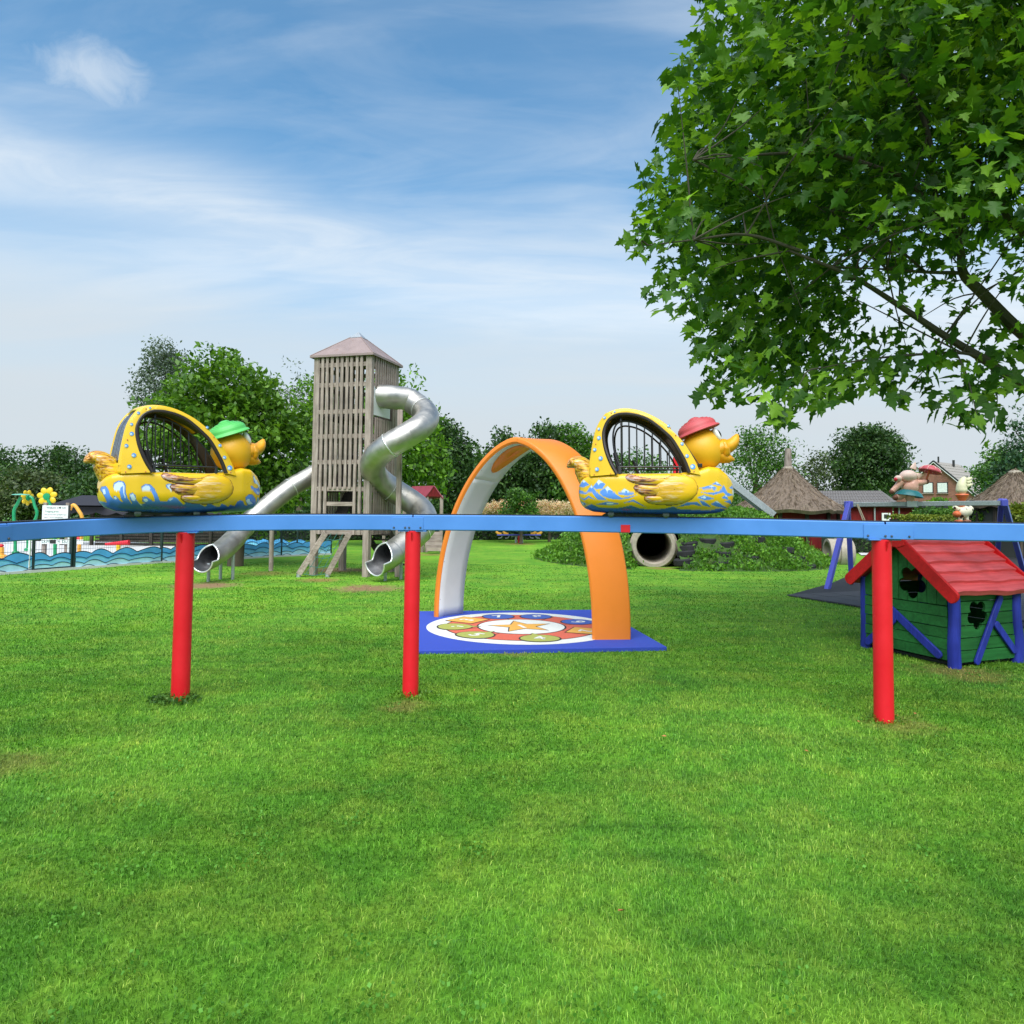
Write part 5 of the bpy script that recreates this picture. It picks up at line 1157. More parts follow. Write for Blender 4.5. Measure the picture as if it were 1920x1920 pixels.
def wire(parent, a, b, z0, z1, dv=.055):
    Ln = (b - a).length; d_ = (b - a).normalized(); mb = MB(); k = int(Ln / dv)
    for i in range(k + 1):
        p = a + d_ * (Ln * i / k); mb.add([p + d_ * -.0025 + Vector((0, 0, z0)), p + d_ * .0025 + Vector((0, 0, z0)), p + d_ * .0025 + Vector((0, 0, z1)), p + d_ * -.0025 + Vector((0, 0, z1))], [(0, 1, 2, 3)])
    for z_ in np.arange(z0 + .03, z1 + .01, .2):
        s_ = Vector((0, 0, .004)); mb.add([a + Vector((0, .004, z_)) - s_, b + Vector((0, .004, z_)) - s_, b + Vector((0, .004, z_)) + s_, a + Vector((0, .004, z_)) + s_], [(0, 1, 2, 3)])
    mb.build('wire_mesh', M['fence_dark'], parent, True, sharp=0, kind='stuff', fix=False)
FX = [gp(-140, 1088), gp(58, 1073.5), gp(138, 1067.5), gp(302, 1056), gp(527, 1044.5), gp(620, 1040)]
FH = 1.12
fn = thing('wire_fence', 'dark wire mesh fence with painted blue wave boards in front of the pool', 'fence', FX[1])
for i, (a, b) in enumerate(zip(FX, FX[1:])):
    if i == 1: continue
    nsp = 2 if (b - a).length > 2.4 else 1
    wire(fn, a, b, .05, FH); wave_panel(fn, a, b, .44, seed=i + 3)
    for j in range(nsp): p = a.lerp(b, j / nsp); MB().box((p.x, p.y, FH / 2), (.06, .06, FH + .06)).build('fence_post', M['fence_dark'], fn, True, bevel=.004)
MB().box((FX[-1].x, FX[-1].y, FH / 2), (.06, .06, FH + .06)).build('fence_post', M['fence_dark'], fn, True)
for a, b in zip(FX, FX[1:]): MB().bar(a + Vector((0, -.02, .02)), b + Vector((0, -.02, .02)), .10, .07).build('concrete_edge', M['paving'], fn, True)
gt = thing('fence_gate', 'wire gate in dark steel frame with painted waves beside the notice board', 'gate', FX[1])
a, b = FX[1].lerp(FX[2], .04), FX[1].lerp(FX[2], .93)
for p in (a, b): MB().box((p.x, p.y, .58), (.05, .05, 1.1)).build('frame_upright', M['fence_dark'], gt, True)
for z_ in (.06, 1.1): MB().bar(a + Vector((0, 0, z_)), b + Vector((0, 0, z_)), .05, .05).build('frame_rail', M['fence_dark'], gt, True)
wire(gt, a, b, .08, 1.08); wave_panel(gt, a.lerp(b, .03), b.lerp(a, .03), .42, seed=21)
MB().box((a.x + .12, a.y - .03, .78), (.09, .06, .14)).build('lock_case', M['black'], gt, True, bevel=.006)
gp1 = FX[2]; MB().box((gp1.x - .12, gp1.y - .02, .6), (.05, .05, 1.2)).build('striker_post', M['white'], gt, True); MB().box((FX[1].x - .02, FX[1].y - .05, .56), (.04, .04, 1.12)).build('hinge_post', M['white'], gt, True)
fb = thing('back_fence', 'low far fence of small painted blue waves before the dark hedge', 'fence', gp(462, 1031))
a, b = gp(455, 1031), gp(612, 1035.5); wave_panel(fb, a, b, .40, seed=40); wire(fb, a, b, .05, 1.1, .08)
for k in (0, .33, .66, 1): p = a.lerp(b, k); MB().box((p.x, p.y, .58), (.06, .06, 1.16)).build('fence_post', M['fence_dark'], fb, True)

# notice board
sb = gp(80, 1062); sY = sb.y + .45
nbd_ = thing('notice_board', 'white notice board with printed text on two wooden posts by the gate', 'sign', (at(104, 1050, sY).x, sY, 0))
for px in (84, 126): p = at(px, 1000, sY + .05); MB().box((p.x, sY + .05, .78), (.09, .07, 1.6)).build('post', M['grey_wood'], nbd_, True, bevel=.005)
def board(x0, y0, x1, y1, name, m, dy=0.0):
    a, b = at(x0, y0, sY - dy), at(x1, y1, sY - dy); MB().box(((a.x + b.x) / 2, sY - dy, (a.z + b.z) / 2), (b.x - a.x, .02, a.z - b.z)).build(name, m, nbd_, True, bevel=.002)
board(80, 947.5, 128, 976, 'board', M['white']); board(128.4, 948, 131, 976, 'board_side', M['black']); board(76, 1011, 156, 1020.5, 'arrow_board', M['white'], .03); board(94, 1012, 104.5, 1019, 'arrow_panel', M['black'], .045)
def text(s_, px, py, size_px, m, dy, align='LEFT'):
    cu = bpy.data.curves.new('lettering', 'FONT'); cu.body = s_; cu.size = size_px * sY / F; cu.align_x = align; cu.align_y = 'CENTER'
    o = bpy.data.objects.new('lettering', cu); COL.objects.link(o); dg = bpy.context.evaluated_depsgraph_get(); me = bpy.data.meshes.new_from_object(o.evaluated_get(dg)); bpy.data.objects.remove(o)
    me.materials.clear(); me.materials.append(m); n_ = bpy.data.objects.new('lettering', me); COL.objects.link(n_); n_.parent = nbd_; p = at(px, py, sY - dy); n_.location = p - nbd_.location; n_.rotation_euler = (PI / 2, 0, 0)
ink = mat('print_dark', (0.04, 0.09, 0.08), .6); ing = mat('print_green', (0.01, 0.16, 0.09), .6)
text('Welkom in', 87, 952, 5.2, ink, .014); text('tuin', 115.5, 952, 5.2, ink, .014); text('Toegang gratis', 84, 959, 4.4, ing, .014); text('Het spel betreden op EIGEN risico', 83.5, 964.8, 2.9, ink, .014); text('Het is 1 t/m de openingstijden', 83, 970, 2.9, ink, .014)
p = at(112.5, 951.8, sY - .014); MB().ball(p, (.022, .003, .028), 12, 8).build('printed_emblem', M['black'], nbd_, True)
text('DUW \u2192', 78, 1015.6, 7.0, ing, .044); text('\u2190 DUW', 107.5, 1015.6, 7.0, ing, .044)

# water play pipes
def spray(label, base, pts, m, r=.045, foot=True):
    g = gp(*base); t = thing('water_spray_pipe', label, 'water toy', g); loc = Vector((g.x, g.y, 0))
    P = [at(px, py, g.y) - loc for px, py in pts]; MB().tube(catmull([(0, 0, 0)] + P, 5), r, 12).build('pipe', m, t)
    if foot: MB().lathe([(r * 2.2, 0), (r * 2.2, .09), (r * 1.6, .12)], 16, (0, 0, 0)).build('foot', m, t)
    return t, loc, g.y
t, loc, Y = spray('green bent spray pipe with a flat disc head over the pool', (29, 1041), [(28, 1000), (26, 960), (33, 944), (39, 932)], M['sp_green']); MB().lathe([(.0, .04), (.20, .02), (.24, 0), (.0, -.01)], 24, at(39, 928, Y) - loc).build('disc_head', M['sp_teal'], t)
def flower_head(t, loc, Y, px, py, R_, tilt):
    c = at(px, py, Y) - loc; Rm = Matrix.Rotation(tilt, 3, 'Z')
    hb = MB().lathe([(0, -.05), (R_ * .36, -.04), (R_ * .40, 0), (R_ * .36, .04), (0, .05)], 20, c, Rm @ Matrix.Rotation(PI / 2, 3, 'X')).build('flower_centre', M['sp_green'], t)
    for k in range(7):
        a = 2 * PI * k / 7 + .3; v = Rm @ Vector((math.cos(a) * R_ * .66, 0.01, math.sin(a) * R_ * .66)); MB().ball(c + v, (R_ * .42, .030, R_ * .33), 14, 8, Rm @ Matrix.Rotation(-a, 3, 'Y')).build('petal', M['sp_yellow'], hb)
t, loc, Y = spray('green spray pipe with a yellow flower turned sideways over the pool', (52, 1034.5), [(54, 1000), (69, 966), (65, 948), (61, 935), (56, 931)], M['sp_green']); flower_head(t, loc, Y, 52, 933, .24, 1.42)
t, loc, Y = spray('green spray pipe with a yellow flower facing out above the notice board', (103, 1050), [(103, 1010), (101, 975), (93, 945), (90, 936)], M['sp_green']); flower_head(t, loc, Y, 88, 931, .25, 0.12)
t, loc, Y = spray('yellow bent water pipe with a red nozzle behind the gate', (148, 1044), [(149, 1020), (153, 1005), (154, 972), (148, 958), (139, 947), (133, 951), (131, 956)], M['sp_orange'], .05); MB().lathe([(.05, -.08), (.07, 0), (.05, .10)], 14, at(145, 1010, Y) - loc, Matrix.Rotation(PI / 2, 3, 'Y')).build('nozzle', M['sp_red'], t)
t, loc, Y = spray('yellow water cannon post with a long red barrel by the wave boards', (222, 1044), [(222, 1030), (222, 1022)], M['sp_yellow'], .06); MB().tube([at(198, 1020.5, Y) - loc, at(242, 1017, Y) - loc], [.04, .075], 14).build('barrel', M['sp_red'], t)
t, loc, Y = spray('short orange water post with a red cap at the pool edge', (3, 1048), [(3, 1035), (3, 1026)], M['sp_orange'], .06); MB().ball(at(1, 1023, Y) - loc, (.09, .07, .05), 14, 8).build('cap', M['sp_red'], t)

# dark slatted pavilion behind the pool
pY = 26.5
pv = thing('pool_shelter', 'long low black slatted shelter with scalloped awning behind the pool', 'shelter', (at(270, 1020, pY).x, pY, 0))
x0, x1 = at(118, 960, pY).x, at(452, 960, pY).x; zt = at(270, 946, pY).z
for z_ in np.arange(.04, zt - .35, .115): MB().box(((x0 + x1) / 2 + .6, pY + .04, z_ + .04), (x1 - x0 - 1.2, .03, .085 if z_ < .75 else .03)).build('slat', M['dark_wood'], pv, True)
for k in np.linspace(0, 1, 7): x = x0 + (x1 - x0) * k; MB().box((x, pY, zt / 2), (.10, .10, zt)).build('post', M['dark_wood'], pv, True)
MB().box(((x0 + x1) / 2, pY + 1.2, .8), (x1 - x0 - 1.4, .05, 1.3)).build('back_wall', M['interior'], pv, True)
mb = MB(); mb.add([(x0 - .1, pY - .25, zt - .12), (x1, pY - .25, zt - .12), (x1, pY + 1.4, zt + .12), (x0 - .1, pY + 1.4, zt + .12)], [(0, 1, 2, 3)]); mb.build('awning', mat('awning', (0.018, 0.018, 0.024), .8), pv, True, solid=.03)
mb = MB(); rows = [[], []]
for k in range(141): x = x0 - .1 + (x1 - x0 + .1) * k / 140; rows[0].append((x, pY - .27, zt - .10)); rows[1].append((x, pY - .28, zt - .30 - .10 * abs(math.sin(k / 140 * PI * 9))))
mb.grid(rows); mb.build('scalloped_valance', mat('valance', (0.026, 0.024, 0.034), .8), pv, True, solid=.01, sharp=0)
mb = MB(); p = at(152, 935, pY); mb.add([(x0 - .2, pY - .6, zt - .05), (x0 + 1.7, pY - .6, zt - .05), (x0 + 1.7, pY + 1.2, zt - .05), (x0 - .2, pY + 1.2, zt - .05), (x0 + .5, pY + .3, zt + .32), (x0 + 1.0, pY + .3, zt + .32)], [(0, 1, 5, 4), (1, 2, 5), (2, 3, 4, 5), (3, 0, 4)]); mb.build('tent_roof', mat('tent', (0.02, 0.02, 0.03), .8), pv, True, sharp=5)
for px in (352, 376): p = at(px, 968, pY - .1); MB().box((p.x, pY - .1, p.z), (.22, .03, .30)).build('window', M['white'], pv, True)

# ================================================================== small play tower, seesaw, other toys
bY = gp(805, 1036).y
st = thing('small_play_tower', 'small wooden play tower with two red gable roofs near the hedge', 'play tower', (at(790, 1036, bY).x, bY, 0))
def gable(x0, x1, ye, ya, Y, dp, name):
    a, b = at(x0, ye, Y), at(x1, ye, Y); top = at((x0 + x1) / 2 - 2, ya, Y); mx = (a.x + b.x) / 2; hw_ = (b.x - a.x) / 2
    for sg in (-1, 1): mb = MB(); mb.add([(mx + hw_ * sg, Y, a.z), (mx, Y, top.z), (mx - .9, Y + dp, top.z), (mx - .9 + hw_ * sg, Y + dp, a.z)], [(0, 1, 2, 3)]); mb.build('roof_panel', mat('play_roof_red', (0.27, 0.04, 0.065), .6, var=.15), st, True, solid=.03, sharp=0)
    MB().add([(mx - hw_ * .8, Y + .03, a.z + .06), (mx + hw_ * .8, Y + .03, a.z + .06), (mx, Y + .03, top.z - .04)], [(0, 1, 2)]).build('gable_panel', M['red_wall'], st, True, solid=.02, sharp=0)
    for sx, dy in ((-.8, .1), (.8, .1), (-.8, dp - .2), (.8, dp - .2)):
        x = mx + hw_ * sx - (.9 if dy > .3 else 0) * 1.0; MB().box((x, Y + dy, a.z / 2 + .05), (.11, .11, a.z + .1)).build('post', M['grey_wood'], st, True, bevel=.005)
gable(797, 831, 934, 911, bY, 1.1, 'a'); gable(757, 779, 932, 912, bY + 1.6, 1.1, 'b')
for k in range(7):
    a, b = at(796 + k * .6, 1000 + k * 5, bY - .3 - .09 * k), at(830 - k * .3, 1000 + k * 5, bY - .3 - .09 * k); MB().bar(a, b, .04, .11).build('ramp_plank', M['grey_wood_x'], st, True)
MB().tube(catmull([at(809, 996, bY - .35), at(810, 1016, bY - .5), at(817, 1026, bY - .7), at(828, 1034, bY - .9)], 4), .016, 6).build('hand_rope', M['rope_beige'], st, True)
a, b = at(765, 1006, bY + .3), at(800, 1006, bY + .3); MB().bar(a, b, .6, .08).build('deck', M['grey_wood_x'], st, True); MB().bar(at(765, 990, bY), at(800, 990, bY), .04, .09).build('guard_rail', M['grey_wood_x'], st, True)
for px in (768, 792): p = at(px, 1000, bY); MB().box((p.x, bY + .1, .6), (.10, .10, 1.2)).build('post', M['grey_wood'], st, True)

gY = gp(973, 1018).y; c = at(973, 1018, gY)
ss_ = thing('seesaw', 'blue four seat seesaw with orange seats on a red post before the hedge', 'seesaw', (c.x, gY, 0))
pz = lambda px, py: at(px, py, gY) - Vector((c.x, gY, 0))
MB().tube([(0, 0, 0), pz(973, 1003)], .055, 12).build('post', M['sp_red'], ss_)
for px in (967.5, 979): MB().tube([Vector((pz(px, 1018).x, 0, 0)), pz(px, 1006)], .05, 10).build('spring', M['galv'], ss_)
MB().bar(pz(932, 1003), pz(1014, 1003), .12, .06).build('beam', M['swing_blue'], ss_, bevel=.01)
for px, sg in ((936, -1), (949, -1), (999, 1), (1010, 1)):
    p = pz(px, 1002); MB().tube(catmull([p + Vector((-.10 * sg, 0, .02)), p + Vector((.05 * sg, 0, .04)), p + Vector((.14 * sg, 0, .13))], 3), [.05, .07, .05], 10).build('seat', M['sp_orange'], ss_)
    MB().tube(catmull([p + Vector((-.14 * sg, 0, .0)), p + Vector((-.10 * sg, 0, -.14)), p + Vector((.04 * sg, 0, -.17))], 3), .018, 6).build('foot_rest', M['galv'], ss_)
gY = gp(1070, 1020).y; c = at(1076, 1018, gY)
cw = thing('cow_rocker', 'black and white rocking cow partly hidden behind the mound', 'rocker', (c.x, gY, 0)); pz2 = lambda px, py, dy=0: at(px, py, gY + dy) - Vector((c.x, gY, 0))
MB().tube(catmull([pz2(1069, 1003), pz2(1079, 1001), pz2(1091, 1003)], 4), [.18, .24, .20], 16).build('body', M['white'], cw, sharp=70); MB().tube(catmull([pz2(1071, 1000), pz2(1066, 1004), pz2(1061, 1005)], 3), [.12, .09, .07], 12).build('head', M['white'], cw, sharp=70)
for px, dy in ((1067, -.15), (1071, .12), (1084, -.15), (1088, .12)): MB().tube([pz2(px, 1004, dy), Vector((pz2(px, 1018).x, dy, 0))], [.085, .06], 10).build('leg', M['black'], cw)
gY = 37.5; c = at(915, 962, gY)
rc = thing('red_climbing_arch', 'small red tubular climbing arch beyond the hedge', 'climbing frame', (c.x, gY, 0))
for dx in (-.25, 0, .25): MB().tube(catmull([Vector((dx - .15, dx, 0)), Vector((dx - .15, dx, 1.3)), Vector((dx, dx, 1.55)), Vector((dx + .2, dx, 1.3)), Vector((dx + .2, dx, 0))], 5), .05, 8).build('hoop', M['sp_red'], rc)
for z_ in (.5, .9, 1.3): MB().tube([(-.40, -.25, z_), (.10, .25, z_)], .035, 8).build('rung', M['sp_red'], rc)

# ================================================================== buildings
def thatch_hut(label, xc, apex_y, eave_y, x0, x1, Y, chimney, wallm):
    a, b = at(x0, eave_y, Y), at(x1, eave_y, Y); r = (b.x - a.x) / 2; cx = (a.x + b.x) / 2; ez = (a.z + b.z) / 2; az = at(xc, apex_y, Y).z
    t = thing('thatched_hut', label, 'hut', (cx, Y, 0)); prof = []; seg = 72; rows = []
    ks = np.linspace(0, 1, 22)
    for k in ks:
        rr = r * (1 - k) ** 1.0 * (1 - .10 * math.sin(PI * k)) + .14 * k; zz = ez + (az - ez) * (k ** .97 - .05 * math.sin(PI * k) + (.10 * max(0, k - .85) / .15 * .0))
        rows.append([(rr * math.cos(q) * (1 + random.gauss(0, .010)), rr * math.sin(q) * (1 + random.gauss(0, .010)), zz + random.gauss(0, .018) + (.03 * math.sin(q * 9) if k == 0 else 0)) for q in np.linspace(0, 2 * PI, seg, endpoint=False)])
    mb = MB(); mb.grid([[(x * .96, y * .96, z_ - .13) for x, y, z_ in rows[0]]] + rows, True); th_ = mb.build('thatch', M['thatch'], t, sharp=0)
    n_ = 2600; q = rng.uniform(0, 2 * PI, n_); k = rng.uniform(0, 1, n_) ** 1.4; rr = r * (1 - k) * (1 - .10 * np.sin(PI * k)) + .14 * k; zz = ez + (az - ez) * (k ** .97 - .05 * np.sin(PI * k)) + .02
    dirs = np.stack([np.cos(q) * r, np.sin(q) * r, np.full(n_, -(az - ez))], 1); dirs /= np.linalg.norm(dirs, axis=1)[:, None]
    V, Fc = scatter(np.stack([rr * np.cos(q), rr * np.sin(q), zz], 1), rng.uniform(.12, .34, n_), [(-.5, .05, 0), (-.5, -.05, 0), (.5, 0, .06)], [(0, 1, 2)], down=0, dirs=dirs * 4, spread=.5); np_mesh('straw', V, Fc, leafmat('straw_' + str(int(x0)), (0.07, 0.048, 0.034), (0.15, 0.11, 0.08), (0.24, 0.19, 0.145), .05, .9, .1), th_, 'stuff')
    MB().lathe([(.50, az - ez - .62 + ez), (.30, az - .28), (.20, az), (.12, az + .04)], 24).build('thatch_collar', M['thatch_pale'], t)
    if chimney: MB().tube([(0, 0, az - .1), (.01, 0, az + chimney)], [.16, .125], 14).build('flue', M['grey_wood'], t)
    MB().lathe([(r * .80, 0), (r * .80, ez + .1)], 40).build('wall', wallm, t)
    for k in range(12): q = 2 * PI * k / 12; MB().box((r * .82 * math.cos(q), r * .82 * math.sin(q), ez / 2), (.12, .12, ez)).build('post', M['dark_wood'], t)
    return t
thatch_hut('round thatched hut with a tall flue behind the weedy mound', 1468, 876, 956, 1374, 1582, 30.0, .78, M['red_wall'])
thatch_hut('round thatched hut on dark posts behind the swing', 1902, 884, 946, 1818, 1990, 26.0, 0, M['interior'])

# low red building
rb = thing('red_barn', 'low dark red timber building with grey tiled roof beside the thatched hut', 'barn', (at(1610, 975, 36).x, 36, 0))
tiles = mat('grey_tiles', (0.17, 0.155, 0.15), .8, var=.25, scale=12, dirt=.3, dirtcol=(0.07, 0.06, 0.05))
def tiled(parent, p0, p1, p2, p3, rows_, cols, m, h=.035):
    """p0-p1 eave, p3-p2 ridge; stepped rows with waved tiles"""
    p0, p1, p2, p3 = map(Vector, (p0, p1, p2, p3)); nrm = (p1 - p0).cross(p3 - p0).normalized(); nrm = nrm if nrm.z > 0 else -nrm
    for i in range(rows_):
        rr = []
        for f, hh in ((i / rows_, h * 1.6), ((i + 1.12) / rows_, .2 * h)):
            a, b = p0.lerp(p3, min(f, 1)), p1.lerp(p2, min(f, 1)); rr.append([a.lerp(b, j / (cols * 4)) + nrm * (hh + h * .55 * math.sin(j * PI / 2)) for j in range(cols * 4 + 1)])
        mb = MB(); mb.grid([[v - nrm * h * 1.5 for v in rr[0]]] + rr); mb.build('tile_course', m, parent, True, sharp=40, fix=False)
Y = 36.0; e0, e1_, r0, r1 = at(1528, 947, Y), at(1678, 947.5, Y), at(1532, 921, Y + 2.6), at(1652, 921, Y + 2.6)
slab = MB().add([e0, e1_, r1, r0], [(0, 1, 2, 3)]).build('roof', tiles, rb, True, solid=.05, sharp=0)
tiled(slab, e0, e1_, r1, r0, 9, 26, tiles)
MB().add([e1_, at(1690, 947.5, Y + 5.2), r1], [(0, 1, 2)]).build('roof_end', tiles, rb, True, solid=.05, sharp=0)
for k in range(12):
    a = e0.lerp(e1_, k / 12); b = e0.lerp(e1_, (k + 1) / 12); MB().box(((a.x + b.x) / 2, Y + .25 + .006 * (k % 2), e0.z / 2 - .05), (b.x - a.x - .012, .05, e0.z + .1)).build('wall_board', M['red_wall'], rb, True)
MB().tube([at(1528, 948.5, Y - .06), at(1680, 949, Y - .06)], .06, 8).build('gutter', M['black'], rb, True)
p = at(1640, 965, Y + .1); MB().tube([(p.x, Y + .1, 0), (p.x, Y + .1, e0.z - .1)], .04, 8).build('downpipe', M['galv'], rb, True)
p = at(1663, 969, Y - .1); wdw = MB().box((p.x, Y - .02, p.z), (.42, .05, .38)).build('window', M['white'], rb, True); MB().box((p.x, Y - .05, p.z + .02), (.24, .02, .20)).build('pane', M['interior'], wdw, True)
Y2 = 38.0; an = thing('red_annex', 'lower dark red annex with flat dark roof between barn and brick house', 'barn', (at(1720, 975, Y2).x, Y2, 0)); a, b = at(1680, 951, Y2), at(1768, 952, Y2)
MB().box(((a.x + b.x) / 2, Y2 + 1.2, a.z + .06), (b.x - a.x + .3, 2.8, .16)).build('roof', M['black'], an, True)
MB().box(((a.x + b.x) / 2, Y2 + .2, a.z / 2), (b.x - a.x, .06, a.z)).build('wall', M['red_wall'], an, True)
p = at(1688, 965, Y2); MB().tube([(p.x, Y2 + .12, 0), (p.x, Y2 + .12, a.z)], .045, 8).build('downpipe', M['galv'], an, True)
p = at(1744, 970, Y2); MB().box((p.x, Y2 + .12, a.z / 2), (.3, .1, a.z)).build('door_frame', M['h_red'], an, True)

# brick house
def brickmat():
    m = bpy.data.materials.new('brick'); m.use_nodes = True; nt = m.node_tree; p = nt.nodes['Principled BSDF']; tc = N(nt, 'ShaderNodeTexCoord'); mp = N(nt, 'ShaderNodeMapping'); nt.links.new(tc.outputs['Object'], mp.inputs[0]); mp.inputs['Rotation'].default_value = (PI / 2, 0, 0)
    b = N(nt, 'ShaderNodeTexBrick', i_Scale=3.6, i_Mortar_Size=.012); b.inputs['Color1'].default_value = (0.29, 0.115, 0.078, 1); b.inputs['Color2'].default_value = (0.21, 0.078, 0.055, 1); b.inputs['Mortar'].default_value = (0.26, 0.19, 0.16, 1); L(nt, mp, b)
    n = N(nt, 'ShaderNodeTexNoise', i_Scale=1.5, i_Detail=5.0); nt.links.new(tc.outputs['Object'], n.inputs[0]); nt.links.new(MIX(nt, 1.0, b.outputs[0], RAMP(nt, n.outputs[0], [(0.3, (0.8,) * 3), (0.7, (1.2,) * 3)]), 'MULTIPLY'), p.inputs['Base Color']); p.inputs['Roughness'].default_value = .9; return m
hp = Vector(at(1752, 867, 78)); g1 = Vector((.66, -.75, 0)).normalized(); g2 = Vector((.75, .66, 0)).normalized(); ga, gl = 4.05, 7.5; hez = 3.0
bh = thing('brick_house', 'brown brick gable house with two shuttered windows beyond the hedges', 'house', (hp.x, hp.y, 0), math.atan2(g1.y, g1.x))
ht = hp.z
mb = MB(); mb.prism([(-ga, 0), (ga, 0), (ga, hez), (0, ht - .08), (-ga, hez)], lambda a, b: (a, 0, b), lambda a, b: (a, gl, b)); mb.build('wall', brickmat(), bh, sharp=5)
rt = mat('roof_tiles', (0.30, 0.27, 0.245), .8, var=.15, scale=10, dirt=.3, dirtcol=(0.12, 0.10, 0.09))
for sg in (-1, 1):
    a, b = (0, -.25, ht + .08), (sg * (ga + .45), -.25, hez - .28); c, d = (sg * (ga + .45), gl + .25, hez - .28), (0, gl + .25, ht + .08)
    rf_ = MB().add([a, b, c, d], [(0, 1, 2, 3)]).build('roof', rt, bh, sharp=0, solid=.10)
    if sg == 1:
        W4 = WM[bh.name]; tiled(rf_, W4 @ Vector(b), W4 @ Vector(c), W4 @ Vector(d), W4 @ Vector(a), 12, 16, rt, .05)
    MB().bar((0, -.28, ht + .0), (sg * (ga + .45), -.28, hez - .36), .05, .20, up=(0, 1, 0)).build('verge_board', M['white'], rf_); MB().bar((0, -.30, ht + .16), (sg * (ga + .45), -.30, hez - .20), .14, .10, up=(0, 1, 0)).build('verge_tiles', M['black'], rf_)
def on_gable(px, py): d_ = ray(px, py); n_ = -g2; tt = (Vector((hp.x, hp.y, 0)) - EYE).dot(n_) / d_.dot(n_); return WM[bh.name].inverted() @ (EYE + d_ * tt)
for xa, xb in ((1730.5, 1750.5), (1757, 1778)):
    a, b = on_gable(xa, 904.5), on_gable(xb, 924.5); wf = MB().box(((a.x + b.x) / 2, -.04, (a.z + b.z) / 2), (b.x - a.x, .08, a.z - b.z)).build('window', M['black'], bh)
    nsl = 12
    for k in range(nsl): hh = (a.z - b.z - .16) / nsl; MB().box(((a.x + b.x) / 2, -.09, b.z + .08 + hh * (k + .5)), (b.x - a.x - .16, .04, hh - .006)).build('shutter_slat', M['white'], wf)
    MB().box(((a.x + b.x) / 2, -.08, b.z - .05), (b.x - a.x + .1, .2, .08)).build('sill', M['grey_wood'], wf)
MB().tube([(.2, .6, ht), (.2, .6, ht + .65)], .09, 10).build('vent_pipe', M['black'], bh); MB().tube([(.5, 4.4, ht - .3), (.5, 4.4, ht + .45)], .13, 10).build('vent_pipe', M['black'], bh)
g = at(1878, 915, 60); gh = thing('grey_roof_house', 'pale grey house roof peeping out left of the second thatched hut', 'house', (at(1846, 925, 90).x, 90, 0)); MB().prism([(-2.2, 0), (2.2, 0), (2.2, 3.2), (0, 4.6), (-2.2, 3.2)], lambda a, b: (a, 0, b), lambda a, b: (a, 5, b)).build('wall', M['white'], gh, sharp=5); MB().prism([(-2.6, 3.0), (0, 4.85), (2.6, 3.0), (2.6, 3.15), (0, 5.0), (-2.6, 3.15)], lambda a, b: (a, -.2, b), lambda a, b: (a, 5.2, b)).build('roof', M['galv'], gh, sharp=5)
gh = thing('orange_roof_house', 'far house with orange tiled roof left of the olive bush', 'house', (at(-8, 930, 75).x, 75, 0)); MB().prism([(-3, 0), (2.6, 0), (2.6, 3.0), (-3, 3.0)], lambda a, b: (a, 0, b), lambda a, b: (a, 6, b)).build('wall', M['white'], gh, sharp=5); MB().prism([(-3.2, 2.9), (2.9, 2.9), (1.6, 4.1), (-3.2, 4.1)], lambda a, b: (a, -.2, b), lambda a, b: (a, 6, b)).build('roof', mat('orange_tile', (0.50, 0.12, 0.05), .8), gh, sharp=5)

# ================================================================== hedges, shrubs, trees
def hedge(name, label, a, b, dp, h, m, n_, size, cat='hedge'):
    a, b = Vector(a), Vector(b); t = thing(name, label, cat, (a.x, a.y, 0)); d_ = (b - a); Ln = d_.length; d_.normalize(); n2 = Vector((-d_.y, d_.x, 0))
    mb = MB().box((d_ * Ln / 2) + n2 * dp / 2 + Vector((0, 0, h / 2 - .05)), (Ln - .1, dp - .16, h - .1), Matrix((d_, n2, Vector((0, 0, 1)))).transposed()); mb.build('dark_core', M['interior'], t)  # solid near-black box fills the hedge behind the leaves
    f = rng.random(n_); uu_ = rng.uniform(0, Ln, n_); tt = rng.random(n_); top = rng.random(n_) < dp / (dp + h)
    vv = np.where(top, rng.uniform(0, dp, n_), np.where(rng.random(n_) < .8, 0, dp) + rng.normal(0, .04, n_)); zz = np.where(top, h + rng.normal(0, .03, n_), rng.uniform(0, h, n_))
    P = np.array(d_)[None] * uu_[:, None] + np.array(n2)[None] * vv[:, None]; P[:, 2] += zz
    V, Fc = scatter(P, size * rng.uniform(.6, 1.3, n_), [(-.5, 0, 0), (0, .3, .1), (.5, 0, 0), (0, -.3, .1)], [(0, 1, 2, 3)]); np_mesh('foliage', V, Fc, m, t, 'stuff'); return t
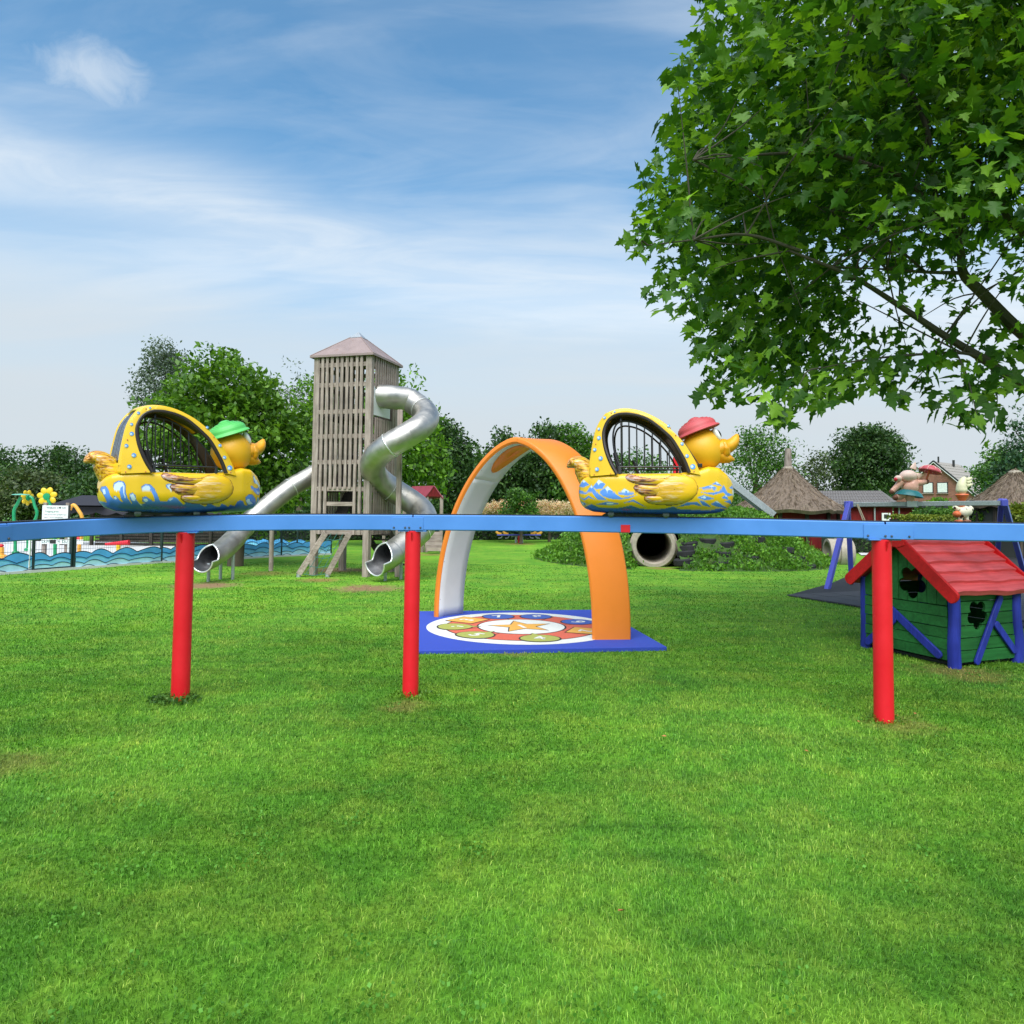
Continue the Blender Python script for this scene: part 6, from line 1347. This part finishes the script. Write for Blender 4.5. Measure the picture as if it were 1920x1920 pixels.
LG = dict(
    dark=leafmat('leaf_dark', (0.018, 0.050, 0.014), (0.036, 0.088, 0.022), (0.072, 0.145, 0.036), .2),
    mid=leafmat('leaf_mid', (0.030, 0.090, 0.015), (0.060, 0.155, 0.023), (0.115, 0.240, 0.036), .25),
    bright=leafmat('leaf_bright', (0.055, 0.140, 0.012), (0.105, 0.240, 0.018), (0.185, 0.360, 0.032), .3),
    walnut=leafmat('leaf_walnut', (0.042, 0.110, 0.012), (0.085, 0.195, 0.018), (0.165, 0.320, 0.034), .3, .45, .35),
    grey=leafmat('leaf_grey', (0.055, 0.085, 0.065), (0.10, 0.14, 0.105), (0.17, 0.215, 0.17), .2),
    olive=leafmat('leaf_olive', (0.035, 0.060, 0.022), (0.065, 0.100, 0.036), (0.125, 0.165, 0.065), .2),
    yell=leafmat('leaf_yellow', (0.07, 0.11, 0.015), (0.14, 0.20, 0.022), (0.27, 0.31, 0.04), .25),
    conifer=leafmat('leaf_conifer', (0.018, 0.060, 0.028), (0.036, 0.098, 0.042), (0.075, 0.150, 0.065), .15),
    plane=leafmat('leaf_plane', (0.024, 0.080, 0.010), (0.055, 0.155, 0.013), (0.165, 0.320, 0.022), .36, .5, .3))
hedge('clipped_hedge', 'long dark clipped hedge closing the lawn behind the seesaw', gp(700, 1013) + Vector((0, 0, 0)), gp(1110, 1012), 1.0, 1.12, LG['dark'], 9000, .13)
hedge('clipped_hedge', 'dark clipped hedge behind the far wave fence and tower', gp(250, 1014), gp(700, 1013), 1.0, 1.25, LG['dark'], 9000, .13)
p, q = at(1682, 968, 25), at(1792, 968, 25); hedge('clipped_hedge', 'low yellow green clipped hedge behind the swing', (p.x, 25, 0), (q.x, 25, 0), .7, p.z, LG['yell'], 5000, .09)
p, q = at(1755, 957, 31), at(1990, 957, 31); hedge('clipped_hedge', 'dark green hedge in front of the brick house', (p.x, 31, 0), (q.x, 31, 0), 1.0, p.z, LG['mid'], 5000, .13)
p, q = gp(1590, 1042), gp(1990, 1040); hedge('clipped_hedge', 'dark hedge behind the garden path and tunnel end', (p.x, p.y + 1.2, 0), (q.x, q.y + 1.2, 0), .8, .75, LG['dark'], 6000, .10)

def crown_points(boxes, nclump, per, csize):
    """clumps of leaves through lobed ellipsoids: boxes = (centre, radii)"""
    C = []; Wt = np.array([r[0] * r[1] * r[2] for c, r in boxes]) ** .7; Wt /= Wt.sum(); out = []
    for (c, r), w_ in zip(boxes, Wt):
        k = max(4, int(nclump * w_)); d_ = rng.normal(size=(k, 3)); d_ /= np.linalg.norm(d_, axis=1)[:, None]
        rad = rng.uniform(.35, 1.0, k) ** .5; lob = 1 + .16 * np.sin(d_[:, 0] * 5 + d_[:, 2] * 4 + c[0]) + rng.normal(0, .09, k)
        C.append(np.array(c) + d_ * np.array(r) * (rad * lob)[:, None])
    C = np.concatenate(C); n_ = len(C); P = np.repeat(C, per, 0); o = np.clip(rng.normal(size=P.shape), -1.5, 1.5) * (csize, csize, csize * .62); P = P + o
    ctr = np.mean([c for c, r in boxes], 0); return P, C, ctr
LEAF = ([(-.5, 0, 0), (0, .27, .1), (.5, 0, 0), (0, -.27, .1)], [(0, 1, 2, 3)])
def tree(name, label, Y, boxes_px, m, nclump, per, csize, lsize, trunk_px=None, depth=1.0, tr=.16, group=None, cat='tree', down=.35, bare=0):
    boxes = []
    for x0, x1, y0, y1 in boxes_px:
        a, b = at(x0, y0, Y), at(x1, y1, Y); rx = (b.x - a.x) / 2; rz = (a.z - b.z) / 2; boxes.append((((a.x + b.x) / 2, Y, (a.z + b.z) / 2), (rx, rx * depth if rx < rz * 2 else rz, rz)))
    bx_ = trunk_px if trunk_px is not None else (boxes_px[0][0] + boxes_px[0][1]) / 2; tx = at(bx_, 950, Y).x
    t = thing(name, label, cat, (tx, Y, 0), 0, group); loc = np.array((tx, Y, 0)); P, C, ctr = crown_points([(tuple(np.array(c) - loc), r) for c, r in boxes], nclump, per, csize)
    P = P[P[:, 2] > .15]; out_ = P - ctr; out_ /= np.linalg.norm(out_, axis=1)[:, None] + 1e-6
    V, Fc = scatter(P, lsize * rng.uniform(.6, 1.35, len(P)), *LEAF, down=down, dirs=out_ * .7); np_mesh('crown', V, Fc, m, t, 'stuff')
    top = boxes[0][0][2]; zt_ = boxes[0][0][2]; mb = MB(); mb.tube(catmull([(0, 0, -.05), (.02, 0, zt_ * .35), (boxes[0][0][0] - tx, 0, zt_)], 4), [tr * 1.25, tr, tr * .6], 10); tk = mb.build('trunk', M['bark'], t)
    for k in range(min(10, len(C))):
        e = C[rng.integers(len(C))]; s_ = Vector(((boxes[0][0][0] - tx) * .6, 0, zt_ * random.uniform(.45, .95))); e = Vector(e); MB().tube(catmull([s_, s_.lerp(e, .5) + Vector((0, 0, .1)), e], 3), [tr * .42, tr * .25, tr * .08], 6).build('limb', M['bark'], tk)
    return t
tree('walnut_tree', 'spreading walnut tree with long leaflets beside the straight tube slide', 18.6, [(282, 560, 690, 950), (350, 520, 655, 820), (275, 420, 720, 900), (480, 595, 745, 970), (430, 560, 850, 1000)], LG['walnut'], 520, 34, .20, .165, 444, .95, .17)
tree('willow_tree', 'grey green feathery willow rising behind the walnut tree', 40, [(262, 362, 645, 800), (275, 330, 640, 720), (258, 320, 700, 780)], LG['grey'], 240, 26, .34, .17, 320, .9, .16)
tree('willow_tree', 'pale grey willow tip seen between walnut crown and timber tower', 42, [(520, 600, 692, 860)], LG['grey'], 110, 24, .36, .17, 560, .9, .16)
tree('leafy_tree', 'bright green leafy tree growing right behind the timber tower', 28.0, [(560, 830, 720, 935), (690, 790, 692, 830), (540, 620, 705, 900), (740, 842, 800, 935)], LG['bright'], 420, 30, .30, .21, 690, .7, .16)
G = 'trees standing behind the lawn'
for lb, Y, bx_, m, nc in (('dark tree close behind the small red roofed play tower', 40, [(788, 892, 790, 975), (800, 860, 785, 880)], 'dark', 300), ('dark rounded tree seen through the left side of the orange arch', 44, [(862, 950, 846, 972)], 'mid', 220), ('tree with dark crown just under the top of the orange arch', 43, [(915, 1010, 818, 972), (925, 970, 812, 880)], 'dark', 280),
                          ('dark tree behind the right shoulder of the orange arch', 42, [(985, 1078, 795, 972)], 'dark', 280), ('lighter tree between orange arch and red hatted duck car', 41, [(1045, 1122, 798, 972)], 'mid', 240)):
    tree('broadleaf_tree', lb, Y, bx_, LG[m], nc, 30, .38, .23, None, .9, .16, G)
tree('broadleaf_tree', 'open branched tree showing through the cage of the red hatted duck', 40, [(1110, 1320, 850, 985), (1140, 1260, 838, 940)], LG['mid'], 170, 22, .34, .20, None, .6, .12, G)
tree('broadleaf_tree', 'loose twiggy tree between duck beak and thatched hut flue', 41, [(1350, 1485, 812, 960), (1375, 1470, 800, 880), (1420, 1500, 820, 900)], LG['mid'], 240, 22, .36, .19, None, .8, .12, G)
tree('broadleaf_tree', 'thin pale young tree right of the thatched hut flue', 46, [(1492, 1572, 862, 950), (1515, 1555, 845, 900)], LG['olive'], 120, 20, .34, .19, None, .8, .10, G)
tree('linden_tree', 'dense round dark linden tree behind the red barn roof', 46, [(1562, 1702, 802, 940), (1590, 1680, 798, 880)], LG['dark'], 520, 34, .36, .22, None, 1.0, .2, G)
tree('broadleaf_tree', 'small tree behind the pig figure and brick house', 84, [(1700, 1742, 880, 935)], LG['mid'], 60, 24, .6, .4, None, .9, .15, G)
tree('broadleaf_tree', 'tree behind the brick house roof', 96, [(1790, 1846, 878, 940)], LG['mid'], 60, 24, .7, .45, None, .9, .15, G)
tree('broadleaf_tree', 'rounded green tree behind the second thatched hut', 40, [(1840, 1935, 846, 945)], LG['mid'], 220, 28, .36, .21, None, .9, .15, G)
tree('conifer_tree', 'feathery blue green conifer beside the second thatched hut', 30, [(1885, 2010, 775, 960), (1870, 1960, 850, 930), (1850, 1925, 905, 955)], LG['conifer'], 260, 26, .24, .16, 1950, .9, .15)
for lb, Y, bx_, m, nc, nm in (('tall dark evergreen mass behind the splash pool shelter', 52, [(88, 205, 838, 975), (40, 150, 842, 960)], 'dark', 420, 'evergreen_tree'), ('dark evergreen tree behind the flower sprays', 56, [(-60, 60, 840, 975)], 'dark', 260, 'evergreen_tree'),
                          ('dark evergreen shrub behind the shelter awning', 44, [(150, 290, 880, 975)], 'dark', 260, 'evergreen_shrub'), ('dull olive bush behind the flower sprays', 46, [(5, 112, 884, 975)], 'olive', 300, 'olive_bush'), ('dark low shrub between shelter and walnut tree', 36, [(250, 420, 905, 985)], 'dark', 220, 'evergreen_shrub')):
    tree(nm, lb, Y, bx_, LG[m], nc, 30, .42, .26, None, .9, .16, None, 'tree' if 'tree' in nm else 'bush')
tree('round_shrub', 'small round dark shrub framed by the orange arch', 31, [(944, 1010, 916, 985)], LG['mid'], 120, 30, .15, .13, None, 1, .06, None, 'bush')
hyd = tree('hydrangea_bush', 'wide hydrangea covered with pale pink flower heads beyond the arch', 33, [(985, 1082, 944, 990), (900, 970, 948, 990)], LG['mid'], 140, 20, .18, .13, 1030, 1, .06, None, 'bush')
c0 = np.array(hyd.location); k = 700; hx_ = rng.uniform(905, 1080, k); P = np.array([list(at(a, 941 + rng.random() * 24, 32.1 + rng.random() * .5)) for a in hx_]) - c0; P = np.repeat(P, 14, 0); P += rng.normal(0, .06, P.shape); V, Fc = scatter(P, rng.uniform(.05, .09, len(P)), *LEAF); np_mesh('flower_heads', V, Fc, leafmat('hydrangea_flower', (0.62, 0.34, 0.26), (0.78, 0.58, 0.44), (0.80, 0.70, 0.54), .3), hyd, 'stuff')
for lb, px, py, w_, Y, m in (('yellow leaved garden shrub below the second thatched hut', 1912, 960, 26, 24, 'yell'), ('green garden shrub behind the hanging swing chains', 1855, 962, 40, 26, 'bright'), ('small shrub in front of the brick house wall', 1760, 946, 30, 60, 'bright'), ('low leafy shrub over the clipped yellow hedge', 1745, 963, 60, 28, 'mid')):
    tree('garden_shrub', lb, Y, [(px - w_ / 2, px + w_ / 2, py - 12, py + 22)], LG[m], 50, 26, .010 * Y * .5, .006 * Y, None, 1, .04, None, 'bush')
# far line of woods along the horizon
def woods():
    n_ = 26000; a = rng.uniform(-.95, .95, n_); Yd = rng.uniform(150, 175, n_); x = a * Yd; top = 6.0 + 2.2 * np.sin(x * .09) + 1.4 * np.sin(x * .23 + 1) + 1.2 * np.sin(x * .61 + 2); z_ = top * rng.random(n_) ** .7
    V, Fc = scatter(np.stack([x, Yd, z_], 1), rng.uniform(1.0, 2.2, n_), *LEAF); tag(np_mesh('distant_woods', V, Fc, LG['dark'], None, 'stuff'), 'distant dark line of woods along the horizon', 'woods')
woods()

# ------------------------------------------------------------------ the big plane tree
def plane_tree():
    base = Vector((6.9, 7.8, 0)); t = thing('plane_tree', 'large plane tree with broad lobed leaves overhanging the lawn from the right', 'tree', base); loc = np.array(base)
    OUTL = [(1335, -40), (1318, 40), (1262, 150), (1288, 190), (1240, 232), (1250, 290), (1212, 315), (1222, 380), (1186, 455), (1240, 500), (1222, 575), (1290, 600), (1300, 660), (1330, 690), (1296, 728), (1352, 752), (1420, 735), (1448, 792), (1500, 782), (1545, 745), (1620, 745), (1660, 735), (1760, 770), (1850, 818), (1890, 770), (1912, 742), (2900, 760), (2900, -1500), (1335, -1500)]
    # clumps through the crown: an egg-shaped crown, hollow towards the trunk
    n_ = 6600; d_ = rng.normal(size=(n_, 3)); d_ /= np.linalg.norm(d_, axis=1)[:, None]; rad = rng.uniform(.12, 1.0, n_) ** .42
    C = np.array([6.3, 8.3, 5.4]) + d_ * rad[:, None] * np.array([5.4, 3.6, 3.5])
    px, py = proj(C); ok = in_poly(px, py, OUTL) & (C[:, 1] > 4.7) & (C[:, 2] > 2.0)
    low = (px > 1600) & (py > 520); ok &= ~(low & (rng.random(n_) > .022)); mid_ = (px > 1500) & (py > 430) & ~low; ok &= ~(mid_ & (rng.random(n_) > .36))
    ins = in_poly(px - 55, py + 10, OUTL) & in_poly(px - 40, py + 45, OUTL); ok &= ins | (rng.random(n_) < .40)
    C = C[ok]
    # extra twigs hanging along the lower rim and the left rim of the crown
    extra = [(1308, 722, 6.6), (1352, 742, 6.6), (1385, 725, 6.7), (1450, 788, 6.4), (1478, 780, 6.4), (1510, 760, 6.5), (1395, 690, 6.6), (1560, 742, 6.6), (1600, 715, 6.8), (1650, 728, 6.7), (1690, 742, 6.8), (1725, 712, 6.8), (1775, 758, 6.6), (1838, 806, 6.4), (1815, 770, 6.4), (1850, 740, 6.6), (1890, 748, 6.5), (1640, 660, 7.0), (1700, 655, 7.2), (1760, 690, 7.0), (1830, 700, 7.0), (1880, 690, 7.0), (1905, 650, 7.2), (1870, 610, 7.4), (1720, 600, 7.4), (1560, 690, 6.8), (1500, 720, 6.6),
             (1250, 235, 6.4), (1218, 315, 6.4), (1195, 458, 6.3), (1210, 470, 6.3), (1245, 570, 6.3), (1270, 152, 6.4), (1330, 90, 6.2), (1345, 20, 6.1), (1232, 400, 6.3), (1305, 640, 6.4)]
    E = np.array([list(at(a, b, Y)) for a, b, Y in extra]); C = np.concatenate([C, E, E])
    per = 8; P = np.repeat(C, per, 0) + rng.normal(size=(len(C) * per, 3)) * (.17, .17, .13)
    px, py = proj(P); ok = ~((py > 560) & ~in_poly(px, py + 0, [(x, y + 14) for x, y in OUTL])); P = P[ok & (P[:, 1] > 4.4)]; px, py = proj(P); P = P[in_poly(px + 22, py, OUTL) | in_poly(px, py, OUTL) | (py > 600)]
    # a plane leaf: five pointed lobes, folded a little along the midrib
    half = [(-.06, .0, 0), (-.12, .20, .02), (-.04, .34, .0), (.10, .25, .05), (.20, .40, .04), (.22, .58, -.02), (.34, .40, .03), (.40, .20, .05), (.62, .24, .02), (.70, .11, .02), (1.0, 0, -.04)]
    T = [(.25, 0, 0)] + half + [(x, -y, z_) for x, y, z_ in half[-2:0:-1]]
    T = [(x - .1, y, z_ + .10 * abs(y) - .12 * max(0, x - .4)) for x, y, z_ in T]; k = len(T); Fc = [(0, i, i + 1 if i + 1 < k else 1) for i in range(1, k)]
    ctr = np.array([6.3, 8.3, 5.0]); out_ = P - ctr; out_ /= np.linalg.norm(out_, axis=1)[:, None]
    V, Fs = scatter(P - loc, rng.uniform(.085, .185, len(P)), T, Fc, down=.45, dirs=out_ * 1.0, spread=.7)
    np_mesh('crown', V, Fs, LG['plane'], t, 'stuff')
    lims = [[(2180, 800, 7.6), (2030, 700, 7.5), (1925, 632, 7.4), (1840, 548, 7.3), (1806, 512, 7.2), (1798, 458, 7.1), (1757, 396, 7.0), (1690, 330, 6.9)], [(2030, 760, 7.5), (1900, 708, 7.3), (1842, 672, 7.2), (1772, 630, 7.1), (1686, 573, 7.0), (1600, 520, 6.9), (1480, 470, 6.8)], [(1842, 672, 7.2), (1805, 662, 7.1), (1730, 664, 7.0), (1624, 674, 6.9), (1540, 690, 6.8)],
            [(1806, 512, 7.2), (1735, 510, 7.1), (1663, 505, 7.0), (1560, 500, 6.9)], [(2150, 780, 7.6), (2010, 520, 7.5), (1900, 420, 7.4), (1850, 330, 7.3), (1780, 200, 7.2)], [(2080, 640, 7.6), (1960, 250, 7.7), (1900, 50, 7.8), (1850, -200, 7.8)], [(1500, 470, 6.8), (1400, 440, 6.7), (1300, 450, 6.5), (1215, 460, 6.35)], [(1690, 330, 6.9), (1560, 290, 6.8), (1420, 290, 6.7), (1300, 300, 6.5)], [(1735, 510, 7.1), (1650, 440, 7.0), (1560, 400, 6.9)], [(1757, 396, 7.0), (1740, 250, 6.9), (1680, 120, 6.9), (1600, 30, 6.8)]]
    rad_ = [.075, .055, .020, .022, .06, .07, .018, .025, .015, .03]
    tk = MB().tube(catmull([(0, 0, -.1), (-.05, 0, .8), (-.1, .0, 1.6), (-.35, -.05, 2.5), (-.3, 0, 4.0), (-.2, 0, 6.5)], 4), [.26, .22, .20, .18, .14, .05], 16).build('trunk', M['bark_limb'], t)
    for q, r in zip(lims, rad_): MB().tube([v - base for v in catmull([at(*a) for a in q], 5)], [r, r * .8, r * .5, r * .25], 8).build('limb', M['bark_limb'], tk)
    for k_ in range(90):      # twigs ending in leaf clumps
        q = lims[random.randrange(len(lims))]; s_ = at(*q[random.randrange(1, len(q))]); cand = C[rng.integers(len(C), size=40)]; dd = np.linalg.norm(cand - np.array(s_), axis=1); e = Vector(cand[int(np.argmin(dd))])
        if (e - s_).length > 1.6: continue
        MB().tube([v - base for v in catmull([s_, s_.lerp(e, .5) + Vector((random.uniform(-.08, .08), 0, random.uniform(-.05, .1))), e], 3)], [.010, .007, .003], 5).build('twig', M['bark_limb'], tk)
plane_tree()

# ------------------------------------------------------------------ small things on the lawn
def weed(label, c, r, n_, m, ls, h):
    t = thing('weed_clump', label, 'weeds', (c.x, c.y, 0)); a = rng.uniform(0, 2 * PI, n_); rr = r * rng.uniform(.25, 1, n_) ** .8; P = np.stack([rr * np.cos(a) * 1.3, rr * np.sin(a) * .8, rng.uniform(.01, h, n_) * (1 - rr / r * .7)], 1)
    V, Fc = scatter(P, ls * rng.uniform(.6, 1.3, n_), *LEAF, down=-.3); np_mesh('leaves', V, Fc, m, t, 'stuff'); a = rng.uniform(0, 2 * PI, 60); rr = r * .8 * rng.random(60); P = np.stack([rr * np.cos(a), rr * np.sin(a), np.zeros(60)], 1); up = np.zeros((60, 3)); up[:, 2] = 2
    V, Fc = scatter(P, rng.uniform(.05, .12, 60), [(0, .03, 0), (0, -.03, 0), (1, 0, 0)], [(0, 1, 2)], down=0, dirs=up, spread=.6); np_mesh('stems', V, Fc, LG['bright'], t, 'stuff')
weed('dark clover clump round the foot of the post under the green hatted duck', POSTS[0] + Vector((-.02, -.06, 0)), .17, 420, LG['mid'], .035, .09)
weed('green weed tuft round the foot of the post beside the blue mat', POSTS[1] + Vector((.05, -.02, 0)), .17, 260, LG['bright'], .028, .07)
weed('sparse weeds at the foot of the post in front of the playhouse', POSTS[2] + Vector((.0, -.0, 0)), .14, 170, LG['bright'], .028, .08)
weed('weeds along the foot of the playhouse side wall', HB + Vector((.5, .02, 0)), .28, 200, LG['bright'], .028, .08)
c_ = POSTS[0]; MB  # dry stalk beside the first post
lf = mat('dry_leaf', (0.42, 0.16, 0.05), .7, var=.3)
l0 = None
for px, py in ((1627, 1334), (1681, 1349), (1610, 1360), (1512, 1416), (1166, 1722), (1640, 1300), (1716, 1345), (430, 1180), (890, 1300), (1245, 1388)):
    g = gp(px, py)
    if l0 is None:
        l0 = MB().add([(-.024, 0, .004), (-.005, .012, .008), (.024, 0, .004), (-.005, -.012, .009), (0, 0, .002)], [(0, 1, 4), (1, 2, 4), (2, 3, 4), (3, 0, 4)]).build('fallen_leaf', lf, sharp=0); o = l0
    else: o = l0.copy(); COL.objects.link(o)
    o.location = (g.x, g.y, .026); o.rotation_euler = (random.uniform(-.3, .3), random.uniform(-.3, .3), random.uniform(0, 6)); s_ = random.uniform(.7, 1.2); o.scale = (s_, s_, s_); tag(o, 'small curled brown fallen leaf lying on the grass', 'leaf', 'fallen leaves on the lawn')
